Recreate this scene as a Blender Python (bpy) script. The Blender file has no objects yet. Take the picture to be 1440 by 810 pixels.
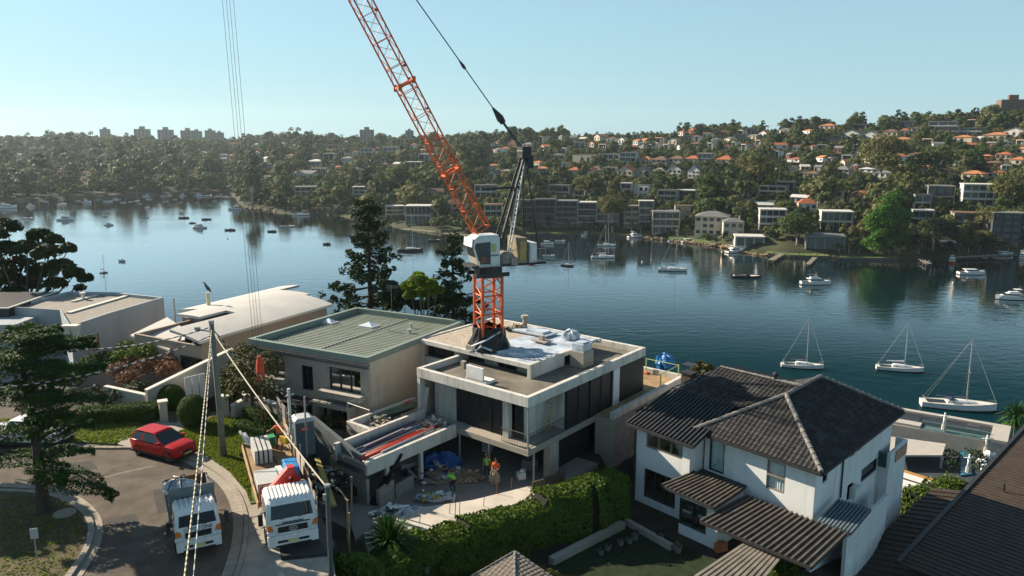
import bpy, math, random
import numpy as np
from mathutils import Vector, Matrix
R = math.radians
sc = bpy.context.scene
col = sc.collection
# ---------------- camera ----------------
PW, FPX, PITCH, CAMZ = 1440, 1100.0, R(10.95), 60.0
cam_d = bpy.data.cameras.new('camera'); cam = bpy.data.objects.new('camera', cam_d); col.objects.link(cam)
cam_d.sensor_width = 36; cam_d.lens = 36*FPX/PW; cam_d.clip_start = .3; cam_d.clip_end = 9000
cam.location = (0, 0, CAMZ); cam.rotation_euler = (R(90)-PITCH, 0, 0)
sc.camera = cam
# ---------------- sky, sun, exposure ----------------
SUN_AZ, SUN_EL = 150.0, 28.5          # azimuth as a plan angle from +X, anticlockwise
wd = bpy.data.worlds.new('World'); sc.world = wd; wd.use_nodes = True
nt = wd.node_tree; bg = nt.nodes['Background']
sky = nt.nodes.new('ShaderNodeTexSky'); sky.sky_type = 'NISHITA'; sky.sun_disc = False
sky.sun_elevation = R(SUN_EL); sky.sun_rotation = R(90-SUN_AZ)
sky.air_density = 1.0; sky.dust_density = 0.3; sky.ozone_density = 1.0; sky.altitude = 0
hsv = nt.nodes.new('ShaderNodeHueSaturation'); hsv.inputs['Saturation'].default_value = .7
hs = nt.nodes.new('ShaderNodeMixRGB'); hs.blend_type = 'MULTIPLY'; hs.inputs[0].default_value = 1
hs.inputs[2].default_value = (.72, .98, 1.08, 1)
nt.links.new(sky.outputs[0], hsv.inputs['Color']); ev = nt.nodes.new('ShaderNodeMixRGB'); ev.inputs[2].default_value = (5.0, 6.0, 6.3, 1)
tcs = nt.nodes.new('ShaderNodeTexCoord'); sxs = nt.nodes.new('ShaderNodeSeparateXYZ'); mrs = nt.nodes.new('ShaderNodeMapRange'); nt.links.new(tcs.outputs['Generated'], sxs.inputs[0]); nt.links.new(sxs.outputs['Z'], mrs.inputs[0]); nt.links.new(mrs.outputs[0], ev.inputs[0])
for i_, v_ in zip((1, 2, 3, 4), (.05, .5, .66, .0)): mrs.inputs[i_].default_value = v_
nt.links.new(hsv.outputs[0], ev.inputs[1]); nt.links.new(ev.outputs[0], hs.inputs[1]); nt.links.new(hs.outputs[0], bg.inputs[0])
bg.inputs[1].default_value = 0.06
sd = bpy.data.lights.new('sun', 'SUN'); sd.energy = 5.0; sd.angle = R(.5); sd.color = (1, .87, .70)
sun = bpy.data.objects.new('sun', sd); col.objects.link(sun)
_sd = Vector((math.cos(R(SUN_AZ))*math.cos(R(SUN_EL)), math.sin(R(SUN_AZ))*math.cos(R(SUN_EL)), math.sin(R(SUN_EL))))
sun.rotation_euler = _sd.to_track_quat('Z', 'Y').to_euler(); sun.location = (0, 0, 200)
vs = sc.view_settings
sc.display_settings.display_device = 'sRGB'
vs.view_transform = 'Standard'; vs.look = 'None'; vs.exposure = 1.0; vs.gamma = 1; vs.use_curve_mapping = False
sc.cycles.max_bounces = 6; sc.cycles.diffuse_bounces = 1; sc.cycles.glossy_bounces = 3; sc.cycles.transparent_max_bounces = 12
sc.cycles.volume_bounces = 0; sc.cycles.use_denoising = True
sc.cycles.caustics_reflective = False; sc.cycles.caustics_refractive = False
# ---------------- view geometry: a pixel of the photograph to a point on a real plane ----------------
CT, ST = math.cos(PITCH), math.sin(PITCH)
def ray(px, py):
 v = (405-py)/FPX
 return Vector(((px-720)/FPX, CT+v*ST, -ST+v*CT))
def at(px, py, z):
 d = ray(px, py); t = (z-CAMZ)/d.z
 return Vector((d.x*t, d.y*t, z))
def aty(px, py, y):
 d = ray(px, py); t = y/d.y
 return Vector((d.x*t, y, CAMZ+d.z*t))
def depth_of(p): return p[1]*CT-(p[2]-CAMZ)*ST
# ---------------- materials ----------------
MATS = {}
def mat(name, c, rough=.75, var=.18, scale=1.5, bump=0, bscale=25, metal=0, spec=.3, dirt=None, dscale=.6, damt=.5, streak=False, coat=0, wave=None):
 if name in MATS: return MATS[name]
 m = bpy.data.materials.new(name); m.use_nodes = True; t = m.node_tree; n = t.nodes; L = t.links
 b = n['Principled BSDF']; b.inputs['Roughness'].default_value = rough; b.inputs['Metallic'].default_value = metal
 b.inputs['Specular IOR Level'].default_value = spec
 if coat: b.inputs['Coat Weight'].default_value = coat
 tc = n.new('ShaderNodeTexCoord')
 nz = n.new('ShaderNodeTexNoise'); nz.inputs['Scale'].default_value = scale; nz.inputs['Detail'].default_value = 6
 L.new(tc.outputs['Object'], nz.inputs['Vector'])
 r = n.new('ShaderNodeValToRGB'); e = r.color_ramp.elements
 e[0].position = .3; e[1].position = .7
 e[0].color = tuple(min(1, x*(1-var)) for x in c)+(1,); e[1].color = tuple(min(1, x*(1+var)) for x in c)+(1,)
 L.new(nz.outputs['Fac'], r.inputs['Fac']); out = r.outputs['Color']
 if dirt:
  n2 = n.new('ShaderNodeTexNoise'); n2.inputs['Scale'].default_value = dscale; n2.inputs['Detail'].default_value = 8; n2.inputs['Roughness'].default_value = .65
  if streak:
   mp = n.new('ShaderNodeMapping'); mp.inputs['Scale'].default_value = (3, 3, .35)
   L.new(tc.outputs['Object'], mp.inputs['Vector']); L.new(mp.outputs['Vector'], n2.inputs['Vector'])
  else: L.new(tc.outputs['Object'], n2.inputs['Vector'])
  r2 = n.new('ShaderNodeValToRGB'); r2.color_ramp.elements[0].position = .48; r2.color_ramp.elements[1].position = .72
  r2.color_ramp.elements[1].color = (damt,)*3+(1,)
  L.new(n2.outputs['Fac'], r2.inputs['Fac'])
  mx = n.new('ShaderNodeMixRGB'); L.new(r2.outputs['Color'], mx.inputs[0]); L.new(out, mx.inputs[1])
  mx.inputs[2].default_value = tuple(dirt)+(1,); out = mx.outputs['Color']
 L.new(out, b.inputs['Base Color'])
 if bump:
  n3 = n.new('ShaderNodeTexNoise'); n3.inputs['Scale'].default_value = bscale; n3.inputs['Detail'].default_value = 5
  L.new(tc.outputs['Object'], n3.inputs['Vector'])
  bp = n.new('ShaderNodeBump'); bp.inputs['Strength'].default_value = bump; bp.inputs['Distance'].default_value = .05
  L.new(n3.outputs['Fac'], bp.inputs['Height']); L.new(bp.outputs['Normal'], b.inputs['Normal'])
 MATS[name] = m; return m
def glassmat(name, c=(.012, .018, .022), rough=.06, var=.3):
 return mat(name, c, rough, var, 1.2, spec=.6)
def clearglass(name, tint=(.55, .7, .72)):
 if name in MATS: return MATS[name]
 m = bpy.data.materials.new(name); m.use_nodes = True; t = m.node_tree; n = t.nodes; n.remove(n['Principled BSDF'])
 a = n.new('ShaderNodeBsdfTransparent'); a.inputs[0].default_value = tint+(1,)
 g = n.new('ShaderNodeBsdfGlossy'); g.inputs['Roughness'].default_value = .04
 f = n.new('ShaderNodeFresnel'); f.inputs[0].default_value = 1.5
 x = n.new('ShaderNodeMixShader'); t.links.new(f.outputs[0], x.inputs[0]); t.links.new(a.outputs[0], x.inputs[1]); t.links.new(g.outputs[0], x.inputs[2])
 t.links.new(x.outputs[0], n['Material Output'].inputs[0]); MATS[name] = m; return m
def leafmat(name, c1, c2, rough=.55, trans=.25, scale=.5, byobj=True):
 if name in MATS: return MATS[name]
 m = bpy.data.materials.new(name); m.use_nodes = True; t = m.node_tree; n = t.nodes; L = t.links
 b = n['Principled BSDF']; b.inputs['Roughness'].default_value = max(rough, .6); b.inputs['Specular IOR Level'].default_value = .08
 at_ = n.new('ShaderNodeAttribute'); at_.attribute_name = 'tint'
 oi = n.new('ShaderNodeObjectInfo')
 ad = n.new('ShaderNodeMath'); ad.operation = 'ADD'; L.new(at_.outputs['Fac'], ad.inputs[0])
 if byobj: L.new(oi.outputs['Random'], ad.inputs[1])
 else: ad.inputs[1].default_value = 0
 fr = n.new('ShaderNodeMath'); fr.operation = 'FRACT'; L.new(ad.outputs[0], fr.inputs[0])
 r = n.new('ShaderNodeValToRGB'); e = r.color_ramp.elements
 e[0].color = tuple(c1)+(1,); e[1].color = tuple(c2)+(1,)
 L.new(fr.outputs[0], r.inputs[0])
 tr = n.new('ShaderNodeBsdfTranslucent'); mixc = n.new('ShaderNodeMixRGB'); mixc.blend_type = 'MULTIPLY'; mixc.inputs[0].default_value = 1
 mixc.inputs[2].default_value = (1.3, 1.35, .6, 1)
 L.new(r.outputs[0], mixc.inputs[1]); L.new(mixc.outputs[0], tr.inputs[0]); L.new(r.outputs[0], b.inputs['Base Color'])
 x = n.new('ShaderNodeMixShader'); x.inputs[0].default_value = trans*.7
 L.new(b.outputs[0], x.inputs[1]); L.new(tr.outputs[0], x.inputs[2]); L.new(x.outputs[0], n['Material Output'].inputs[0])
 MATS[name] = m; return m
# ---------------- mesh building ----------------
def wloc(o):
 p = Vector((0, 0, 0))
 while o: p = p+o.location; o = o.parent
 return p
class MB:
 def __init__(s): s.v = []; s.f = []; s.m = []
 def add(s, vs_, fs, m=0):
  k = len(s.v); s.v += [tuple(p) for p in vs_]; s.f += [tuple(i+k for i in f) for f in fs]; s.m += [m]*len(fs); return s
 def hexa(s, p, m=0):   # 4 bottom (ccw seen from above) + 4 top
  return s.add(p, [(3, 2, 1, 0), (4, 5, 6, 7), (0, 1, 5, 4), (1, 2, 6, 5), (2, 3, 7, 6), (3, 0, 4, 7)], m)
 def box(s, x0, x1, y0, y1, z0, z1, m=0):
  return s.hexa([(x0, y0, z0), (x1, y0, z0), (x1, y1, z0), (x0, y1, z0), (x0, y0, z1), (x1, y0, z1), (x1, y1, z1), (x0, y1, z1)], m)
 def obox(s, c, sx, sy, sz, rz=0, m=0, rx=0, ry=0):
  M = Matrix.Translation(c) @ Matrix.Rotation(rz, 4, 'Z') @ Matrix.Rotation(ry, 4, 'Y') @ Matrix.Rotation(rx, 4, 'X')
  q = [M @ Vector((x*sx/2, y*sy/2, z*sz/2)) for z in (-1, 1) for x, y in ((-1, -1), (1, -1), (1, 1), (-1, 1))]
  return s.hexa(q, m)
 def fbox(s, F, a0, a1, b0, b1, z0, z1, m=0):   # box in a building's own plan frame
  q = [F.pt(a, b, z) for z in (z0, z1) for a, b in ((a0, b0), (a0, b1), (a1, b1), (a1, b0))]
  return s.hexa(q, m)
 def prism(s, poly, z0, z1, m=0, mtop=None):
  n = len(poly); area = sum(poly[i][0]*poly[(i+1) % n][1]-poly[(i+1) % n][0]*poly[i][1] for i in range(n))
  if area < 0: poly = poly[::-1]
  g0 = (lambda p: z0(p) if callable(z0) else z0); g1 = (lambda p: z1(p) if callable(z1) else z1)
  vs_ = [(p[0], p[1], g0(p)) for p in poly]+[(p[0], p[1], g1(p)) for p in poly]
  s.add(vs_, [tuple(range(n-1, -1, -1))]+[(i, (i+1) % n, n+(i+1) % n, n+i) for i in range(n)], m)
  k = len(s.v)-2*n; s.f.append(tuple(range(k+n, k+2*n))); s.m.append(m if mtop is None else mtop); return s
 def poly(s, pts, m=0): return s.add(pts, [tuple(range(len(pts)))], m)
 def tube(s, pts, r, n=6, m=0, cap=True):
  pts = [Vector(p) for p in pts]; rs = r if isinstance(r, (list, tuple)) else [r]*len(pts); vs_ = []; fs = []
  prev = None
  for i, p in enumerate(pts):
   d = (pts[min(i+1, len(pts)-1)]-pts[max(i-1, 0)])
   if d.length < 1e-9: d = Vector((0, 0, 1))
   d.normalize()
   if prev is None: a = d.orthogonal().normalized()
   else: a = (prev-d*prev.dot(d)); a = a.normalized() if a.length > 1e-6 else d.orthogonal().normalized()
   prev = a; b = d.cross(a)
   for k in range(n):
    t = 2*math.pi*(k+.5)/n; vs_.append(p+(a*math.cos(t)+b*math.sin(t))*rs[i])
  for i in range(len(pts)-1):
   for k in range(n):
    j = (k+1) % n; fs.append((i*n+k, i*n+j, (i+1)*n+j, (i+1)*n+k))
  if cap: fs += [tuple(range(n-1, -1, -1)), tuple((len(pts)-1)*n+k for k in range(n))]
  return s.add(vs_, fs, m)
 def beam(s, p, q, w, h, m=0, up=(0, 0, 1)):
  p = Vector(p); q = Vector(q); d = (q-p).normalized(); a = d.cross(Vector(up))
  a = a.normalized() if a.length > 1e-5 else d.orthogonal().normalized(); b = a.cross(d); a *= w/2; b *= h/2
  return s.hexa([p-a-b, p+a-b, q+a-b, q-a-b, p-a+b, p+a+b, q+a+b, q-a+b], m)
 def ell(s, c, rx, ry, rz, nu=12, nv=8, m=0, fn=None):
  vs_ = []; fs = []
  for i in range(nv+1):
   th = math.pi*i/nv
   for k in range(nu):
    ph = 2*math.pi*k/nu; d = Vector((math.sin(th)*math.cos(ph), math.sin(th)*math.sin(ph), math.cos(th)))
    g = fn(d) if fn else 1; vs_.append((c[0]+d.x*rx*g, c[1]+d.y*ry*g, c[2]+d.z*rz*g))
  for i in range(nv):
   for k in range(nu):
    j = (k+1) % nu; fs.append((i*nu+k, (i+1)*nu+k, (i+1)*nu+j, i*nu+j))
  return s.add(vs_, fs, m)
 def loft(s, rings, m=0, cap=True, closed=True):
  n = len(rings[0]); vs_ = [p for r in rings for p in r]; fs = []
  for i in range(len(rings)-1):
   for k in range(n if closed else n-1):
    j = (k+1) % n; fs.append((i*n+k, i*n+j, (i+1)*n+j, (i+1)*n+k))
  if cap: fs += [tuple(range(n-1, -1, -1)), tuple((len(rings)-1)*n+k for k in range(n))]
  return s.add(vs_, fs, m)
 def build(s, name, mats, parent=None, smooth=False, bevel=0):
  if not isinstance(mats, (list, tuple)): mats = [mats]
  me = bpy.data.meshes.new(name); off = wloc(parent) if parent else None
  if parent is None and s.v:
   A = np.array(s.v); off = Vector(((A[:, 0].min()+A[:, 0].max())/2, (A[:, 1].min()+A[:, 1].max())/2, A[:, 2].min()))
  vv = [(p[0]-off.x, p[1]-off.y, p[2]-off.z) for p in s.v]
  me.from_pydata(vv, [], s.f)
  for x in mats: me.materials.append(x)
  if len(mats) > 1: me.polygons.foreach_set('material_index', s.m)
  if smooth: me.polygons.foreach_set('use_smooth', [True]*len(me.polygons))
  me.update()
  o = bpy.data.objects.new(name, me); col.objects.link(o)
  if parent: o.parent = parent
  else: o.location = off
  if bevel:
   bv = o.modifiers.new('bevel', 'BEVEL'); bv.width = bevel; bv.segments = 2; bv.limit_method = 'ANGLE'
  return o
def npmesh(name, V, Fq, mats, parent=None, tint=None, mi=None):
 me = bpy.data.meshes.new(name); V = np.asarray(V, dtype=np.float32); Fq = np.asarray(Fq, dtype=np.int32); k = Fq.shape[1]
 me.vertices.add(len(V)); me.vertices.foreach_set('co', V.ravel())
 me.loops.add(Fq.size); me.loops.foreach_set('vertex_index', Fq.ravel())
 me.polygons.add(len(Fq)); me.polygons.foreach_set('loop_start', np.arange(0, Fq.size, k, dtype=np.int32))
 for x in (mats if isinstance(mats, (list, tuple)) else [mats]): me.materials.append(x)
 if mi is not None: me.polygons.foreach_set('material_index', np.asarray(mi, dtype=np.int32))
 me.update(calc_edges=True)
 if tint is not None:
  a = me.attributes.new('tint', 'FLOAT', 'FACE'); a.data.foreach_set('value', np.asarray(tint, dtype=np.float32))
 o = bpy.data.objects.new(name, me); col.objects.link(o)
 if parent: o.parent = parent
 return o
class Fr:
 def __init__(s, K, au, av):
  s.K = Vector((K[0], K[1], 0)); s.u = Vector((math.cos(R(au)), math.sin(R(au)), 0)); s.v = Vector((math.cos(R(av)), math.sin(R(av)), 0)); s.au = R(au); s.av = R(av)
  s.D = s.u.x*s.v.y-s.u.y*s.v.x
 def pt(s, a, b, z): return s.K+s.u*a+s.v*b+Vector((0, 0, z))
 def ab(s, p):
  x = p[0]-s.K.x; y = p[1]-s.K.y
  return ((x*s.v.y-y*s.v.x)/s.D, (s.u.x*y-s.u.y*x)/s.D)
 def px(s, px_, py_, z): return s.ab(at(px_, py_, z))
def tag(o, label=None, cat=None, group=None, kind=None):
 if label: o['label'] = label
 if cat: o['category'] = cat
 if group: o['group'] = group
 if kind: o['kind'] = kind
 return o
def thing(name, label, cat, loc, group=None):
 o = bpy.data.objects.new(name, None); col.objects.link(o); o.empty_display_size = .2
 o.location = loc; return tag(o, label, cat, group)
def struct(name, mb, mats, smooth=False):
 o = mb.build(name, mats, smooth=smooth); o['kind'] = 'structure'; return o
def dup(root, loc=None, rz=None, scale=None, label=None, group=None, recolor=None):
 def cp(o, par):
  c = o.copy(); col.objects.link(c)
  if par: c.parent = par
  if recolor and c.type == 'MESH':
   for sl in c.material_slots:
    if sl.material and sl.material.name in recolor:
     nm = recolor[sl.material.name]; sl.link = 'OBJECT'; sl.material = nm
  for ch in list(o.children): cp(ch, c)
  return c
 r = cp(root, None)
 if loc is not None: r.location = loc
 if rz is not None: r.rotation_euler = (0, 0, rz)
 if scale: r.scale = (scale,)*3 if not isinstance(scale, (tuple, list)) else scale
 if label: r['label'] = label
 if group: r['group'] = group
 return r
def lerp(a, b, t): return a+(b-a)*t
def interp(x, tab):
 if x <= tab[0][0]: return tab[0][1]
 for (x0, y0), (x1, y1) in zip(tab, tab[1:]):
  if x <= x1: return y0+(y1-y0)*(x-x0)/(x1-x0)
 return tab[-1][1]
def holewall(mb, F, axis, c0, c1, fix, th, z0, z1, holes, m=0):
 """wall of a building frame with real window openings; axis 'a' runs along a at b=fix..fix+th"""
 xs = sorted({c0, c1, *[h[0] for h in holes], *[h[1] for h in holes]}); zs = sorted({z0, z1, *[h[2] for h in holes], *[h[3] for h in holes]})
 for i in range(len(zs)-1):
  run = None
  for j in range(len(xs)-1):
   cx = (xs[j]+xs[j+1])/2; cz = (zs[i]+zs[i+1])/2
   solid = not any(h[0] < cx < h[1] and h[2] < cz < h[3] for h in holes)
   if solid: run = (run[0], xs[j+1]) if run else (xs[j], xs[j+1])
   if (not solid or j == len(xs)-2) and run:
    if axis == 'a': mb.fbox(F, run[0], run[1], fix, fix+th, zs[i], zs[i+1], m)
    else: mb.fbox(F, fix, fix+th, run[0], run[1], zs[i], zs[i+1], m)
    run = None
# ================= terrain, water, air =================
SHORE_PX = [(-120, 286), (0, 284), (60, 281), (140, 278), (240, 274.5), (310, 272.5), (328, 272.5), (336, 285), (345, 291), (400, 299), (440, 301), (480, 303), (530, 312), (565, 319), (610, 327), (660, 331), (720, 329.5), (770, 327.5), (850, 328.5), (890, 331), (930, 334), (985, 340), (1020, 346), (1060, 354), (1110, 359), (1180, 361), (1260, 363), (1340, 361), (1440, 358), (1560, 352)]
def _ts(px, py):
 p = at(px, py, .4); return p.x/p.y, p.y
SHORE = [_ts(*p) for p in SHORE_PX]
RIDGE = [(-120, 1950, 203), (0, 1950, 202), (120, 1950, 199), (250, 1950, 203), (330, 1850, 202), (430, 1600, 199), (520, 1500, 201), (620, 1300, 202), (700, 1150, 198), (760, 1050, 195), (900, 1000, 193), (1000, 950, 188), (1100, 920, 184), (1180, 900, 179), (1240, 880, 178), (1330, 860, 172), (1400, 840, 170), (1440, 820, 164), (1560, 820, 160)]
RY = []; RZ = []
for px_, y_, py_ in RIDGE:
 p = aty(px_, py_, y_); RY.append((p.x/p.y, y_)); RZ.append((p.x/p.y, p.z))
def farz(x, y):
 t = x/max(y, 1); ys = interp(t, SHORE); yr = interp(t, RY); zr = interp(t, RZ)
 if y <= ys: return max(-6, -.12*(ys-y))
 s = (y-ys)/(yr-ys)
 if s > 1: return zr-(s-1)*30
 bank = min(1.0, (y-ys)/3.0)*1.6
 h = bank+(zr-bank)*s**(.80 if t > -.02 else .95)
 h += (math.sin(x*.021+y*.013)+math.sin(x*.009-y*.017+1.3))*3.0*s*(1-s)*min(1, (y-ys)/60)
 return h
def far_hit(px, py):
 d = ray(px, py); lo = None; y = 300.0
 while y < 2400:
  p = Vector((0, 0, CAMZ))+d*(y/d.y)
  if p.z <= farz(p.x, y): break
  y += 2.0
 for _ in range(1): pass
 y0, y1 = y-2, y
 for _ in range(12):
  ym = (y0+y1)/2; p = Vector((0, 0, CAMZ))+d*(ym/d.y)
  if p.z <= farz(p.x, ym): y1 = ym
  else: y0 = ym
 p = Vector((0, 0, CAMZ))+d*(y1/d.y); p.z = farz(p.x, y1); return p
grass_m = mat('scrub_ground', (.045, .05, .022), .95, .5, .06, dirt=(.055, .055, .028), dscale=.02, damt=.7)
V = []; F_ = []; NT, NS = 420, 90
ts = np.linspace(-1.6, 1.15, NT)
for i, t in enumerate(ts):
 ys = interp(t, SHORE); yr = interp(t, RY)
 for j in range(NS):
  s = j/(NS-1)
  y = ys-25+30*s*6 if j < 15 else None
  if j < 12: y = ys-20+j*2.2
  else:
   q = (j-12)/(NS-13); y = lerp(ys+6.4, yr*1.9, q**1.5)
  x = t*y; V.append((x, y, farz(x, y)))
for i in range(NT-1):
 for j in range(NS-1): F_.append((i*NS+j, i*NS+NS+j, i*NS+NS+j+1, i*NS+j+1))
hill = npmesh('hillside', V, F_, grass_m); tag(hill, kind='structure')
hill.data.polygons.foreach_set('use_smooth', [True]*len(F_))
# near side: plateau of the street, the excavated lot, gardens, and the slope down to the water
HOARD_A, HOARD_B = Vector((-9.0, 35.2)), Vector((-15.3, 47.8))
SHN = [(-170, 150), (-120, 190), (-60, 205), (0, 195), (50, 160), (76, 163), (100, 146), (130, 128), (220, 90)]
FC = Fr((1.03, 46.8), 140, 52)
def left_of_hoard(x, y):
 d = HOARD_B-HOARD_A; return d.x*(y-HOARD_A.y)-d.y*(x-HOARD_A.x) > 0
def nearz(x, y):
 a, b = FC.ab((x, y))
 if left_of_hoard(x, y) or x < -15: h = 40.5
 elif b < -13.5 or a < -1.0: h = 36.4
 else: h = 37.6
 if x > 14: h = 36.4-(x-14)*.28
 gx_, gy_ = x+10.24, y-53.56; ga = -.8846*gx_+.4664*gy_; gb = .4787*gx_+.878*gy_
 if -1.5 < ga < 12.6 and gb > -6: h = min(h, 40.5-2.3*min(1, (gb+6)/4))
 y0 = 60 if x < 5 else 56-(x-5)*.6
 ys = interp(x, SHN)
 if y > y0:
  q = min(1.6, (y-y0)/max(5, ys-y0)); hb = h
  h = lerp(hb, -.5, min(1, q)**.75) if q < 1 else -.5-(q-1)*12
  if x > 55 and y > 85: h = min(h, 3.2 if y < ys else h)
 return h
V = []; F_ = []; xs = np.arange(-170, 171, 1.25); ys_ = np.arange(4, 262, 1.25); n2 = len(ys_)
for x in xs:
 for y in ys_: V.append((x, y, nearz(x, y)))
for i in range(len(xs)-1):
 for j in range(n2-1): F_.append((i*n2+j, i*n2+n2+j, i*n2+n2+j+1, i*n2+j+1))
soil = mat('bare_soil', (.045, .036, .026), .95, .4, .5, bump=.5, bscale=3, dirt=(.04, .05, .02), dscale=.3)
g = npmesh('ground', V, F_, soil); tag(g, kind='structure')
# water
m = bpy.data.materials.new('harbour_water'); m.use_nodes = True; t_ = m.node_tree; n = t_.nodes; L = t_.links
b = n['Principled BSDF']; b.inputs['Base Color'].default_value = (.001, .021, .028, 1); b.inputs['Roughness'].default_value = .5
b.inputs['Specular IOR Level'].default_value = 0
tc = n.new('ShaderNodeTexCoord')
def wnoise(scale, sy, rot, detail=3):
 mp = n.new('ShaderNodeMapping'); mp.inputs['Scale'].default_value = (scale, scale*sy, scale); mp.inputs['Rotation'].default_value = (0, 0, R(rot))
 q = n.new('ShaderNodeTexNoise'); q.inputs['Scale'].default_value = 1; q.inputs['Detail'].default_value = detail
 L.new(tc.outputs['Object'], mp.inputs[0]); L.new(mp.outputs[0], q.inputs[0]); return q
w1, w2, w3 = wnoise(.55, 1.6, 20), wnoise(.16, 2.0, -15), wnoise(.012, 2.2, 10, 4)
a1 = n.new('ShaderNodeMath'); a1.operation = 'MULTIPLY_ADD'; a1.inputs[1].default_value = 2.2; L.new(w2.outputs[0], a1.inputs[0]); L.new(w1.outputs[0], a1.inputs[2])
cr = n.new('ShaderNodeMapRange'); cr.inputs[1].default_value = .35; cr.inputs[2].default_value = .7; cr.inputs[3].default_value = .25; cr.inputs[4].default_value = 1.0
L.new(w3.outputs[0], cr.inputs[0])
bp = n.new('ShaderNodeBump'); bp.inputs['Distance'].default_value = .045; L.new(cr.outputs[0], bp.inputs['Strength']); L.new(a1.outputs[0], bp.inputs['Height']); L.new(bp.outputs[0], b.inputs['Normal'])
gl = n.new('ShaderNodeBsdfGlossy'); gl.inputs['Roughness'].default_value = .05; lw = n.new('ShaderNodeLayerWeight'); lw.inputs[0].default_value = .5; mr = n.new('ShaderNodeMapRange'); mr.interpolation_type = 'SMOOTHSTEP'; mx = n.new('ShaderNodeMixShader')
for i_, v_ in zip((1, 2, 3, 4), (.72, .89, .025, .97)): mr.inputs[i_].default_value = v_
L.new(bp.outputs[0], gl.inputs['Normal']); L.new(bp.outputs[0], lw.inputs['Normal']); L.new(lw.outputs['Facing'], mr.inputs[0]); L.new(mr.outputs[0], mx.inputs[0]); L.new(b.outputs[0], mx.inputs[1]); L.new(gl.outputs[0], mx.inputs[2]); L.new(mx.outputs[0], n['Material Output'].inputs[0])
wm = MB(); wm.poly([(-6000, 60, 0), (4200, 60, 0), (4200, 3900, 0), (-6000, 3900, 0)])
struct('water', wm, m)
# air over the harbour
hz = MB(); hz.box(-6500, 4600, -30, 4200, -8, 190)
hm = bpy.data.materials.new('air'); hm.use_nodes = True; hn = hm.node_tree.nodes; hn.remove(hn['Principled BSDF'])
pv = hn.new('ShaderNodeVolumePrincipled'); pv.inputs['Color'].default_value = (.80, .93, 1, 1); pv.inputs['Density'].default_value = .00006; pv.inputs['Anisotropy'].default_value = .35
hm.node_tree.links.new(pv.outputs[0], hn['Material Output'].inputs['Volume'])
ho = hz.build('haze', hm); tag(ho, kind='stuff')
# ================= trees =================
def crown_arrays(rng, blobs, nper, leaf, flat=.0, jit=.4, depth=.35):
 P = []; N = []
 for (c, r) in blobs:
  r = np.array(r if isinstance(r, (tuple, list)) else (r,)*3, float)
  k = max(8, int(nper*(r[0]*r[1]+r[0]*r[2])**.5)) if nper < 0 else nper
  d = rng.normal(size=(k, 3)); d /= np.linalg.norm(d, axis=1)[:, None]; d[:, 2] = np.where(d[:, 2] < -.45, -d[:, 2], d[:, 2])
  s = 1-depth*rng.random(k)**1.5
  P.append(np.array(c)+d*r*s[:, None]); nn = d/r; nn /= np.linalg.norm(nn, axis=1)[:, None]
  nn = nn+rng.normal(size=(k, 3))*jit; nn[:, 2] += flat; N.append(nn/np.linalg.norm(nn, axis=1)[:, None])
 P = np.concatenate(P); N = np.concatenate(N); k = len(P)
 h = rng.normal(size=(k, 3)); T = np.cross(N, h); T /= np.linalg.norm(T, axis=1)[:, None]; B = np.cross(N, T)
 sz = leaf*(.6+.8*rng.random(k))[:, None]; asp = .75
 V = np.stack([P-T*sz-B*sz*asp*.35, P+T*sz*.1-B*sz*asp, P+T*sz+B*sz*asp*.3, P-T*sz*.1+B*sz*asp], 1).reshape(-1, 3)
 Fq = np.arange(4*k).reshape(k, 4); return V, Fq
def blobs_round(rng, W, Hh, base, n, top=1.0, spread=.62, rr=(.26, .42)):
 bl = []
 for i in range(n):
  a = rng.random()*6.283; q = rng.random()**.5*spread; z = base+(Hh-base)*(.2+.62*rng.random()*(1-.35*q))
  r = W*.5*(rr[0]+(rr[1]-rr[0])*rng.random())*2*.62
  bl.append(((math.cos(a)*q*W*.5, math.sin(a)*q*W*.5, z), (r, r, r*.72)))
 bl.append(((0, 0, Hh-W*.22), (W*.3, W*.3, W*.22))); return bl
rngt = np.random.default_rng(5)
TREE_COLS = {'gum': ((.055, .078, .032), (.15, .145, .055)), 'dark': ((.013, .032, .016), (.034, .062, .024)), 'mid': ((.036, .072, .022), (.09, .125, .036)), 'olive': ((.075, .088, .03), (.18, .16, .06)), 'bright': ((.04, .11, .012), (.075, .17, .02))}
far_leaf = {k: leafmat('foliage_'+k, *c) for k, c in TREE_COLS.items()}
bark = mat('bark', (.13, .10, .075), .9, .35, 4, bump=.6, bscale=14)
pale_bark = mat('pale_gum_bark', (.42, .38, .32), .8, .3, 3)
def trunk_mb(rng, Hh, W, base, r=.35, limbs=5):
 t = MB(); t.tube([(0, 0, -1.5), (r*.3, 0, base*.6), (0, r*.4, base), (0, 0, Hh*.75)], [r*1.25, r, r*.8, r*.25], 7)
 for i in range(limbs):
  a = rng.random()*6.283; q = W*.32*(.6+.5*rng.random()); z0 = base*(.7+.5*rng.random())
  t.tube([(0, 0, z0), (math.cos(a)*q*.5, math.sin(a)*q*.5, z0+(Hh-z0)*.3), (math.cos(a)*q, math.sin(a)*q, z0+(Hh-z0)*.6)], [r*.55, r*.4, r*.15], 5)
 return t
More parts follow.
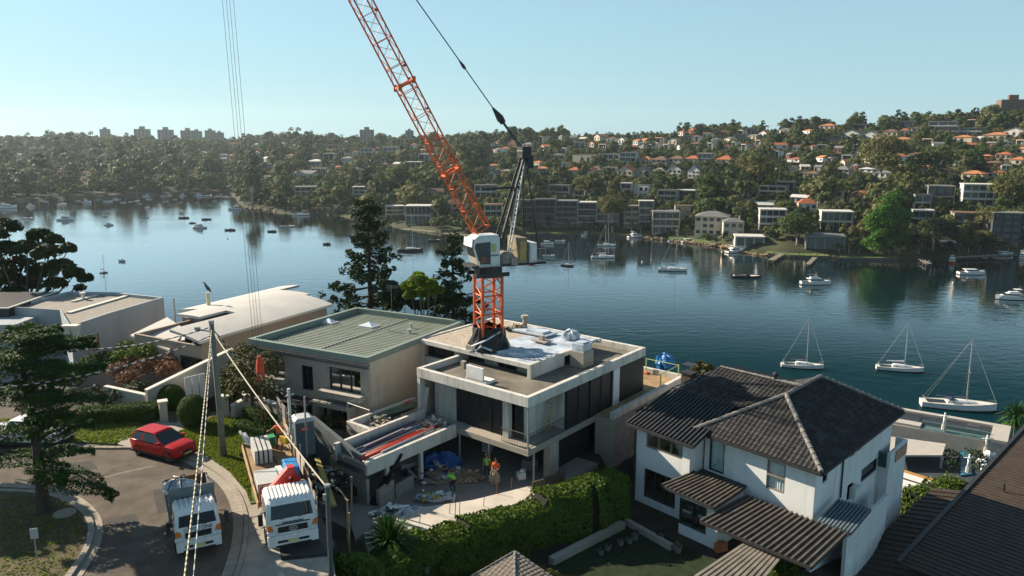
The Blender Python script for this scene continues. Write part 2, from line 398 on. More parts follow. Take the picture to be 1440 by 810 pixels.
def make_tree(name, label, kind, W, Hh, base, nb, nper, leaf, barkm=None, seed=0, group=None, flat=.15, jit=.55, r=.35, loc=(0, 0, 0), blobs=None, depth=.35, leafm=None):
 rng = np.random.default_rng(seed); root = thing(name, label, 'tree', (0, 0, 0), group)
 bl = blobs or blobs_round(rng, W, Hh, base, nb)
 V, Fq = crown_arrays(rng, bl, nper, leaf, flat, jit, depth)
 tint = np.repeat(rng.random(len(bl))*.5, nper)+rng.random(len(Fq))*.25 if nper > 0 else rng.random(len(Fq))*.5
 npmesh('crown', V, Fq, leafm or far_leaf[kind], root, tint[:len(Fq)])
 trunk_mb(rng, Hh, W, base, r).build('trunk', barkm or bark, root, smooth=True)
 root.location = loc; return root
PROTO = {}
def proto(kind, i):
 k = (kind, i)
 if k not in PROTO:
  rng = np.random.default_rng(100+hash(kind) % 7*0+len(PROTO)*13)
  if kind == 'gum': W, Hh, base, nb, np_, lf = 11, 12, 4.5, 9, 60, .62
  elif kind == 'dark': W, Hh, base, nb, np_, lf = 9, 12, 2, 9, 60, .6
  elif kind == 'mid': W, Hh, base, nb, np_, lf = 10, 10, 2, 9, 60, .6
  elif kind == 'olive': W, Hh, base, nb, np_, lf = 10, 11, 3.5, 8, 60, .6
  W *= (1, 1.25, .78)[i]; Hh *= (1, .85, 1.22)[i]; bl = blobs_round(rng, W, Hh, base, nb); V, Fq = crown_arrays(rng, bl, np_, lf, .1, .28)
  tint = (np.repeat(rng.random(len(bl))*.45, np_)+rng.random(len(Fq))*.2).astype(np.float32)
  PROTO[k] = (V, Fq, tint, trunk_mb(rng, Hh, W, base, .3, 4))
 return PROTO[k]
# ================= houses across the harbour =================
W_WHITE = mat('far_white_render', (.60, .58, .52), .8, .15, .3); W_CREAM = mat('far_cream_render', (.55, .47, .35), .8, .12, .3)
W_BEIGE = mat('far_beige_render', (.40, .34, .26), .85, .12, .3); W_GREY = mat('far_grey_render', (.26, .26, .25), .85, .15, .3)
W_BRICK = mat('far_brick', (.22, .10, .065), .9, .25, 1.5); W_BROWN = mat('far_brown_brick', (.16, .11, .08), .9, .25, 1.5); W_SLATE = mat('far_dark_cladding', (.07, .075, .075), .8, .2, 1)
W_PALE = mat('far_pale_green_render', (.42, .46, .42), .8, .1, .3); W_PINK = mat('far_pink_render', (.55, .36, .27), .85, .1, .3)
R_RED = mat('far_terracotta_tiles', (.36, .11, .05), .85, .3, 1.2); R_ORANGE = mat('far_orange_tiles', (.42, .17, .07), .85, .3, 1.2); R_GREY = mat('far_grey_tiles', (.17, .165, .155), .8, .25, 1.2)
R_DARK = mat('far_dark_tiles', (.06, .06, .06), .8, .25, 1.2); R_BROWN = mat('far_brown_tiles', (.15, .085, .055), .85, .25, 1.2); R_PALE = mat('far_pale_roof', (.55, .53, .48), .7, .12, .6)
FGL = glassmat('far_window_glass', (.03, .04, .045), .08, .5); FTRIM = mat('far_white_trim', (.52, .50, .45), .7, .06, 1)
FDARK = mat('far_shaded_room', (.035, .033, .03), .9, .3, 1)
FOOT = []     # kept clear of tree crowns
def window_part(root, x, y, z, w, h, depth_=.12):
 q = MB(); q.box(x-w/2, x+w/2, y-.10, y+.05, z, z+h); return q.build('window', FGL, root)
def house(px, py, wp, hp, style, wall, roof, label, name='house', cat='house', yaw=0, n=2, bays=3, group='houses on the far hillside', dr=.75, rp=.32, trim=None):
 base = far_hit(px, py); d = depth_of(base); k = d/FPX; w = wp*k; h = hp*k; dd = max(6.0, w*dr)
 face = math.atan2(-base.x, base.y)       # looks at the water
 yaw = face*.6+R(yaw)
 root = thing(name, label, cat, (0, 0, 0), group)
 trim = trim or FTRIM
 if style == 'flat':
  sh = h/n; q = MB(); q.box(-w/2+.4, w/2-.4, 1.6, dd, -7, h-.1); q.build('wall', wall, root)
  for i in range(n):
   z0 = i*sh; s_ = MB(); s_.box(-w/2, w/2, -.6, dd*.9, z0+sh-.45, z0+sh); s_.box(-w/2, -w/2+.4, 0, 2.2, z0-.2, z0+sh-.45); s_.box(w/2-.4, w/2, 0, 2.2, z0-.2, z0+sh-.45)
   s_.build('storey_frame', trim if i < n else wall, root)
   bw = (w-1.2)/bays
   for j in range(bays):
    x = -w/2+.6+bw*(j+.5); window_part(root, x, 1.55, z0+.25, bw*.82, sh-.95)
   r_ = MB(); r_.box(-w/2+.4, w/2-.4, -.55, -.45, z0-.05, z0+.75)
   if i and (i+px) % 2 < 1.3: r_.build('balustrade', wall, root)
  q = MB(); q.box(-w/2-.15, w/2+.15, -.8, dd, h, h+.3); q.build('roof', roof, root)
 else:
  hh = h*(1-rp) if style != 'parapet' else h
  q = MB(); q.box(-w/2, w/2, 0, dd, -7, hh)
  if style == 'gable':
   q.add([(-w/2, 0, hh), (w/2, 0, hh), (0, 0, h), (-w/2, dd, hh), (w/2, dd, hh), (0, dd, h)], [(0, 1, 2), (4, 3, 5)])
  q.build('wall', wall, root)
  rf = MB(); o = .5
  if style == 'hip':
   rl = max(.3, w-dd*1.0)/2 if w > dd else .3; ry = 0 if w >= dd else (dd-w)/2
   A, B_, C_, D_ = (-w/2-o, -o, hh), (w/2+o, -o, hh), (w/2+o, dd+o, hh), (-w/2-o, dd+o, hh)
   E1, E2 = ((-rl, dd/2, h), (rl, dd/2, h)) if w >= dd else ((0, w/2, h), (0, dd-w/2, h))
   if w >= dd: rf.add([A, B_, C_, D_, E1, E2], [(0, 1, 5, 4), (2, 3, 4, 5), (1, 2, 5), (3, 0, 4), (3, 2, 1, 0)])
   else: rf.add([A, B_, C_, D_, E1, E2], [(0, 1, 4), (2, 3, 5), (1, 2, 5, 4), (3, 0, 4, 5), (3, 2, 1, 0)])
  elif style == 'gable':
   t = .3
   for s_ in (-1, 1):
    rf.hexa([(s_*(w/2+o), -o, hh-.35), (0, -o, h+.02), (0, dd+o, h+.02), (s_*(w/2+o), dd+o, hh-.35), (s_*(w/2+o), -o, hh-.35+t), (0, -o, h+.02+t), (0, dd+o, h+.02+t), (s_*(w/2+o), dd+o, hh-.35+t)][::1 if s_ < 0 else 1])
  elif style == 'side':   # ridge parallel to the front
   rf.add([(-w/2-o, -o, hh), (w/2+o, -o, hh), (w/2+o, dd+o, hh), (-w/2-o, dd+o, hh), (-w/2-o, dd/2, h), (w/2+o, dd/2, h)], [(0, 1, 5, 4), (2, 3, 4, 5), (1, 2, 5), (3, 0, 4), (3, 2, 1, 0)])
  else:
   rf.box(-w/2-.1, w/2+.1, -.1, dd+.1, h, h+.35)
  ro = rf.build('roof', roof, root)
  sh = hh/max(1, n); bw = w/bays
  for i in range(n):
   for j in range(bays):
    if (i*7+j*3+int(px)) % 9 == 8: continue
    window_part(root, -w/2+bw*(j+.5), 0, i*sh+sh*.28, min(2.2, bw*.6), sh*.5)
 root.rotation_euler = (0, 0, yaw); root.location = base
 FOOT.append((base.x-math.sin(yaw)*dd/2, base.y+math.cos(yaw)*dd/2, max(w, dd)*.62, base, d, wp, hp, px, py)); return root
H_ = house; GW = 'houses along the far waterfront'
# waterfront row, left to right
H_(430, 276, 30, 13, 'flat', W_WHITE, R_GREY, 'long white two-level house with dark windows on the wooded left point', n=2, bays=4)
H_(505, 283, 17, 20, 'flat', W_PALE, R_PALE, 'narrow pale green tower-like house with stacked balconies at the head of the cove', n=4, bays=2)
H_(556, 307, 26, 17, 'flat', W_BEIGE, R_PALE, 'stepped beige house partly behind the tall pine', n=3, bays=3, yaw=8)
H_(588, 316, 36, 26, 'flat', W_CREAM, R_PALE, 'cream house with a wide white flat roof and tall windows, left of the crane', n=2, bays=6, yaw=-6)
H_(612, 281, 24, 16, 'side', W_PINK, R_BROWN, 'pinkish brick house with stepped terraces left of the crane boom', n=2)
H_(640, 300, 26, 20, 'hip', W_BEIGE, R_BROWN, 'brown-roofed house half hidden behind the crane boom', n=2)
H_(683, 288, 32, 27, 'flat', W_WHITE, R_DARK, 'white apartment block with dark square windows, between boom and A-frame of the crane', 'apartment_building', 'apartment block', n=3, bays=4)
H_(694, 314, 26, 26, 'flat', W_PALE, R_BROWN, 'grey-white balconied block under the white apartments beside the crane', 'apartment_building', 'apartment block', n=3, bays=3)
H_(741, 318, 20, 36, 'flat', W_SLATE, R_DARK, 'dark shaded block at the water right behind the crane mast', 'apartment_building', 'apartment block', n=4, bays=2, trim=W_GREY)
H_(767, 321, 30, 40, 'flat', W_BROWN, R_DARK, 'brown four-level block at the left end of the grassy waterfront', 'apartment_building', 'apartment block', n=4, bays=3, trim=W_BROWN)
H_(796, 321, 32, 38, 'flat', W_BROWN, R_GREY, 'dark brick block of flats with long balconies, second on the grassy waterfront', 'apartment_building', 'apartment block', n=5, bays=3, trim=W_GREY)
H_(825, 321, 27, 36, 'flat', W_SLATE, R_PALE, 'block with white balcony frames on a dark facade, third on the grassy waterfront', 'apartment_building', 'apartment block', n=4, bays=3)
H_(854, 321, 32, 30, 'flat', W_GREY, R_GREY, 'grey balconied block behind the white-trunked gum by the shore', 'apartment_building', 'apartment block', n=3, bays=3, trim=W_CREAM)
H_(888, 322, 22, 32, 'flat', W_BEIGE, R_GREY, 'left beige three-level block right of the waterfront gum', 'apartment_building', 'apartment block', n=4, bays=2, trim=W_BEIGE)
H_(908, 321, 21, 38, 'flat', W_GREY, R_PALE, 'taller grey half of the modern block right of the waterfront gum', 'apartment_building', 'apartment block', n=4, bays=2, trim=W_BEIGE)
H_(936, 328, 38, 30, 'flat', W_BEIGE, R_GREY, 'sandy terrace house with three small gables above the lawn', n=3, bays=4, trim=W_CREAM)
H_(960, 312, 22, 22, 'parapet', W_BEIGE, R_BROWN, 'plain tan block behind the sandy terrace house', n=2, bays=2)
H_(1000, 331, 46, 33, 'hip', W_CREAM, R_GREY, 'large cream balconied house with a grey hip roof above the rocks', n=3, bays=5, rp=.2, yaw=-10)
H_(1031, 333, 28, 26, 'hip', W_CREAM, R_GREY, 'cream side wing with grey roof, right of the large balconied house', n=2, bays=3, rp=.2)
H_(1054, 347, 40, 14, 'flat', W_WHITE, R_PALE, 'low white boathouse on posts on the rocks', 'boathouse', 'boathouse', n=1, bays=3)
H_(1086, 325, 36, 30, 'flat', W_WHITE, R_PALE, 'white three-level house with glass balconies above the white boathouse', n=3, bays=4)
H_(1074, 297, 30, 13, 'side', W_CREAM, R_PALE, 'cream pediment house just behind the white three-level house', n=1, bays=3)
H_(1135, 303, 24, 24, 'hip', W_WHITE, R_RED, 'white round-fronted house with a red pointed roof', n=2, bays=3, rp=.3)
H_(1178, 297, 14, 34, 'hip', W_BEIGE, R_BROWN, 'tall brown stone tower house with a small pyramid roof', n=3, bays=1, rp=.15)
H_(1207, 293, 26, 24, 'hip', W_PINK, R_BROWN, 'sandstone house with brown roof right of the stone tower', n=2, bays=3)
H_(1176, 325, 42, 27, 'flat', W_CREAM, R_PALE, 'cream arcaded house with a parapet above the dark garage', n=2, bays=5)
H_(1160, 352, 52, 20, 'flat', W_GREY, R_GREY, 'wide grey glazed boathouse behind the lawn', 'boathouse', 'boathouse', n=1, bays=4, trim=W_GREY)
H_(1213, 293, 18, 25, 'hip', W_CREAM, R_ORANGE, 'small cream house with an orange roof left of the bright green tree', n=2, bays=2)
H_(1297, 296, 22, 22, 'flat', W_WHITE, R_DARK, 'white stepped house just right of the bright green tree', n=2, bays=2)
H_(1297, 318, 28, 22, 'flat', W_GREY, R_PALE, 'grey balcony house below the white stepped house', n=2, bays=3)
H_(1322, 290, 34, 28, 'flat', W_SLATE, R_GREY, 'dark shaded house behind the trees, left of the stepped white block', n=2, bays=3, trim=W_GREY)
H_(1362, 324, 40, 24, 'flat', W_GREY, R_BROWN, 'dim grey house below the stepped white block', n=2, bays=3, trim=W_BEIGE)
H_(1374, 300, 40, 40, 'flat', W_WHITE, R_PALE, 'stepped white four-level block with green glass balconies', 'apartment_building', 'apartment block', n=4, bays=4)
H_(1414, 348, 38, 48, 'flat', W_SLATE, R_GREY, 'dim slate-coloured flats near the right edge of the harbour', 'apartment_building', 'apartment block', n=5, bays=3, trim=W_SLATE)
H_(1332, 350, 20, 10, 'flat', W_GREY, R_PALE, 'small dim boatshed on the right-hand jetty', 'boathouse', 'boathouse', n=1, bays=2, trim=W_GREY)
# second and third rows
for a in [(785, 279, 30, 18, 'flat', W_GREY, R_DARK, 'dim grey house above the brown four-level block', 2), (815, 283, 18, 16, 'flat', W_BEIGE, R_DARK, 'narrow tan house above the white-framed block', 2),
 (879, 282, 16, 24, 'flat', W_BEIGE, R_PALE, 'tall tan house above the beige waterfront block', 3), (901, 281, 23, 20, 'parapet', W_WHITE, R_DARK, 'white cube house with two rows of three dark windows', 2),
 (937, 290, 28, 22, 'flat', W_GREY, R_DARK, 'grey house with white window frames right of the white cube house', 3), (963, 279, 30, 11, 'flat', W_SLATE, R_PALE, 'low dark house with a pale roof edge under the pointed white gable', 1),
 (806, 248, 16, 13, 'hip', W_BEIGE, R_RED, 'small house with a bright red hip roof at the left of the third row', 1), (835, 250, 22, 16, 'hip', W_BEIGE, R_BROWN, 'brown-roofed house right of the bright red roof', 2),
 (856, 251, 20, 15, 'flat', W_WHITE, R_GREY, 'off-white flat house between two brown roofs of the third row', 2), (878, 253, 24, 19, 'gable', W_CREAM, R_RED, 'red gabled house with white bay windows in the third row', 2),
 (901, 253, 20, 18, 'gable', W_GREY, R_GREY, 'grey gabled house in the third row, above the white cube house', 2), (925, 250, 18, 14, 'hip', W_BEIGE, R_GREY, 'tan house with a grey hip roof at mid slope', 2),
 (948, 251, 20, 19, 'gable', W_WHITE, R_BROWN, 'white gabled house with a brown roof at mid slope', 2), (975, 255, 18, 22, 'gable', W_WHITE, R_GREY, 'tall white house with a steep pointed gable', 3),
 (818, 232, 30, 14, 'parapet', W_CREAM, R_BROWN, 'wide cream block with a brown parapet above the red roofs', 1), (858, 232, 24, 15, 'flat', W_WHITE, R_GREY, 'white flat-roofed house of the fourth row', 2),
 (882, 234, 24, 19, 'flat', W_PALE, R_GREY, 'pale balconied house of the fourth row', 3), (904, 233, 22, 13, 'hip', W_BEIGE, R_ORANGE, 'tan hip-roofed house of the fourth row', 1),
 (926, 235, 24, 15, 'hip', W_GREY, R_BROWN, 'dim house with a brown hip roof of the fourth row', 2), (950, 233, 22, 14, 'hip', W_BEIGE, R_BROWN, 'tan house with a brown hip roof of the fourth row', 2),
 (972, 232, 20, 13, 'hip', W_BEIGE, R_RED, 'rust-roofed house of the fourth row', 1), (990, 230, 20, 14, 'flat', W_WHITE, R_PALE, 'white flat house above the dark pines', 2), (1017, 236, 24, 17, 'hip', W_CREAM, R_RED, 'cream house with a red hip roof near the gum crown', 2),
 (1046, 232, 22, 12, 'hip', W_BEIGE, R_BROWN, 'brown-roofed house right of the cream house near the gum crown', 1), (1085, 276, 38, 14, 'flat', W_CREAM, R_GREY, 'cream terraced house high above the white waterfront house', 2), (1103, 268, 26, 12, 'flat', W_GREY, R_DARK, 'dark-roofed house above the cream terraces', 1),
 (1122, 285, 24, 11, 'side', W_WHITE, R_PALE, 'white cottage behind the red pointed roof', 1), (1182, 248, 22, 14, 'hip', W_BEIGE, R_GREY, 'grey house in the trees above the stone tower', 2), (1140, 252, 20, 11, 'hip', W_BEIGE, R_BROWN, 'brown cottage among the trees above the red pointed roof', 1),
 (1366, 254, 28, 14, 'hip', W_CREAM, R_ORANGE, 'house with a wide orange hip roof above the stepped white block', 1), (1402, 250, 28, 10, 'hip', W_BEIGE, R_RED, 'house with a long red roof right of the wide orange roof', 1),
 (1330, 191, 30, 13, 'flat', W_BRICK, R_PALE, 'white and red brick flats on the right-hand ridge', 2), (1325, 183, 36, 12, 'flat', W_WHITE, R_PALE, 'pale long block on top of the right-hand ridge', 2), (1366, 190, 32, 10, 'flat', W_WHITE, R_GREY, 'long white block on the ridge right of the brick flats', 2),
 (1398, 198, 30, 12, 'hip', W_BEIGE, R_ORANGE, 'orange hip-roofed house below the right-hand ridge', 1), (1425, 193, 26, 13, 'gable', W_WHITE, R_GREY, 'white gabled house under the brick tower', 1), (1352, 200, 26, 10, 'hip', W_CREAM, R_ORANGE, 'cream house with a tan orange roof below the ridge', 1),
 (1266, 202, 26, 9, 'hip', W_BEIGE, R_ORANGE, 'rust-roofed house above the tall gum on the right slope', 1), (1222, 198, 22, 13, 'gable', W_WHITE, R_GREY, 'white gable house among trees on the upper right slope', 2), (1195, 198, 26, 15, 'gable', W_WHITE, R_DARK, 'white twin-gabled house with a dark roof on the upper right slope', 2),
 (1172, 203, 20, 12, 'flat', W_BRICK, R_GREY, 'brick house left of the white twin-gabled house', 2), (1162, 183, 22, 9, 'hip', W_CREAM, R_ORANGE, 'cream house with an orange roof just under the ridge', 1), (1250, 192, 22, 10, 'hip', W_BEIGE, R_BROWN, 'brown roofed house just below the right ridge', 1),
 (1290, 225, 28, 11, 'hip', W_BEIGE, R_BROWN, 'long brown-roofed house right of the tall gum', 1), (1410, 224, 20, 10, 'hip', W_BEIGE, R_RED, 'rusty-roofed house at the right, above the red long roof', 1), (1430, 232, 20, 11, 'hip', W_CREAM, R_ORANGE, 'orange-roofed cream house at the right edge of the hill', 1),
 (1395, 236, 22, 10, 'hip', W_BRICK, R_BROWN, 'brown brick house with brown roof on the right slope', 1), (1240, 250, 24, 10, 'hip', W_WHITE, R_GREY, 'pale house tucked behind the right-hand gums', 1), (600, 228, 26, 11, 'flat', W_WHITE, R_PALE, 'long white flat house left of the boom at mid slope', 1),
 (515, 219, 18, 10, 'flat', W_WHITE, R_GREY, 'white modern house left of the boom, high on the slope', 2), (487, 228, 18, 8, 'hip', W_WHITE, R_GREY, 'white house with a grey hip roof on the middle slope', 1), (462, 226, 16, 10, 'flat', W_GREY, R_PALE, 'pale square house on the slope behind the point', 1),
 (441, 233, 22, 9, 'hip', W_GREY, R_PALE, 'blue-grey roofed house on the slope behind the point', 1), (548, 219, 20, 12, 'flat', W_WHITE, R_PALE, 'white box house with a taller left half on the upper slope', 2), (580, 237, 24, 9, 'flat', W_GREY, R_PALE, 'grey flat house on the middle slope left of the boom', 1),
 (560, 236, 18, 8, 'side', W_WHITE, R_PALE, 'low white house beside the grey flat house', 1), (495, 247, 22, 12, 'hip', W_GREY, R_GREY, 'grey-roofed house under the middle slope gums', 1), (425, 252, 34, 12, 'side', W_WHITE, R_GREY, 'white house with several roofs on the wooded point', 1),
 (447, 249, 22, 12, 'flat', W_BEIGE, R_GREY, 'tan house with dark trim on the wooded point', 2), (376, 255, 16, 7, 'flat', W_BEIGE, R_PALE, 'pale roofed house low on the wooded point', 1)]:
 H_(*a[:8], n=a[8], bays=2 if a[2] < 17 else 3, yaw=-32 if a[4] != 'flat' else -18)
# small houses of the upper slopes
rng_h = random.Random(11); nsm = 0
ZONES = [(805, 1075, 188, 212, 62, 'upper middle slope'), (1080, 1440, 176, 245, 58, 'upper right slope'), (690, 800, 195, 250, 18, 'slope behind the crane'), (440, 640, 200, 245, 24, 'slope left of the boom'), (340, 440, 205, 250, 7, 'slope above the wooded point'), (10, 330, 203, 258, 20, 'wooded left-hand hill')]
W_BRI = mat('far_bright_render', (.80, .78, .73), .8, .06, .3)
WC = [(W_BRI, 'white'), (W_BRI, 'white'), (W_BRI, 'white'), (W_CREAM, 'cream'), (W_BEIGE, 'tan'), (W_BRICK, 'brick')]
RC = [(R_RED, 'red'), (R_ORANGE, 'orange'), (R_GREY, 'grey'), (R_PALE, 'pale'), (R_BROWN, 'brown'), (R_GREY, 'grey'), (R_ORANGE, 'orange')]
BEHIND = [(0, 'the boats at the far left'), (90, 'the tall blocks of the left skyline'), (230, 'the moored fleet of the left bay'), (330, 'the crane hoist ropes'), (400, 'the wooded point'), (470, 'the tall pine'), (540, 'the boom'), (640, 'the boom foot'), (700, 'the crane A-frame'), (800, 'the brown waterfront flats'), (850, 'the waterfront gum'), (900, 'the white cube house'), (950, 'the pointed white gable'), (1000, 'the big cream waterfront house'), (1050, 'the white boathouse'), (1100, 'the white three-level house'), (1150, 'the stone tower'), (1200, 'the bright green tree'), (1260, 'the pines by the green tree'), (1320, 'the stepped white block'), (1390, 'the brick tower')]
used = {}
for (x0, x1, y0, y1, cnt, zn) in ZONES:
 tries = 0; made = 0
 while made < cnt and tries < cnt*30:
  tries += 1; px = rng_h.uniform(x0, x1); py = rng_h.uniform(y0, y1); w = rng_h.uniform(9, 20)*(.75 if px < 640 else 1); h = rng_h.uniform(6, 10)*(.8 if px < 640 else 1)
  if any(abs(f[7]-px) < (f[5]+w)*.5 and -f[6]*.9 < py-f[8] < h*.9 for f in FOOT): continue
  wl, wn = rng_h.choice(WC); rf, rn = rng_h.choice(RC); st = rng_h.choice(['hip', 'hip', 'gable', 'side', 'flat'])
  ref = [b for a, b in BEHIND if a <= px][-1]; sw = {'hip': 'hip-roofed', 'gable': 'gabled', 'side': 'long-roofed', 'flat': 'flat-roofed'}[st]
  lv = 'high' if py < y0+(y1-y0)*.33 else ('halfway up' if py < y0+(y1-y0)*.67 else 'low')
  lb = f'{wn} {sw} house with {rn} roof {lv} above {ref}'
  if lb in used: continue
  used[lb] = 1
  H_(px, py, w, h, st, wl, rf, lb, n=1, bays=2, yaw=rng_h.uniform(-75, 5)); made += 1
# towers on the skyline
def tower(px, py, wp, hp, wall, label, core=.35, n=9, two=False):
 H_(px, py, wp, hp, 'parapet', wall, R_GREY, label, 'tower_block', 'tower block', n=n, bays=4, group='tower blocks on the skyline', dr=.9)
 r_ = [o for o in col.objects if o.get('label') == label][0]; k = depth_of(r_.location)/FPX; w = wp*k; h = hp*k
 q = MB(); q.box(-w*core/2, w*core/2, w*.3, w*.6, h+.3, h+.3+w*.2); l0 = r_.location.copy(); r_.location = (0, 0, 0); q.build('plant_room', wall, r_); r_.location = l0
T_ = mat('far_tower_render', (.30, .27, .23), .85, .1, .2); T2 = mat('far_tower_brick', (.19, .11, .085), .85, .15, .4)
tower(148, 200, 12, 18, T_, 'small square tower block, leftmost on the left skyline'); tower(200, 203, 19, 21, T_, 'broad tower block second from the left on the skyline'); tower(233, 205, 19, 22, T_, 'tower block with a raised middle, third on the left skyline')
tower(264, 204, 17, 20, T_, 'wide twin tower block, its left half, on the left skyline'); tower(277, 204, 13, 19, T_, 'wide twin tower block, its right half, on the left skyline'); tower(296, 206, 13, 22, W_BEIGE, 'pinkish tower block with tall core on the left skyline'); tower(309, 206, 11, 19, T_, 'short tower block at the right end of the left skyline group')
tower(516, 204, 19, 21, T_, 'pale square tower block above the tall pine'); tower(576, 203, 11, 19, T_, 'slim pale tower block left of the boom'); tower(1056, 181, 19, 12, W_BEIGE, 'lone tan tower block on the middle ridge')
tower(1425, 168, 34, 27, T2, 'large brick tower with white balconies at the right end of the ridge', n=7)
# ---------- far trees: the 290 largest as trees of their own, the rest as woodland ----------
rt = random.Random(3)
cand = []
def blocked(x, y, z, rad):
 p = Vector((x, y, z)); d = p.y
 for fx, fy, fr, b_, dd_, wp, hp, fpx, fpy in FOOT:
  if (x-fx)**2+(y-fy)**2 < (fr+rad*.45)**2: return True
 return False
def screen(x, y, z):
 f = y*CT-(z-CAMZ)*ST; u_ = y*ST+(z-CAMZ)*CT; return 720+FPX*x/f, 405-FPX*u_/f
def hides(x, y, z, rad, hh):
 sx, sy = screen(x, y, z); k = FPX/max(1, y); top = sy-hh*k; rr = rad*k
 for fx, fy, fr, b_, dd_, wp, hp, fpx, fpy in FOOT:
  if b_.y > y-2 and abs(sx-fpx) < wp*.5+rr*.55 and top < fpy-hp*(.3 if hp < 11 else .5) and sy > fpy-hp*.9: return True
 return False
kinds = ['gum', 'gum', 'dark', 'mid', 'mid', 'olive']
tmin, tmax = -.92, .80
for it in range(52000):
 t = rt.uniform(tmin, tmax); ys0 = interp(t, SHORE); yr = interp(t, RY)
 y = ys0+2.5+(yr*1.12-ys0)*rt.random()**(1.0); x = t*y
 if y-ys0 < 16 and t > .02 and t < .47: continue
 z = farz(x, y); s = rt.choice([.75, .9, 1.1, 1.3, 1.6, 2.0])*rt.uniform(.9, 1.1)*(1.2 if t < -.12 else 1.0); rad = 5*s
 if (y-ys0) > (yr-ys0)*.92: s = min(s, 1.15)*rt.choice([.6, .8, 1.1])
 if blocked(x, y, z, rad): continue
 hd = hides(x, y, z, rad, 11*s)
 if hd:
  s *= .45; rad *= .45
  if hides(x, y, z, rad, 11*s): continue
 kd = rt.choice(kinds) if t > -.12 else rt.choice(['gum', 'mid', 'mid', 'olive', 'dark', 'olive'])
 cand.append((x, y, z, s, kd, rt.randrange(3), rt.random()*6.28))
# thin out where crowns crowd each other
grid = {}; trees = []
for c in cand:
 x, y, z, s = c[:4]; key = (int(x//8), int(y//8)); ok = True
 for i in (-1, 0, 1):
  for j in (-1, 0, 1):
   for o in grid.get((key[0]+i, key[1]+j), ()):
    if (o[0]-x)**2+(o[1]-y)**2 < (2.9*(o[3]+s))**2*.75: ok = False
 if ok: grid.setdefault(key, []).append(c); trees.append(c)
trees.sort(key=lambda c: -c[3]/c[1]*(1 if abs(screen(c[0], c[1], c[2])[0]-720) < 720 else .0))
big, rest = trees[:235], trees[235:]
TN = {'gum': 'grey-green gum', 'dark': 'dark evergreen', 'mid': 'mid-green bushy tree', 'olive': 'olive-brown gum'}
TP = {}
for (x, y, z, s, kd, i, rz) in big:
 px, py = screen(x, y, z); ref = [b for a, b in BEHIND if a <= px][-1]
 lb = f'{TN[kd]} {"by the water" if (y-interp(x/y, SHORE)) < 45 else "on the slope"} near {ref}'
 grp = 'far trees: '+lb
 if (kd, i) not in TP:
  V, Fq, tint, tb = proto(kd, i)
  root = thing({'gum': 'gum_tree', 'dark': 'evergreen_tree', 'mid': 'bushy_tree', 'olive': 'gum_tree'}[kd], lb, 'tree', (0, 0, 0), grp)
  npmesh('crown', V, Fq, far_leaf[kd], root, tint); tb.build('trunk', pale_bark if kd in ('gum', 'olive') else bark, root)
  TP[(kd, i)] = root; root.location = (x, y, z-.4); root.rotation_euler = (0, 0, rz); root.scale = (s, s, s*rt.uniform(.85, 1.1))
 else:
  dup(TP[(kd, i)], (x, y, z-.4), rz, (s, s, s*rt.uniform(.85, 1.1)), lb, grp)
for i, (px, py) in enumerate([(745+13*k, interp(745+13*k, SHORE_PX)-5.5+2*math.sin(k*1.7)) for k in range(24)]+[(346+10*k, interp(346+10*k, SHORE_PX)-2.5) for k in range(22)]+[(1180+14*k, interp(1180+14*k, SHORE_PX)-6) for k in range(18)]):
 p = far_hit(px, py); key = list(TP)[(i*5) % len(TP)]; s = .34+.22*((i*7) % 5)/4; dup(TP[key], p, i*1.1, (s*1.2, s, s*.9), 'low tree or bush at the foot of the houses along the '+('grassy' if px > 740 and px < 1060 else 'wooded point' if px < 700 else 'shaded right-hand')+' shore', 'shore bushes '+('grassy' if px > 740 and px < 1060 else 'point' if px < 700 else 'right'))
WV, WF, WT, WM = [], [], [], []; off = 0; kl = list(TREE_COLS)[:4]
for (x, y, z, s, kd, i, rz) in rest:
 V, Fq, tint, tb = proto(kd, i); st = 1 if y < 800 else 2
 if st == 2: sel = np.arange(0, len(Fq), 2); V = V.reshape(-1, 4, 3)[sel]; c_ = V.mean(1, keepdims=True); V = ((V-c_)*1.35+c_).reshape(-1, 3); Fq = np.arange(len(V)).reshape(-1, 4); tint = tint[sel]
 ca, sa = math.cos(rz), math.sin(rz); M = np.array([[ca*s, -sa*s, 0], [sa*s, ca*s, 0], [0, 0, s]])
 WV.append(V @ M.T+np.array([x, y, z-.8])); WF.append(Fq+off); off += len(V); WT.append(tint+rt.random()); WM.append(np.full(len(Fq), kl.index(kd)))
wl_mats = [leafmat('woodland_'+k, *TREE_COLS[k], byobj=False) for k in kl]
wo = npmesh('woodland', np.concatenate(WV), np.concatenate(WF), wl_mats, None, np.concatenate(WT), np.concatenate(WM))
tag(wo, 'dense dark green woodland covering the far hills between the houses', 'woodland', kind='stuff')
import sys; print('far trees', len(big), len(rest), 'faces', off//4, 'houses', len(FOOT), file=sys.stderr)
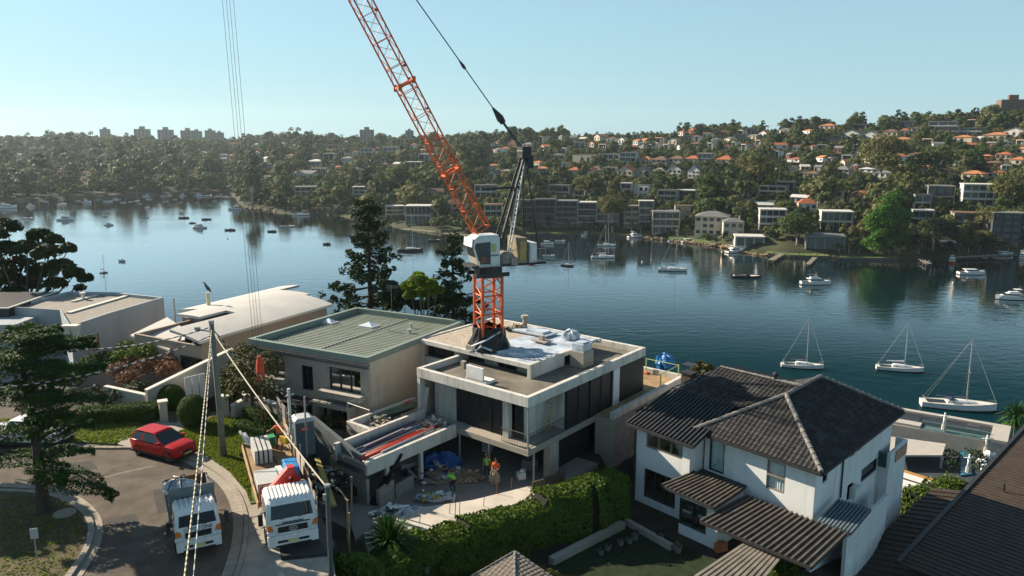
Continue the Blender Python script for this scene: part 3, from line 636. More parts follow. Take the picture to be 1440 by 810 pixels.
# the few that stand out
def far_tree(px, py, kd, W, Hh, base, nb, nper, leaf, label, seed, barkm=None, name='gum_tree', leafm=None, blobs=None, r=.45):
 p = far_hit(px, py); return make_tree(name, label, kd, W, Hh, base, nb, nper, leaf, barkm or pale_bark, seed, None, loc=p, leafm=leafm, blobs=blobs, r=r)
rb = np.random.default_rng(8)
gb = [((rb.normal()*3.6, rb.normal()*3.0, 3+q), (4.0, 4.0, 3.2)) for q in np.linspace(0, 20, 24)]
far_tree(1243, 355, 'bright', 22, 30, 2, 0, 380, .5, 'huge rounded bright green tree at the far waterfront', 1, bark, 'fig_tree', blobs=[((x*(1 if z < 14 else .7), y, z), r) for ((x, y, z), r) in gb]+[((rb.uniform(-10, 10), rb.uniform(-5, 5), rb.uniform(3, 20)), (3.6, 3.4, 2.8)) for _ in range(16)]+[((0, 0, 25), (6, 6, 4.5)), ((4, 0, 28), (4.4, 4.4, 3.4)), ((-7, 0, 16), (4.6, 4.6, 3.6)), ((8, 0, 19), (4.4, 4.4, 3.4))])
far_tree(861, 326, 'olive', 22, 24, 9, 14, 200, .5, 'spreading olive gum with a white trunk standing at the far shore', 2)
far_tree(822, 285, 'olive', 20, 20, 6, 13, 180, .55, 'brownish gum above the white-framed waterfront block', 3)
far_tree(925, 272, 'mid', 13, 18, 7, 9, 150, .5, 'yellow-green gum with a pale trunk above the grey framed house', 4)
far_tree(1065, 272, 'olive', 30, 28, 10, 16, 200, .7, 'big spreading gum with pale forked limbs above the cream terraces', 5)
far_tree(1237, 262, 'olive', 32, 36, 10, 18, 220, .75, 'tall grey-olive gum rising behind the bright green tree', 6)
far_tree(1310, 260, 'gum', 34, 26, 8, 16, 200, .75, 'broad dull green gum right of the tall gum on the slope', 7)
far_tree(1420, 312, 'olive', 26, 28, 12, 14, 200, .55, 'gum with tall white trunks near the right edge, beside the stepped block', 8)
far_tree(1388, 335, 'olive', 16, 17, 5, 10, 150, .5, 'rounded brown-green tree in front of the dim slate flats', 9)
far_tree(1120, 345, 'mid', 22, 17, 4, 13, 200, .5, 'bushy tree leaning over the lawn right of the white boathouse', 10)
far_tree(1310, 345, 'dark', 26, 15, 3, 12, 200, .5, 'dark shaded trees at the water right of the bright green tree', 11, bark, 'evergreen_tree')
far_tree(1000, 292, 'dark', 18, 24, 3, 12, 180, .55, 'very dark dense tree above the big cream waterfront house', 12, bark, 'evergreen_tree')
# foreshore lawns, seawalls, rocks
def foreshore(pts, mt, name, z0=-1, z1=1.9, kind='structure', depth_m=14):
 poly = []; back = []
 for px, py in pts:
  p = at(px, py, .5); d = Vector((p.x, p.y)); n_ = d.normalized(); poly.append((p.x, p.y)); back.append((p.x+n_.x*depth_m, p.y+n_.y*depth_m))
 q = MB(); q.prism(poly+back[::-1], z0, z1); o = struct(name, q, mt); return o
lawn_m = mat('lawn', (.085, .13, .028), .95, .3, .15, bump=.3, bscale=2)
sandst = mat('sandstone', (.24, .17, .10), .9, .35, .3, bump=.6, bscale=2, dirt=(.12, .10, .07), dscale=.2)
foreshore([(740, 330.5), (790, 329.8), (850, 330.5), (895, 332.5)], lawn_m, 'lawn', z1=1.3, depth_m=12); foreshore([(940, 336.5), (985, 342), (1000, 344)], lawn_m, 'lawn', z1=1.5, depth_m=14)
foreshore([(1078, 357.5), (1110, 361), (1150, 362), (1165, 362.5)], lawn_m, 'lawn', z1=1.4, depth_m=12); foreshore([(1180, 364), (1220, 364.5), (1262, 365)], lawn_m, 'lawn', z1=1.3, depth_m=10)
seaw = mat('seawall_stone', (.10, .09, .075), .95, .3, .5)
for ps_ in ([(738, 330.6), (790, 329.9), (850, 330.6), (896, 332.6)], [(1076, 357.6), (1110, 361.1), (1150, 362.1), (1166, 362.6)], [(1178, 364.1), (1220, 364.6), (1264, 365.1)]): foreshore(ps_, seaw, 'seawall', z1=1.25, depth_m=.7)
rk = random.Random(4)
def rock(px, py, s, label, grp):
 p = at(px, py, 0); q = MB(); sd_ = rk.random()*9
 q.ell((p.x, p.y+s, s*.15), s*1.2, s, s*.62, 10, 7, fn=lambda d: .82+.28*math.sin(d.x*4.1+sd_)*math.cos(d.y*3.7+sd_*2)+.12*math.sin(d.z*7+sd_))
 tag(q.build('rock', sandst), label, 'rock', grp)
for (x0, x1, y0, y1, k, wh) in [(900, 935, 335, 338, 8, 'below the sandy terrace house'), (940, 1000, 339, 346, 12, 'along the lawn under the cream houses'), (1003, 1032, 346, 351, 9, 'below the big cream waterfront house'), (1038, 1078, 355, 361, 9, 'under the white boathouse'), (1080, 1180, 360, 364, 14, 'along the right-hand lawn'), (342, 440, 294, 302, 14, 'at the foot of the wooded point')]:
 for i in range(k):
  f = (i+rk.random()*.7)/k; rock(lerp(x0, x1, f), lerp(y0, y1, f), rk.uniform(1.0, 2.6), 'orange-brown boulders at the water '+wh, 'shore boulders '+wh)
# ================= boats =================
B_HULL = mat('boat_white_hull', (.72, .71, .68), .35, .05, 1, spec=.5); B_DECK = mat('boat_deck', (.62, .58, .5), .6, .1, 2); B_DARKHULL = mat('boat_navy_hull', (.015, .02, .035), .3, .1, 1, spec=.5)
B_ANTI = mat('boat_waterline', (.02, .025, .03), .5, .2, 1); B_ALU = mat('boat_aluminium', (.55, .55, .53), .35, .1, 3, metal=.6); B_CANVAS = mat('boat_canvas', (.03, .05, .09), .8, .15, 2); B_RED = mat('boat_red', (.4, .03, .02), .5, .1, 1)
B_GLS = glassmat('boat_window', (.012, .016, .02), .08); B_WOOD = mat('boat_teak', (.22, .12, .06), .7, .2, 4); B_ROPE = mat('boat_wire', (.16, .16, .16), .6, .1, 2)
def hull_rings(Lh, bw, stern=.72, fb=1.0, bow=1.35, dr=.35, n=11):
 rings = []
 for i in range(n):
  t = i/(n-1); x = -Lh/2+Lh*t
  w = bw/2*(stern+(1-stern)*math.sin(min(1, t/.45)*math.pi/2))*(1 if t < .45 else math.cos((t-.45)/.55*math.pi/2)**.75+.012)
  sh = fb+(bow-fb)*t**1.6
  ov = .35*Lh*.1*(1 if t > .9 else 0)
  rings.append([(x, -w, sh), (x, -w*.94, .22), (x-ov*.5, -w*.80, .02), (x-ov, -w*.45, -dr), (x-ov, w*.45, -dr), (x-ov*.5, w*.80, .02), (x, w*.94, .22), (x, w, sh)])
 return rings
def hull_part(root, Lh, bw, hullm=B_HULL, deckm=B_DECK, **k):
 rg = hull_rings(Lh, bw, **k); q = MB(); nr = len(rg)
 for i in range(nr-1):
  a, b = rg[i], rg[i+1]
  for j in range(7): q.add([a[j], b[j], b[j+1], a[j+1]], [(0, 1, 2, 3)], 1 if 1 <= j <= 5 else 0)
 q.add(rg[0], [tuple(range(8))], 0)
 q.build('hull', [hullm, B_ANTI], root)
 d = MB()
 for i in range(nr-1): d.add([rg[i][0], rg[i][7], rg[i+1][7], rg[i+1][0]], [(0, 3, 2, 1)]);
 d.v = [(x, y*.97, z-.06) for x, y, z in d.v]; d.build('deck', deckm, root)
 r_ = MB()
 for sgn in (0, 7): r_.tube([rg[i][sgn] for i in range(nr)], .045, 4)
 r_.build('gunwale', hullm, root); return rg
def make_sailboat(name, label, Lh=11, hullm=B_HULL, mast=14, cover=B_CANVAS, bimini=False):
 root = thing(name, label, 'sailing boat', (0, 0, 0)); bw = Lh*.3; fb = Lh*.085
 hull_part(root, Lh, bw, hullm, fb=fb, bow=fb*1.35, dr=.4, stern=.7)
 c = MB(); zs = fb*1.06
 rings = []
 for t, w, h in ((-.16, .52, .5), (-.1, .56, .62), (.08, .5, .55), (.2, .38, .4), (.27, .22, .1)):
  x = Lh*t; ww = bw*.5*w; rings.append([(x, -ww, zs-.1), (x, -ww*.86, zs+h), (x, ww*.86, zs+h), (x, ww, zs-.1)])
 c.loft(rings); c.build('cabin', B_HULL, root)
 for s_ in (-1, 1):
  q = MB(); q.hexa([(Lh*-.1, s_*bw*.262-.012, zs+.22), (Lh*.13, s_*bw*.215-.012, zs+.2), (Lh*.13, s_*bw*.215+.012, zs+.2), (Lh*-.1, s_*bw*.262+.012, zs+.22), (Lh*-.1, s_*bw*.25-.012, zs+.42), (Lh*.13, s_*bw*.205-.012, zs+.36), (Lh*.13, s_*bw*.205+.012, zs+.36), (Lh*-.1, s_*bw*.25+.012, zs+.42)]); q.build('cabin_window', B_GLS, root)
 q = MB(); q.box(-Lh*.43, -Lh*.18, -bw*.24, bw*.24, zs-.02, zs+.03); q.build('cockpit', B_ANTI, root)
 mx = Lh*.1; m_ = MB(); m_.tube([(mx, 0, zs), (mx-.15, 0, zs+mast)], [.11, .075], 7); m_.build('mast', B_ALU, root)
 q = MB(); q.tube([(mx-.05, -bw*.2, zs+mast*.5), (mx-.05, bw*.2, zs+mast*.5)], .04, 5); q.build('spreader', B_ALU, root)
 q = MB(); q.tube([(mx-.1, 0, zs+1.35), (-Lh*.3, 0, zs+1.25)], .07, 6); bo = q.build('boom', B_ALU, root)
 q = MB(); q.tube([(mx-.3, 0, zs+1.55), (0, 0, zs+1.55), (-Lh*.29, 0, zs+1.4)], [.2, .17, .1], 7); sv = q.build('sail_cover', cover, bo);
 q = MB(); top = (mx-.15, 0, zs+mast)
 q.tube([top, (Lh*.49, 0, fb*1.4)], .032, 4); q.build('forestay', B_ALU, root)
 q = MB(); q.tube([top, (-Lh*.48, bw*.2, fb)], .022, 3); q.tube([top, (-Lh*.48, -bw*.2, fb)], .022, 3); q.build('backstay', B_ROPE, root)
 q = MB()
 for s_ in (-1, 1): q.tube([top, (mx-.05, s_*bw*.2, zs+mast*.5), (mx-.3, s_*bw*.47, fb*1.1)], .012, 3)
 q.build('shroud', B_ROPE, root)
 q = MB(); q.tube([(Lh*.40, -bw*.16, fb*1.3), (Lh*.40, -bw*.16, fb*1.3+.6), (Lh*.49, 0, fb*1.35+.65), (Lh*.40, bw*.16, fb*1.3+.6), (Lh*.40, bw*.16, fb*1.3)], .025, 4); q.build('bow_rail', B_ALU, root)
 q = MB(); q.tube([(-Lh*.42, -bw*.36, fb), (-Lh*.46, -bw*.34, fb+.7), (-Lh*.46, bw*.34, fb+.7), (-Lh*.42, bw*.36, fb)], .03, 4); q.build('stern_rail', B_ALU, root)
 if bimini: q = MB(); q.loft([[(-Lh*.2, y*bw*.3, fb+1.0+.25*(1-y*y)) for y in (-1, -.5, 0, .5, 1)], [(-Lh*.11, y*bw*.3, fb+1.25+.25*(1-y*y)) for y in (-1, -.5, 0, .5, 1)], [(-Lh*.06, y*bw*.28, fb+.7+.2*(1-y*y)) for y in (-1, -.5, 0, .5, 1)]], closed=False, cap=False); q.build('spray_hood', cover, root)
 return root
def make_cruiser(name, label, Lh=10, fly=True, hullm=B_HULL, canopy=False):
 root = thing(name, label, 'motor boat', (0, 0, 0)); bw = Lh*.33; fb = Lh*.1
 hull_part(root, Lh, bw, hullm, fb=fb, bow=fb*1.6, dr=.3, stern=.92)
 def cab(z0, z1, x0, x1, rk, w, name, mm):
  q = MB(); q.hexa([(x0, -w, z0), (x1+rk, -w*.72, z0), (x1+rk, w*.72, z0), (x0, w, z0), (x0+.1, -w*.88, z1), (x1, -w*.62, z1), (x1, w*.62, z1), (x0+.1, w*.88, z1)]); return q.build(name, mm, root)
 z = fb*1.05; cab(z, z+.55, -Lh*.2, Lh*.3, Lh*.1, bw*.42, 'cabin', B_HULL); cab(z+.55, z+1.15, -Lh*.2, Lh*.17, Lh*.09, bw*.39, 'window_band', B_GLS); cab(z+1.15, z+1.3, -Lh*.3, Lh*.17, .05, bw*.42, 'cabin_roof', B_HULL)
 if fly:
  cab(z+1.3, z+1.85, -Lh*.2, Lh*.08, .5, bw*.32, 'flybridge', B_HULL)
  q = MB(); q.tube([(-Lh*.16, -bw*.3, z+1.8), (-Lh*.22, -bw*.28, z+2.7), (-Lh*.22, bw*.28, z+2.7), (-Lh*.16, bw*.3, z+1.8)], .05, 5); q.box(-Lh*.28, -Lh*.06, -bw*.3, bw*.3, z+2.7, z+2.78); q.build('hard_top', B_CANVAS if canopy else B_HULL, root)
  q = MB(); q.tube([(-Lh*.2, 0, z+2.7), (-Lh*.22, 0, z+4.2)], .03, 4); q.build('aerial', B_ALU, root)
 q = MB()
 for s_ in (-1, 1): q.tube([(-Lh*.05, s_*bw*.46, fb*1.2), (-Lh*.05, s_*bw*.46, fb*1.2+.6), (Lh*.3, s_*bw*.33, fb*1.4+.6), (Lh*.47, s_*.1, fb*1.6+.6)], .025, 4)
 q.build('bow_rail', B_ALU, root); q = MB(); q.box(-Lh*.46, -Lh*.24, -bw*.36, bw*.36, fb*.97, fb*1.02); q.build('cockpit', B_ANTI, root)
 q = MB(); q.box(-Lh*.54, -Lh*.49, -bw*.38, bw*.38, .25, .33); q.build('swim_platform', B_WOOD, root)
 return root
def make_runabout(name, label, Lh=6.5, hullm=B_HULL):
 root = thing(name, label, 'motor boat', (0, 0, 0)); bw = Lh*.36; fb = .75
 hull_part(root, Lh, bw, hullm, fb=fb, bow=fb*1.35, dr=.2, stern=.9)
 q = MB(); q.box(-Lh*.42, Lh*.1, -bw*.36, bw*.36, fb-.02, fb+.03); q.build('cockpit', B_ANTI, root)
 q = MB(); q.hexa([(Lh*.0, -bw*.4, fb+.03), (Lh*.14, -bw*.34, fb+.03), (Lh*.14, bw*.34, fb+.03), (Lh*.0, bw*.4, fb+.03), (Lh*-.03, -bw*.36, fb+.6), (Lh*.02, -bw*.33, fb+.6), (Lh*.02, bw*.33, fb+.6), (Lh*-.03, bw*.36, fb+.6)]); q.build('windscreen', B_GLS, root)
 q = MB(); q.box(-Lh*.56, -Lh*.49, -.2, .2, .1, 1.15); q.build('outboard_motor', B_DARKHULL, root)
 return root
def moor(o, px, py, yaw=0):
 p = at(px, py, 0); o.location = (p.x, p.y, 0.0); o.rotation_euler = (0, 0, R(yaw)); return o
GB = 'boats moored in the harbour'
def blen(px, py, wpx): return wpx*depth_of(at(px, py, 0))/FPX
# the named sailing boats of the right-hand water
def sail_at(px, py, wpx, mpx, yaw, label, hullm=B_HULL, cover=B_CANVAS, bim=False):
 Lh = blen(px, py, wpx)/max(.6, abs(math.cos(R(yaw)))); mh = mpx*depth_of(at(px, py, 0))/FPX
 return moor(make_sailboat('sailing_boat', label, Lh, hullm, mh, cover, bim), px, py, yaw)
sail_at(1347, 574, 92, 92, -16, 'large white sailing yacht with dark spray hood moored beside the waterfront roof', bim=True)
sail_at(1265, 521, 58, 64, -18, 'slim white sailing boat in the middle of the three lower-right yachts', cover=B_HULL)
sail_at(1128, 517, 55, 68, -14, 'white sailing boat with bare boom, leftmost of the three lower-right yachts')
sail_at(946, 381, 39, 55, -12, 'white sailing yacht in mid-harbour, right of the crane, with its boom rolled')
sail_at(848, 363, 33, 44, -3, 'white sailing boat in front of the waterfront gum, nearer of the pair', cover=B_HULL)
sail_at(853, 346, 25, 42, -8, 'white sailing boat closest to the grassy shore under the waterfront gum')
sail_at(798, 374, 17, 32, -28, 'small sailing boat with dark hull stripe right of the crane counterweights', B_DARKHULL)
sail_at(577, 353, 36, 48, 4, 'dark navy sailing yacht moored behind the tall pine', B_DARKHULL)
sail_at(423, 303, 24, 30, 6, 'white sailing boat close to the wooded point')
sail_at(146, 384, 9, 26, 30, 'small dark sailing boat alone on the bright left-hand water', B_DARKHULL)
def cru_at(px, py, wpx, yaw, label, fly=True, hullm=B_HULL, canopy=False):
 return moor(make_cruiser('motor_cruiser', label, blen(px, py, wpx)/max(.6, abs(math.cos(R(yaw)))), fly, hullm, canopy), px, py, yaw)
cru_at(1147, 400, 41, -6, 'white motor cruiser with a brown stripe in mid-harbour left of the bright tree reflection', canopy=True); cru_at(1422, 421, 42, 172, 'white flybridge cruiser at the right edge of the harbour'); cru_at(1366, 386, 36, -5, 'low white cruiser with a thin mast near the right-hand jetties', False)
cru_at(1033, 355, 26, 25, 'white flybridge cruiser tied up beside the white boathouse'); cru_at(893, 334, 21, 20, 'white cruiser moored below the modern waterfront block'); cru_at(770, 344, 18, -8, 'white cruiser just right of the crane counterweights', False); cru_at(824, 331, 12, 60, 'small cruiser against the grassy seawall', False)
cru_at(968, 341, 20, 15, 'low white cruiser tied up at the rocks under the cream house', False); cru_at(1411, 360, 30, 8, 'pale cruiser in the shade at the right-hand jetty', False); cru_at(1437, 362, 14, 60, 'cruiser cut by the right edge of the picture in the shade')
cru_at(1338, 369, 15, 70, 'red and white cruiser at the end of the right-hand jetty', True, B_RED); cru_at(10, 293, 26, 8, 'large white cruiser at the left edge of the far bay')
def run_at(px, py, wpx, yaw, label, hullm=B_HULL):
 return moor(make_runabout('runabout', label, blen(px, py, wpx)/max(.6, abs(math.cos(R(yaw)))), hullm), px, py, yaw)
run_at(1050, 390, 38, -12, 'dark-hulled runabout with a cream deck in mid-harbour', B_DARKHULL); run_at(788, 340, 14, 0, 'small white motor boat off the grassy seawall'); run_at(772, 361, 17, -8, 'small open tender right of the crane counterweights'); run_at(612, 339, 18, 5, 'dark covered runabout behind the tall pine', B_DARKHULL)
run_at(460, 344, 10, 0, 'tiny dark dinghy on the smooth water left of the tall pine', B_DARKHULL); run_at(404, 319, 22, 0, 'white runabout off the wooded point'); run_at(383, 326, 12, 0, 'small dark boat off the wooded point', B_DARKHULL); run_at(946, 339, 14, 20, 'white runabout pulled in among the rocks'); run_at(1386, 361, 12, 30, 'small boat in the shade among the right-hand jetties')
run_at(1303, 369, 12, 20, 'white work punt in front of the dark trees at right'); run_at(1356, 363, 10, 60, 'grey dinghy in the shade by the right-hand jetty', B_DARKHULL)
# the moored fleet of the left bay
FL = [(44, 291, 14, 'c'), (40, 308, 16, 'r'), (88, 288, 15, 's'), (92, 310, 22, 'c'), (122, 285, 14, 'c'), (147, 305, 9, 'c'), (147, 298, 8, 'r'), (153, 317, 13, 'c'), (152, 284, 13, 'r'), (164, 281, 11, 's'), (173, 285, 8, 'r'), (184, 284, 7, 'r'), (193, 283, 9, 's'), (206, 277, 11, 'c'), (210, 281, 8, 's'), (197, 287, 6, 'r'), (208, 293, 9, 'c'), (204, 307, 10, 'r'), (230, 276, 10, 's'), (233, 284, 9, 'r'), (238, 289, 5, 'r'), (246, 281, 6, 'r'), (254, 285, 6, 'r'), (256, 276, 11, 'c'), (267, 289, 6, 'r'), (276, 285, 5, 'r'), (281, 276, 12, 'c'), (293, 276, 12, 'r'), (294, 289, 5, 'r'), (255, 300, 11, 'c'), (259, 307, 14, 'rd'), (280, 321, 22, 'c'), (270, 314, 10, 'rd'), (290, 309, 13, 'rd'), (324, 324, 15, 'rd'), (331, 295, 20, 'c'), (308, 275, 9, 'r'), (318, 277, 8, 's'), (302, 283, 6, 'r'), (64, 284, 8, 's'), (110, 283, 7, 'r'), (138, 281, 6, 'r'), (22, 283, 9, 's')]
ps = make_sailboat('sailing_boat', 'white sailing boat in the far left bay', 9.5, B_HULL, 11); pc = make_cruiser('motor_cruiser', 'white cruiser in the far left bay', 9.5); pr = make_runabout('runabout', 'small white boat in the far left bay', 6.5)
rf_ = random.Random(2); first = set()
REFL = [(0, 'at the far left'), (70, 'under the wooded left hill'), (140, 'below the leftmost tower block'), (190, 'below the second tower block'), (225, 'below the twin tower'), (262, 'below the pink tower'), (300, 'near the wooded point')]
for (px, py, w, kd) in FL:
 base = {'s': ps, 'c': pc, 'r': pr}[kd[0]]; L0 = {'s': 9.5, 'c': 9.5, 'r': 6.5}[kd[0]]; s = blen(px, py, w)/L0*(.95)
 nm = {'s': 'white sailing boat', 'c': 'white cruiser', 'r': 'small white motor boat', 'rd': 'small dark motor boat'}[kd]
 rowd = 'in the back row' if py < 283 else ('in the front of the fleet' if py > 298 else 'in the middle of the fleet')
 lb = f'{nm} {rowd}, {[b for a, b in REFL if a <= px][-1]}'
 if kd[0] in first: o = dup(base, label=lb, group='moored fleet, '+lb, recolor={'boat_white_hull': B_DARKHULL} if kd == 'rd' else None)
 else: o = base; first.add(kd[0]); o['label'] = lb; o['group'] = 'moored fleet, '+lb
 o.scale = (s, s, s); moor(o, px, py, rf_.choice([-15, 0, 10, 170, 190, 30]))
# moorings, swimmer's boat, jetties
BUOY = mat('mooring_buoy', (.7, .65, .55), .5, .1, 2)
for px, py, lb in [(903, 369, 'white mooring buoy left of the mid-harbour yacht'), (119, 406, 'round buoy beside the big left tree'), (320, 336, 'pale buoy right of the front of the fleet'), (1340, 399, 'pale buoy below the low cruiser with the thin mast')]:
 p = at(px, py, 0); q = MB(); q.ell((p.x, p.y, .2), .45, .45, .5, 10, 6); q.tube([(p.x, p.y, .6), (p.x, p.y, .95)], .05, 5); tag(q.build('mooring_buoy', BUOY, smooth=True), lb, 'buoy')
run_at(172, 368, 9, 0, 'little white boat under way on the bright water, trailing a wake')
JW = mat('jetty_timber', (.20, .17, .13), .9, .3, 2)
def jetty(px, py, px2, py2, w, label):
 a, b = at(px, py, 1.3), at(px2, py2, 1.3); root = thing('jetty', label, 'jetty', (a.x, a.y, 0)); q = MB(); q.beam(a, b, w, .25); q.build('deck', JW, root); d = (b-a); n_ = Vector((-d.y, d.x, 0)).normalized()*w*.45
 for i in range(4):
  for s_ in (-1, 1): c = a+d*(i/3)+n_*s_; q = MB(); q.tube([(c.x, c.y, -1.5), (c.x, c.y, 2.0)], .16, 6); q.build('pile', JW, root)
jetty(300, 277, 335, 277, 4, 'long timber jetty at the corner of the wooded point'); jetty(566, 322, 612, 326, 5, 'pale concrete jetty in front of the white-roofed cream house'); jetty(623, 328, 660, 331, 4, 'timber jetty behind the crane cab'); jetty(992, 346, 1016, 341, 1.6, 'narrow bridge-like jetty at the rocks under the cream house')
jetty(1136, 372, 1146, 362, 2.2, 'short ramp jetty below the right-hand lawn'); jetty(1294, 364, 1306, 371, 2.5, 'white-edged ramp in front of the dark trees'); jetty(1340, 362, 1430, 358, 4, 'long shaded jetty at the right-hand shore'); jetty(1084, 366, 1100, 357, 3, 'stone boat ramp at the left end of the right-hand lawn')
# ================= the house under construction =================
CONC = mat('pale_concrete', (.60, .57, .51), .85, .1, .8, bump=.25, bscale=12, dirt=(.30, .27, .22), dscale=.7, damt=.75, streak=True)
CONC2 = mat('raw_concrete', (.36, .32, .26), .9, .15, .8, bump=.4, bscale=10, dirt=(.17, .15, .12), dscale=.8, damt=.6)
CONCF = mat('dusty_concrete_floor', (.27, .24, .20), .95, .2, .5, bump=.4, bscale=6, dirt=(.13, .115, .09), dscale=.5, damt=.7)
DARKP = mat('black_cladding', (.018, .02, .02), .45, .25, 1.5, dirt=(.05, .045, .04), dscale=1.2, damt=.25, streak=True); DARKG = mat('dark_green_membrane', (.02, .026, .022), .6, .2, 2)
LIME = mat('limestone_blocks', (.44, .40, .33), .9, .12, 2.5, bump=.4, bscale=9, dirt=(.26, .23, .18), dscale=1, damt=.5)
ROOFD = mat('roof_deck_screed', (.17, .15, .115), .95, .3, .7, bump=.4, bscale=8, dirt=(.075, .07, .06), dscale=.45, damt=.8); PEB = mat('pebble_ballast', (.42, .36, .28), .95, .5, 9, bump=1.0, bscale=16)
SHEET = mat('white_membrane_sheet', (.43, .48, .53), .45, .35, 1.2, bump=.5, bscale=3); BLK = mat('black_plastic', (.012, .012, .012), .35, .3, 2, bump=.6, bscale=4)
STEEL = mat('galvanised_steel', (.35, .35, .34), .5, .15, 5, metal=.5); RUST = mat('rusty_reinforcing_bar', (.22, .10, .05), .9, .3, 6); WHITEP = mat('white_paint', (.75, .74, .70), .6, .06, 2)
TIMB = mat('raw_timber', (.42, .28, .14), .85, .3, 3); PLY = mat('formwork_plywood', (.33, .22, .11), .85, .3, 1.5); BLOCKM = None
GLD = glassmat('dark_house_glass'); FRAMED = mat('dark_window_frame', (.03, .03, .03), .5, .2, 2)
def blockmat(name, c, bw=.4, bh=.2, mortar=(.25, .23, .19)):
 m = bpy.data.materials.new(name); m.use_nodes = True; t = m.node_tree; n = t.nodes; L = t.links; b = n['Principled BSDF']; b.inputs['Roughness'].default_value = .92; b.inputs['Specular IOR Level'].default_value = .2
 tc = n.new('ShaderNodeTexCoord'); sx = n.new('ShaderNodeSeparateXYZ'); L.new(tc.outputs['Object'], sx.inputs[0])
 ad = n.new('ShaderNodeMath'); ad.operation = 'ADD'; L.new(sx.outputs[0], ad.inputs[0]); L.new(sx.outputs[1], ad.inputs[1])
 cb = n.new('ShaderNodeCombineXYZ'); L.new(ad.outputs[0], cb.inputs[0]); L.new(sx.outputs[2], cb.inputs[1])
 br = n.new('ShaderNodeTexBrick'); br.inputs['Scale'].default_value = 1; br.inputs['Brick Width'].default_value = bw; br.inputs['Row Height'].default_value = bh; br.inputs['Mortar Size'].default_value = .012
 br.inputs['Color1'].default_value = tuple(c)+(1,); br.inputs['Color2'].default_value = tuple(x*.82 for x in c)+(1,); br.inputs['Mortar'].default_value = tuple(mortar)+(1,)
 L.new(cb.outputs[0], br.inputs['Vector']); nz = n.new('ShaderNodeTexNoise'); nz.inputs['Scale'].default_value = 2.5; nz.inputs['Detail'].default_value = 7; L.new(tc.outputs['Object'], nz.inputs['Vector'])
 mx = n.new('ShaderNodeMixRGB'); mx.blend_type = 'MULTIPLY'; mx.inputs[0].default_value = .55; L.new(br.outputs[0], mx.inputs[1]); L.new(nz.outputs[0], mx.inputs[2]); L.new(mx.outputs[0], b.inputs['Base Color'])
 bp = n.new('ShaderNodeBump'); bp.inputs['Strength'].default_value = .5; bp.inputs['Distance'].default_value = .02; L.new(br.outputs[1], bp.inputs['Height']); bp.invert = True; L.new(bp.outputs[0], b.inputs['Normal']); MATS[name] = m; return m
BLOCKM = blockmat('concrete_blockwork', (.50, .46, .38)); LIMEB = blockmat('limestone_blockwork', (.46, .42, .35), .9, .45, (.36, .33, .27))
F = FC; ZF, ZS, ZC, ZP, ZU = 37.6, 40.4, 43.27, 43.93, 44.5
def bat(px, z, a=0.0):
 """b on the line a=const where a photo column falls"""
 lo, hi = -30.0, 60.0
 for _ in range(40):
  mid = (lo+hi)/2; p = F.pt(a, mid, z); q = 720+FPX*p.x/depth_of(p)
  if q < px: lo = mid
  else: hi = mid
 return lo
def aat(px, z, b=0.0):
 lo, hi = -30.0, 60.0
 for _ in range(40):
  mid = (lo+hi)/2; p = F.pt(mid, b, z); q = 720+FPX*p.x/depth_of(p)
  if q > px: lo = mid
  else: hi = mid
 return lo
bld = thing('unfinished_house', 'unfinished flat-roofed pale concrete house with dark panels, the crane standing on its roof', 'house', F.pt(5, 7, 37.6))
AL = aat(586, 43.6); BB = bat(908, 43.6)
# middle roof: deck, parapet, fascia
q = MB(); q.fbox(F, .32, AL-.32, .32, BB-.32, ZC+.05, 43.48); q.build('roof_deck', ROOFD, bld)
q = MB(); q.fbox(F, 0, AL, 0, .33, ZC-.02, ZP); q.fbox(F, 0, .33, .33, BB-.33, ZC-.02, ZP); q.fbox(F, 0, AL, BB-.33, BB, ZC-.02, ZP); q.fbox(F, AL-.33, AL, .33, BB-.33, ZC-.02, ZP); q.build('parapet', CONC, bld, bevel=.02)
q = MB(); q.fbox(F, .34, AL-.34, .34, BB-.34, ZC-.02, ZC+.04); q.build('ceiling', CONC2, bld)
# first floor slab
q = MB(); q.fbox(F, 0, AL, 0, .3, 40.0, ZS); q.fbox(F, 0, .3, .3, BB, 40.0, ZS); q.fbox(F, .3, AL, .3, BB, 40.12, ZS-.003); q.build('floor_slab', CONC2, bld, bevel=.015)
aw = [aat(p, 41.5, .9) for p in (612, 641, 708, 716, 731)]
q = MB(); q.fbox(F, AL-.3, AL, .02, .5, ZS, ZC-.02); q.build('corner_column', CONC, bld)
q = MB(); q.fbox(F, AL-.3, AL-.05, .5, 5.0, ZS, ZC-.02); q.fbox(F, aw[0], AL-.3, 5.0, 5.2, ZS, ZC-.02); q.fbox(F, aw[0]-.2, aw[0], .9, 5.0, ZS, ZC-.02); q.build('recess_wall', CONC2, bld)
q = MB(); q.fbox(F, aw[1], aw[0], .95, 1.1, ZS, ZC-.02); k = int((aw[0]-aw[1])/.16)
for i in range(k): x = aw[1]+(i+.5)*(aw[0]-aw[1])/k; q.fbox(F, x-.045, x+.045, .86, .95, ZS, ZC-.03)
q.build('ribbed_wall_panel', CONC, bld)
n_ = 4
for i in range(n_):
 x0 = lerp(aw[1], aw[2], i/n_); x1 = lerp(aw[1], aw[2], (i+1)/n_); q = MB(); q.fbox(F, x1+.03, x0-.03, .95, 1.0, ZS+.05, ZC-.05); gp = q.build('dark_glazing_panel', DARKP, bld)
 q = MB(); q.fbox(F, x1-.035, x1+.035, .88, 1.06, ZS, ZC-.02); q.build('mullion', FRAMED, gp)
q = MB(); q.fbox(F, aw[3], aw[2], .8, 1.2, ZS, ZC-.02); q.build('column', CONC, bld)
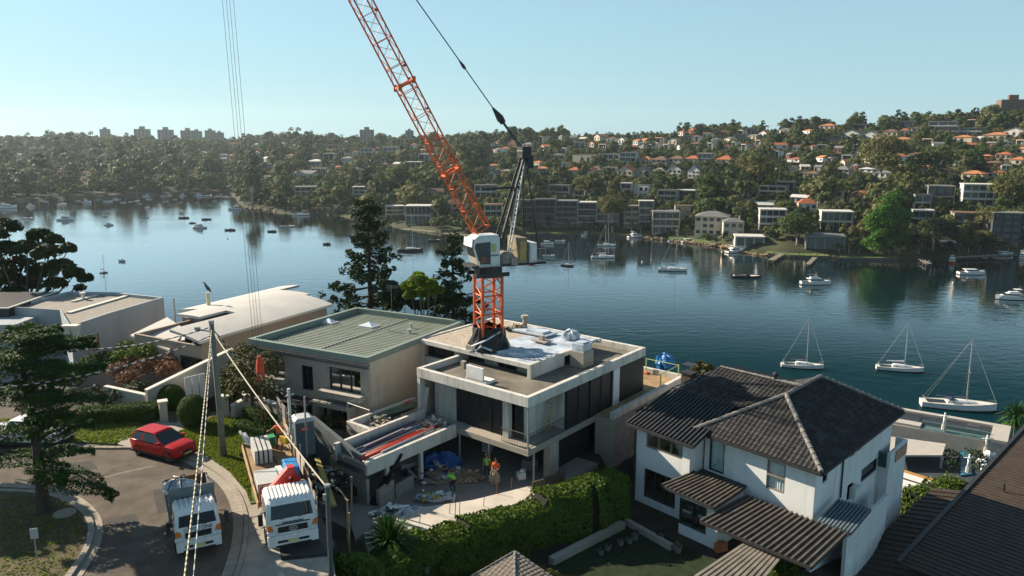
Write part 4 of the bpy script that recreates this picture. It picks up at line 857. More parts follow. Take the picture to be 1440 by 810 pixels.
bb1 = bat(799, 41.6); q = MB(); q.fbox(F, aw[4], aw[3]-.25, 1.2, 1.35, ZS, ZC-.02); q.build('dark_doorway', DARKP, bld)
q = MB(); q.fbox(F, aw[4]-.02, aw[4]+.15, 1.35, bb1, ZS, ZC-.02); q.fbox(F, 0.35, aw[4], bb1, bb1+.2, ZS, ZC-.02); q.build('balcony_back_wall', CONC, bld)
q = MB(); q.fbox(F, .06, .16, .06, .16, ZS, ZC-.02); q.build('balcony_post', STEEL, bld)
q = MB()
def rail(q, pa, pb, z0, h, n, r=.012):
 for i in range(n+1): c = pa.lerp(pb, i/n); q.tube([(c.x, c.y, z0), (c.x, c.y, z0+h)], r, 4)
 q.tube([pa+Vector((0, 0, h+z0-pa.z)), pb+Vector((0, 0, h+z0-pb.z))], .025, 4); q.tube([pa+Vector((0, 0, .1+z0-pa.z)), pb+Vector((0, 0, .1+z0-pb.z))], .02, 4)
rail(q, F.pt(.1, .15, ZS), F.pt(.1, bb1, ZS), ZS, 1.0, 26); rail(q, F.pt(.15, .1, ZS), F.pt(aw[3], .1, ZS), ZS, 1.0, 16); q.build('balcony_railing', FRAMED, bld)
# right flank: dark panels, white fin, dark membrane
bp1, bp2, bp3 = bat(862, 41.6), bat(871, 41.6), BB
for i in range(4):
 b0, b1 = lerp(bb1, bp1, i/4), lerp(bb1, bp1, (i+1)/4); q = MB(); q.fbox(F, .12+.03*(i % 2), .3, b0+.03, b1-.03, ZS, ZC-.03); q.build('dark_wall_panel', DARKP, bld)
 q = MB(); q.fbox(F, .06, .12, b1-.06, b1+.06, ZS+.02, ZC-.04); q.build('panel_joint', FRAMED, bld)
q = MB(); q.fbox(F, .0, .25, bp1+.08, bp2, ZS-.1, ZC-.03); q.build('white_fin', WHITEP, bld)
q = MB(); q.fbox(F, .1, .3, bp2+.02, bp3-.05, ZS-.3, ZC-.03); q.build('membrane_wall', DARKG, bld)
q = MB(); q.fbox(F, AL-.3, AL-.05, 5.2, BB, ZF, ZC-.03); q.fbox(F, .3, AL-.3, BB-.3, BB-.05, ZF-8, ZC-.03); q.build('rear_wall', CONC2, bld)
# upper block with clerestory
ub = F.px(746, 533, 43.5); UA, UB = ub[0], ub[1]; ul = F.px(587, 476, ZU); UL = ul[0]; UBB = F.px(905, 487, ZU)[1]
UA2 = .6
q = MB(); q.fbox(F, UA, UL, UB, UB+.3, ZU-.34, ZU); q.fbox(F, UA, UA+.3, UB+.3, UBB-2.6, ZU-.34, ZU); q.fbox(F, UL-.3, UL, UB+.3, UBB, ZU-.34, ZU); q.fbox(F, UA, UL, UBB-.3, UBB, ZU-.34, ZU); q.build('upper_parapet', CONC, bld, bevel=.02)
at_ = F.px(655, 497, ZU)[0]
q = MB(); q.fbox(F, at_, UL-.3, UB+.3, UBB-.3, ZU-.3, ZU-.07); q.build('pebble_roof', PEB, bld)
q = MB(); q.fbox(F, UA+.3, at_, UB+.3, UBB-.3, ZU-.3, ZU-.06); q.build('membrane_roof', SHEET, bld)
q = MB(); q.fbox(F, UA, UA+.3, UB, UB+.25, 43.45, ZU-.34); q.fbox(F, UA+.02, UA+.22, UB+.25, UB+4.2, 43.45, ZU-.34); q.fbox(F, UA+.02, UA+.22, UB+5.4, UB+6.6, 43.45, ZU-.34); q.build('clerestory_wall', CONC, bld)
q = MB(); q.fbox(F, UA+.3, UL-1, UB+1.0, UB+1.1, 43.45, ZU-.34); q.fbox(F, UA+.1, UA+.2, UB+4.2, UBB-2.7, 43.45, ZU-.34); q.build('clerestory_glass', GLD, bld)
for i in range(6):
 x = lerp(UA+1.5, UL-2, i/5); q = MB(); q.fbox(F, x-.06 if i % 2 else x-.9, x+.06 if i % 2 else x+.4, UB+.86, UB+1.0, 43.45, ZU-.34); q.build('clerestory_mullion' if i % 2 else 'clerestory_panel', FRAMED if i % 2 else CONC2, bld)
# left rear wing carrying the upper roof
q = MB(); q.fbox(F, UL-.42, UL-.02, UB+.02, UB+.4, 40, ZU-.34); q.fbox(F, AL+.02, UL-.3, UB+.35, UB+.55, 42.5, 43.1); q.build('wing_column', CONC, bld)
q = MB(); q.fbox(F, AL, UL-.3, UB+.9, UB+1.0, 43.1, ZU-.36); q.fbox(F, AL, UL-.3, UB+.9, UB+1.0, 40.2, 42.5); q.build('wing_glazing', GLD, bld)
q = MB(); q.fbox(F, AL, UL-.2, UB+1.2, UBB, 36, 43); q.build('wing_wall', CONC2, bld)
# lower right volume and its terrace
lb0 = bat(858, 39.5, -1.2); LE = F.px(964, 528, 40.9); la = min(-1.0, LE[0]); lb1 = LE[1]
q = MB(); q.fbox(F, la, .05, lb0, lb1, 33, 40.45); q.build('limestone_wall', LIMEB, bld)
q = MB(); q.fbox(F, la-.05, la+.3, lb0-.05, lb1, 40.45, 40.95); q.fbox(F, la+.3, 6, lb1-.35, lb1, 40.45, 40.95); q.build('terrace_parapet', CONC, bld, bevel=.02)
q = MB(); q.fbox(F, la+.3, 6, BB+.02, lb1-.35, 40.3, 40.5); q.fbox(F, la+.3, .05, lb0, BB+.02, 40.45, 40.5); q.build('terrace_floor', PLY, bld)
for p0, p1, z0, z1, nm, mm in [(895, 909, 39.3, 40.25, 'dark_slot_window', GLD), (911, 926, 38.6, 40.2, 'pale_wall_panel', CONC), (928, 962, 38.2, 40.2, 'dark_window_wall', DARKP)]:
 q = MB(); q.fbox(F, la-.06, la+.02, bat(p0, 40, la), bat(p1, 40, la), z0, z1); q.build(nm, mm, bld)
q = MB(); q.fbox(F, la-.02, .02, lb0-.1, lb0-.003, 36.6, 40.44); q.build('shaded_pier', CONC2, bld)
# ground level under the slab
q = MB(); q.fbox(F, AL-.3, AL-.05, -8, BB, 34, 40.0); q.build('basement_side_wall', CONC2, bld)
q = MB(); q.fbox(F, 2.4, AL-.3, 6.4, 6.6, ZF, 40.0); q.build('basement_back_wall', DARKP, bld); q = MB(); q.fbox(F, .6, .9, 2.9, lb0, ZF, 40.0); q.build('garage_opening_shade', DARKP, bld)  # near-black walls stand in for shade under the slab and in the garage opening
q = MB(); q.fbox(F, .05, .6, 2.5, 3.5, ZF-1, 40.0); q.build('sandstone_pier', LIME, bld)
for a_, b_ in [(.3, 1.0), (3.6, .3), (6.4, .4)]: q = MB(); c = F.pt(a_, b_, 0); q.tube([(c.x, c.y, ZF), (c.x, c.y, 40.05)], .085, 8); q.build('prop_column', STEEL, bld)
q = MB(); q.fbox(F, 6.0, 6.6, 3.0, 3.6, ZF, ZF+1.4); q.build('wrapped_pallet', SHEET, bld)
# site floor
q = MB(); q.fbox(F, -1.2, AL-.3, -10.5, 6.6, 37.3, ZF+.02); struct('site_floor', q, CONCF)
# left terrace and bridge to the street
ter = thing('concrete_terrace', 'raw concrete terrace with upstand walls left of the unfinished house, cluttered with boards', 'terrace', F.pt(11, -2, 37.6))
ta0, ta1, tb0 = 9.62, F.px(487, 592, 40.9)[0], F.px(487, 592, 40.9)[1]
q = MB(); q.fbox(F, ta0, ta1, tb0, 1.6, 40.02, 40.4); q.build('terrace_slab', CONC2, ter); q = MB(); q.fbox(F, ta1-.28, ta1, tb0+.28, 1.6, 40.4, 40.9); q.fbox(F, ta0, ta1, tb0, tb0+.28, 40.1, 40.9); q.build('upstand_wall', CONC, ter, bevel=.02)
for a_, b_ in [(ta1-.3, tb0+.4), (ta0+.3, tb0+.4), (ta1-.3, -1)]: q = MB(); q.fbox(F, a_-.15, a_+.15, b_-.15, b_+.15, 37, 40.02); q.build('column', CONC2, ter)
brd = thing('entry_bridge', 'concrete entry bridge with beam edges leading from the street side to the unfinished house', 'bridge', F.pt(8, -4, 37.6))
ra1, ra0 = 9.6, 6.3
q = MB(); q.fbox(F, ra0+.25, ra1-.25, -8.0, -.02, 40.0, 40.35); q.build('deck_slab', CONC2, brd); q = MB(); q.fbox(F, ra0, ra0+.26, -8.1, -.02, 39.75, 40.62); q.build('edge_beam', CONC, brd, bevel=.015); q = MB(); q.fbox(F, ra1-.26, ra1, -8.1, -.02, 39.9, 41.0); q.build('edge_beam', CONC, brd, bevel=.015)
for b_ in (-6.4, -3.4): q = MB(); q.fbox(F, ra0+.02, ra0+.26, b_-.13, b_+.13, ZF, 39.76); q.build('column', CONC, brd)
# pipes and profiles stacked on the bridge
def pipes(lst, grp):
 for (a0, b0, a1, b1, z, r, mm, lb, nm) in lst:
  q = MB(); q.tube([F.pt(a0, b0, z), F.pt(a1, b1, z+.02)], r, 8); tag(q.build(nm, mm, smooth=True), lb, 'pipe', grp)
REDP = mat('red_pipe', (.5, .05, .025), .5, .15, 2); BLUEP = mat('navy_wrapped_profiles', (.03, .05, .11), .5, .4, 3); PVC = mat('grey_pvc', (.42, .42, .42), .45, .1, 2)
pipes([(7.1, -7.9, 7.3, -.9, 40.52, .13, REDP, 'thick red pipe lying on the entry bridge', 'red_pipe'), (7.35, -7.2, 7.6, -2.2, 40.5, .11, REDP, 'second red pipe half under the blue bundle on the bridge', 'red_pipe'), (6.75, -8.0, 6.8, -.6, 40.5, .10, PVC, 'grey plastic pipe along the right beam of the bridge', 'plastic_pipe'), (6.72, -6.5, 6.95, -1.6, 40.67, .07, PVC, 'thin grey pipe on top of the plastic pipe', 'plastic_pipe')], 'pipes on the bridge')
for i in range(7):
 r_ = random.Random(i); q = MB(); a_ = 8.0+i*.16; q.beam(F.pt(a_, -7.6+r_.random(), 40.45+.09*(i % 3)), F.pt(a_+r_.uniform(-.2, .25), -2.0+r_.uniform(-1, .9), 40.47+.09*(i % 3)), .12, .09); tag(q.build('metal_profile', BLUEP if i % 2 else STEEL), 'navy wrapped metal profile in the bundle on the bridge' if i % 2 else 'bare steel profile in the bundle on the bridge', 'profile', 'profiles on the bridge '+('navy' if i % 2 else 'steel'))
def heap(nm, c, rx, ry, h, n, mats_, label, cat, seed, smin=.1, smax=.45):
 """loose heap of broken boards, bags and rubble"""
 r_ = random.Random(seed); q = MB()
 q.ell((c[0], c[1], c[2]), rx, ry, h*.5, 14, 6, fn=lambda d: .8+.25*math.sin(5*d.x+seed)*math.cos(6*d.y))
 for i in range(n):
  t = r_.random()*6.28; u_ = r_.random()**.6; x, y = c[0]+math.cos(t)*rx*u_, c[1]+math.sin(t)*ry*u_; z = c[2]+h*(1-u_)*r_.uniform(.4, 1)+.05
  l = r_.uniform(smin, smax); k = r_.randrange(len(mats_))
  if r_.random() < .55: q.obox((x, y, z), l*r_.uniform(1, 2.6), l*.4, l*r_.uniform(.06, .4), r_.random()*6, k, r_.uniform(-.5, .5), r_.uniform(-.5, .5))
  else: q.ell((x, y, z), l*.5, l*.45, l*.32, 7, 5, k, fn=lambda d: .8+.3*math.sin(d.x*6+i)*math.sin(d.z*5))
 return tag(q.build(nm, mats_), label, cat)
GRN = mat('dusty_green_board', (.14, .17, .11), .9, .3, 2); RUB = mat('rubble', (.30, .25, .19), .95, .35, 3); BLUT = mat('blue_tarpaulin', (.03, .10, .30), .45, .35, 2, bump=.8, bscale=5); CARD = mat('cardboard', (.30, .20, .11), .9, .2, 2)
c = F.pt(11, -2.6, 40.42); heap('debris_heap', c, .9, 1.0, .5, 60, [RUB, STEEL, BLK, WHITEP, BLUEP, TIMB], 'heap of tangled offcuts and dark hose on the concrete terrace', 'debris', 3, .1, .35)
q = MB(); q.beam(F.pt(11.7, -2.9, 40.75), F.pt(11.2, .9, 40.8), .9, .06); tag(q.build('formwork_board', GRN), 'long dusty green board lying across the terrace debris', 'board'); q = MB(); q.beam(F.pt(10.6, -1.2, 40.6), F.pt(10.3, 1.2, 40.8), .35, .05); tag(q.build('timber_plank', TIMB), 'raw timber plank leaning on the terrace debris', 'plank')
q = MB(); q.fbox(F, 11.6, 12.2, .3, .8, 40.42, 40.85); tag(q.build('red_crate', REDP), 'small red crate at the back of the terrace', 'crate')
q = MB(); q.beam(F.pt(9.85, .2, 40.45), F.pt(9.75, .5, 42.5), .5, .22); tag(q.build('leaning_panel', CONC), 'pale concrete panel leaning in the corner of the terrace', 'panel')
c = F.pt(7.9, -.5, 40.4); heap('rubble_heap', c, 1.1, .5, .45, 40, [RUB, CONC, TIMB], 'pale rubble heap in front of the ribbed wall', 'rubble', 5)
# scaffold guard rails round the terrace
q = MB()
for pl in [[F.pt(ta0+.2, tb0+.1, 40.9), F.pt(ta0+.2, tb0+.1, 42.2), F.pt(ta1-.1, tb0+.1, 42.2), F.pt(ta1-.1, tb0+.1, 40.9)], [F.pt(ta1-.1, tb0+.1, 42.2), F.pt(ta1-.1, 1.4, 42.3), F.pt(ta1-.1, 1.4, 40.9)], [F.pt(ta1-.1, -2, 40.9), F.pt(ta1-.1, -2, 43.4)]]: q.tube(pl, .028, 5)
tag(q.build('guard_rail', STEEL), 'thin tubular guard rail round the concrete terrace', 'railing')
# block walls at the street end
def blockwall(a0, b0, a1, b1, z0, z1, th, label):
 q = MB(); p, r_ = F.pt(a0, b0, 0), F.pt(a1, b1, 0); d = (r_-p).normalized(); n = Vector((-d.y, d.x, 0))*th/2
 q.hexa([(p-n)+Vector((0, 0, z0)), (r_-n)+Vector((0, 0, z0)), (r_+n)+Vector((0, 0, z0)), (p+n)+Vector((0, 0, z0)), (p-n)+Vector((0, 0, z1)), (r_-n)+Vector((0, 0, z1)), (r_+n)+Vector((0, 0, z1)), (p+n)+Vector((0, 0, z1))]); return tag(q.build('block_wall', BLOCKM), label, 'wall')
w0, w1 = F.px(473, 652, 39.6), F.px(517, 674, 39.6); blockwall(*w0, *w1, 37.2, 39.6, .22, 'pale concrete block wall closing the street end of the bridge')
w2, w3 = F.px(531, 690, 38.9), F.px(552, 674, 38.9); blockwall(*w2, *w3, 37.2, 38.9, .2, 'low block wall with a stepped top beside the dark opening'); w4 = F.px(580, 664, 38.7); blockwall(w3[0]-.1, w3[1]+.1, *w4, 37.2, 38.5, .2, 'low block planter wall behind the stepped wall')
q = MB(); c0 = F.pt(*F.px(548, 668, 39), 0); q.ell((c0.x, c0.y, 39.1), .28, .28, .28, 9, 7); tag(q.build('terracotta_pot', mat('terracotta', (.45, .2, .1), .85, .2, 3), smooth=True), 'round terracotta pot on the corner of the stepped block wall', 'pot')
q = MB()
for i in range(5): a_, b_ = lerp(w1[0], w2[0], .2+i*.15), lerp(w1[1], w2[1], .2+i*.15); p = F.pt(a_, b_, 38.0); q.beam(p, F.pt(a_+.4, b_+2.6, 39.9+.1*i), .25, .04)
tag(q.build('black_sheeting', BLK), 'black plastic sheeting draped between the block walls', 'sheeting')
# site boundary strip beside the hedge
sA, sB, sC, sD = F.px(512, 752, 38.2), F.px(590, 716, 38.2), F.px(742, 684, 38.3), F.px(745, 692, 38.3); sE, sF2 = F.px(640, 745, 38.2), F.px(520, 790, 38.2)
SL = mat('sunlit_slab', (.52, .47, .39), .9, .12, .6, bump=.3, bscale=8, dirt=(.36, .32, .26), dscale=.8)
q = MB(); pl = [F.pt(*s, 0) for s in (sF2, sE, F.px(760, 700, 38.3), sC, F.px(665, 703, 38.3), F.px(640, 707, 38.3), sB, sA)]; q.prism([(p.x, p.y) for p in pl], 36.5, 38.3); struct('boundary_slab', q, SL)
for i, (px, py) in enumerate([(640, 728), (646, 726), (680, 712), (698, 694), (719, 685), (632, 722), (560, 735), (590, 735)]):
 p = at(px, py, 38.3); q = MB(); q.tube([(p.x, p.y, 38.25), (p.x+.05, p.y, 38.3+(1.3 if i < 2 else .6))], .022, 5); tag(q.build('reinforcing_bar', RUST), 'pair of tall rusty starter bars beside the bending worker' if i < 2 else 'short rusty starter bars sticking out of the pale boundary slab', 'steel bar', 'starter bars tall' if i < 2 else 'starter bars short')
# clutter on the site floor
c = at(612, 668, 37.7); heap('debris_heap', (c.x, c.y, 37.7), 2.2, 1.5, .9, 150, [RUB, BLUEP, STEEL, CARD, WHITEP, BLUT], 'large heap of mixed building waste in front of the blue tarpaulin', 'debris', 8, .12, .5)
c = at(655, 672, 37.7); heap('rubble_heap', (c.x, c.y, 37.7), 1.2, .8, .6, 60, [RUB, CARD, TIMB], 'brown rubble heap behind the bending worker', 'rubble', 9)
c = at(612, 700, 37.8); heap('bag_heap', (c.x, c.y, 37.75), 1.3, .5, .4, 40, [WHITEP, mat('yellow_sack', (.5, .36, .08), .8, .2, 2), SHEET], 'white and yellow sacks along the edge of the pale slab', 'sacks', 10, .2, .5)
def drape(nm, c, rx, ry, h, mm, label, cat, seed, nu=26, nv=12, amp=.12):
 r_ = random.Random(seed); ph = [r_.random()*6 for _ in range(6)]; q = MB()
 q.ell((c[0], c[1], c[2]), rx, ry, h, nu, nv, fn=lambda d: (1-.25*abs(d.z)**3)*(1+amp*math.sin(5*math.atan2(d.y, d.x)+ph[0]+2*d.z)+amp*.7*math.sin(9*math.atan2(d.y, d.x)+ph[1])+amp*.5*math.sin(13*d.z+ph[2]+4*d.x)))
 return tag(q.build(nm, mm), label, cat)
c = at(618, 658, 37.7); drape('tarpaulin', (c.x, c.y, 37.7), 1.35, .9, 1.35, BLUT, 'royal blue tarpaulin over a stack in the middle of the site', 'tarpaulin', 2)
c = at(575, 655, 37.7); q = MB(); q.obox((c.x, c.y, 37.9), 1.6, 1.0, .35, .6); tag(q.build('paver_stack', CONC), 'pale stack of pavers under the edge of the bridge', 'pavers')
c = at(745, 660, 37.7); q = MB(); q.obox((c.x, c.y, 38.1), .9, .7, .7, .7); tag(q.build('site_box', STEEL), 'grey tool box in the dark under the slab corner', 'box'); c = at(733, 672, 37.7); q = MB(); q.obox((c.x, c.y, 37.9), .5, .5, .45, .3); q.obox((c.x+.1, c.y+.05, 38.2), .3, .25, .2, 1); tag(q.build('site_bag', WHITEP), 'small white bags on the floor beside the grey tool box', 'bags')
# roof clutter
acp = F.px(672, 536, 43.5); ac = thing('roof_hatch', 'white raised roof hatch with upright lid on the middle roof', 'roof hatch', F.pt(*acp, 43.48)); a_, b_ = acp
q = MB(); q.fbox(F, a_-1.0, a_+.9, b_-.3, b_+.7, 43.48, 43.68); q.build('base', WHITEP, ac); q = MB(); q.fbox(F, a_-.75, a_+.8, b_-.32, b_-.16, 43.68, 44.6); q.build('lid', WHITEP, ac, bevel=.02)
p = F.px(652, 517, 43.5); q = MB(); q.fbox(F, p[0]-.18, p[0]+.18, p[1]-.15, p[1]+.15, 43.48, 44.0); q.fbox(F, p[0]-.7, p[0]-.18, p[1]-.1, p[1]+.1, 43.7, 43.85); tag(q.build('roof_vent', CONC2), 'small concrete vent on the left of the middle roof', 'vent')
c = at(803, 476, ZU); drape('bulk_bag', (c.x, c.y, ZU+.25), .62, .6, .55, SHEET, 'round white bulk bag on the far edge of the upper roof', 'bulk bag', 4)
c = at(735, 497, ZU); drape('plastic_sheet', (c.x, c.y, ZU), 1.5, .8, .4, SHEET, 'crumpled white plastic sheet at the front corner of the upper roof', 'plastic sheet', 6, amp=.18)
c = at(752, 468, ZU); q = MB(); q.obox((c.x, c.y, ZU+.1), 3.4, 1.6, .12, R(140)); q.obox((c.x+.3, c.y-.2, ZU+.25), 1.8, 1.0, .15, R(136)); tag(q.build('insulation_boards', SHEET), 'flat stack of pale blue-white boards on the upper roof', 'boards')
c = at(762, 481, ZU); q = MB(); q.obox((c.x, c.y, ZU+.12), 1.4, .9, .1, R(138)); q.obox((c.x, c.y, ZU+.35), .35, .3, .36, R(138)); tag(q.build('pipe_cowl', mat('putty_grey', (.34, .31, .26), .8, .15, 2)), 'grey roof cowl standing on a square board', 'roof cowl')
c = at(728, 463, ZU); heap('debris_heap', (c.x, c.y, ZU), 1.3, .6, .35, 50, [BLK, TIMB, STEEL, RUB], 'dark heap of hoses and offcuts behind the crane base on the roof', 'debris', 12)
c = at(738, 459, ZU); q = MB(); q.tube([(c.x, c.y, ZU-.06), (c.x, c.y, ZU+.75)], [.2, .18], 10); q.tube([(c.x, c.y, ZU+.75), (c.x, c.y, ZU+.95)], [.32, .3], 10); tag(q.build('roof_vent', CONC2), 'round capped vent at the back of the upper roof', 'vent')
c = at(694, 491, ZU); q = MB(); q.ell((c.x, c.y, ZU+.28), .27, .27, .32, 10, 7); q.tube([(c.x, c.y, ZU+.5), (c.x, c.y, ZU+.68)], .1, 8); tag(q.build('red_container', REDP, smooth=True), 'red plastic container on the roof edge beside the crane base', 'container')
c = F.pt(UA-.9, UBB-4.2, 0); ch = thing('chimney_stack', 'square concrete chimney box wrapped in clear plastic on the right of the roof', 'chimney', (c.x, c.y, 43.48)); q = MB(); q.obox((c.x, c.y, 44.05), 1.3, 1.2, 1.15, R(50)); q.build('stack', CONC2, ch); q = MB(); q.obox((c.x, c.y, 44.9), 1.1, 1.0, .55, R(50)); q.obox((c.x, c.y, 45.23), .8, .7, .1, R(50)); q.build('cap', SHEET, ch)
q = MB()
for i in range(3): q.beam(F.pt(.6+.1*i, 2.2+.5*i, ZS), F.pt(1.2+.1*i, 2.6+.5*i, ZS+2.1), .05, .09)
# stepladder on the balcony
l0 = F.pt(.8, bb1-1.3, ZS); l1 = F.pt(1.1, bb1-.5, ZS+2.4); sl = thing('stepladder', 'timber and aluminium stepladder standing on the corner balcony', 'ladder', l0); off = F.v*.22
for s_ in (-1, 1): q = MB(); q.beam(l0+off*s_, l1+off*s_*.7, .06, .09); q.build('ladder_rail', TIMB, sl)
for i in range(8): q = MB(); c = l0.lerp(l1, (i+.6)/8.4); q.beam(c-off, c+off, .09, .03); q.build('rung', TIMB, sl)
# blue wrapped unit and guard rail on the far terrace
c = at(935, 521, 40.5); drape('wrapped_unit', (c.x, c.y, 41.2), .75, .65, .95, mat('bright_blue_wrap', (.03, .18, .42), .4, .3, 3, bump=.7, bscale=6), 'bright blue plastic-wrapped unit on the far terrace', 'wrapped unit', 5)
gy = mat('yellow_guard_rail', (.45, .5, .18), .6, .15, 2); gr = thing('guard_rail', 'yellow-green guard rail round the far terrace corner', 'railing', F.pt(la+.5, lb1-.5, 40.5))
for a_, b_ in [(la+.4, lb1-.5), (la+.4, lb1-3.6), (la+3.4, lb1-.5)]: q = MB(); c = F.pt(a_, b_, 40.5); q.tube([c, c+Vector((0, 0, 1.35))], .05, 6); q.build('post', gy, gr); q = MB(); q.obox(c+Vector((0, 0, .08)), .35, .35, .12, .8); q.build('base_block', mat('orange_base', (.6, .16, .04), .6, .1, 2), gr)
for a1, b1, a2, b2 in [(la+.4, lb1-.5, la+.4, lb1-3.6), (la+.4, lb1-.5, la+3.4, lb1-.5), (la+.4, lb1-3.6, la+.4, BB+.2)]: q = MB(); q.tube([F.pt(a1, b1, 41.8), F.pt(a2, b2, 41.8)], .03, 5); q.build('rail', gy, gr)
# timber fence between the site and the hedge, at the right
q = MB(); p0, p1 = at(795, 668, 38.2), at(748, 690, 38.2); d = (p1-p0)
for i in range(9): c = p0+d*(i/9+.05); q.obox((c.x, c.y, 37.9), d.length/9*.92, .04, 1.5+.1*(i % 3), math.atan2(d.y, d.x))
tag(q.build('board_fence', mat('brown_hoarding_boards', (.20, .15, .11), .9, .25, 2)), 'short brown board fence beside the right end of the hedge', 'fence')
# ================= roof makers =================
def clip_range(poly, t):
 xs = []
 for i in range(len(poly)):
  (x0, y0), (x1, y1) = poly[i], poly[(i+1) % len(poly)]
  if (y0 <= t < y1) or (y1 <= t < y0): xs.append(x0+(x1-x0)*(t-y0)/(y1-y0))
 return (min(xs), max(xs)) if len(xs) >= 2 else None
def roof_plane(mb, P3, pitch=.32, course=.36, amp=.03, step=.045, along=True, m=0, nsub=4, off=.05):
 """tiles or sheeting laid on a roof plane; P3[0]->P3[1] is the eave. along: rolls run up the slope"""
 P3 = [Vector(p) for p in P3]; e = (P3[1]-P3[0]).normalized(); n = (P3[1]-P3[0]).cross(P3[-1]-P3[0]).normalized()
 if n.z < 0: n = -n
 up = n.cross(e).normalized()
 if up.z < 0: up = -up
 o = P3[0]; poly = [((p-o).dot(e), (p-o).dot(up)) for p in P3]; tmax = max(t for s, t in poly); tmin = min(t for s, t in poly)
 nr = max(1, int(math.ceil((tmax-tmin)/course)))
 for i in range(nr):
  t0 = tmin+i*course; t1 = min(tmax, t0+course*1.04); r0 = clip_range(poly, t0+.002); r1 = clip_range(poly, min(t1, tmax)-.004)
  if not r0 or not r1: continue
  s0, s1 = min(r0[0], r1[0]), max(r0[1], r1[1]); k0 = math.ceil(s0/pitch*nsub); k1 = math.floor(s1/pitch*nsub)
  ss = [s0]+[k*pitch/nsub for k in range(k0, k1+1)]+[s1]; vs_ = []
  for s in ss:
   h = off+amp*(math.sin(2*math.pi*s/pitch) if amp else 0)
   a = min(max(s, r0[0]), r0[1]); b = min(max(s, r1[0]), r1[1])
   vs_ += [o+e*a+up*t0+n*(h+step), o+e*b+up*t1+n*h, o+e*a+up*t0+n*(h-.05)]
  fs = []
  for j in range(len(ss)-1): a = j*3; fs += [(a, a+3, a+4, a+1), (a+2, a+5, a+3, a)]
  mb.add(vs_, fs, m)
 th = [p+n*(off-.03) for p in P3]; mb.add(th, [tuple(range(len(P3)))], m); return n
def ribbed(mb, P3, pitch=.4, rw=.09, rh=.07, m=0, th=.06):
 """flat sheet with separate raised ribs running from the first edge to the far edge"""
 P3 = [Vector(p) for p in P3]; n = (P3[1]-P3[0]).cross(P3[3]-P3[0]).normalized()
 if n.z < 0: n = -n
 d = -n*th; mb.hexa([p+d for p in P3]+P3, m)
 L0 = (P3[1]-P3[0]).length; k = int(L0/pitch)
 for i in range(k+1):
  f = i/k; a = P3[0].lerp(P3[1], f); b = P3[3].lerp(P3[2], f); mb.beam(a+n*rh*.5, b+n*rh*.5, rw, rh, m, up=n)
def capline(mb, p, q, r, m=0, seg=.42):
 p = Vector(p); q = Vector(q); L0 = (q-p).length; k = max(1, int(L0/seg))
 for i in range(k):
  a = p.lerp(q, i/k); b = p.lerp(q, (i+1.06)/k); mb.tube([a+Vector((0, 0, .02)), b], [r*1.1, r*.92], 8, m)
def fwin(F, axis, c0, c1, z0, z1, fix, inward, root, nb=2, frame=FRAMED, glass=None, curtain=None, fw=.07, name='window', cfrac=(0, 1)):
 """framed window: frame > mullions in one mesh, pane and curtain as sub-parts. inward = +1/-1 along the other axis"""
 q = MB()
 def bx(a0, a1, d0, d1, zz0, zz1, mb):
  lo, hi = sorted((fix+inward*d0, fix+inward*d1))
  if axis == 'a': mb.fbox(F, a0, a1, lo, hi, zz0, zz1)
  else: mb.fbox(F, lo, hi, a0, a1, zz0, zz1)
 bx(c0, c1, -.03, .1, z1-fw, z1, q); bx(c0, c1, -.03, .1, z0, z0+fw, q); bx(c0, c0+fw, -.03, .1, z0+fw, z1-fw, q); bx(c1-fw, c1, -.03, .1, z0+fw, z1-fw, q)
 for i in range(1, nb): x = lerp(c0, c1, i/nb); bx(x-fw/2, x+fw/2, -.02, .08, z0+fw, z1-fw, q)
 w = q.build(name, frame, root)
 d_ = fix+inward*.055; g = MB(); g.poly([F.pt(x, d_, z) if axis == 'a' else F.pt(d_, x, z) for x, z in ((c0+fw, z0+fw), (c1-fw, z0+fw), (c1-fw, z1-fw), (c0+fw, z1-fw))]); g.build('pane', glass or GLD, w)
 if curtain:
  x0, x1 = lerp(c0, c1, cfrac[0])+fw, lerp(c0, c1, cfrac[1])-fw; n = max(8, int((x1-x0)/.045)); pts = []
  for i in range(n+1):
   x = lerp(x0, x1, i/n); d = fix+inward*(.10+.02*math.sin(i*1.9)+.015*math.sin(i*.7))
   for z in (z0+fw, z1-fw): pts.append(F.pt(x, d, z) if axis == 'a' else F.pt(d, x, z))
  cm = MB(); cm.add(pts, [(2*i, 2*i+2, 2*i+3, 2*i+1) for i in range(n)]); cm.build('curtain', curtain, w)
  b_ = MB(); bx(c0, c1, .3, .34, z0, z1, b_); b_.build('dark_room', FDARK, w)
 return w
# ================= green-roofed house =================
G_WALL = mat('grey_beige_render', (.40, .36, .30), .9, .07, .6, bump=.15, bscale=30, dirt=(.28, .25, .20), dscale=.5, damt=.4, streak=True); G_SIDE = mat('bounce_lightened_render', (.60, .50, .37), .9, .06, .6, bump=.15, bscale=30, dirt=(.42, .35, .26), dscale=.5, damt=.4, streak=True)  # side wall colour lightened and warmed to carry light bounced off the building site
GREENR = mat('green_roof_sheeting', (.245, .265, .215), .55, .1, .6, dirt=(.15, .19, .14), dscale=.5, damt=.5); GREENP = mat('green_parapet_capping', (.23, .27, .225), .5, .08, 1); CURT = mat('pale_curtain', (.72, .74, .72), .9, .1, 3); SKYL = mat('skylight_dome', (.6, .66, .7), .25, .08, 2)
CG = clearglass('window_glass_clear', (.88, .93, .93))
FG = Fr((at(517, 503, 44.6).x, at(517, 503, 44.6).y), 152.2, 61.4); GA, GBk = 11.6, 12.95; zg = 44.6; g0 = 38.2
gh = thing('green_roofed_house', 'two-storey cream house with a flat green ribbed roof beside the building site', 'house', FG.pt(5, 6, g0))
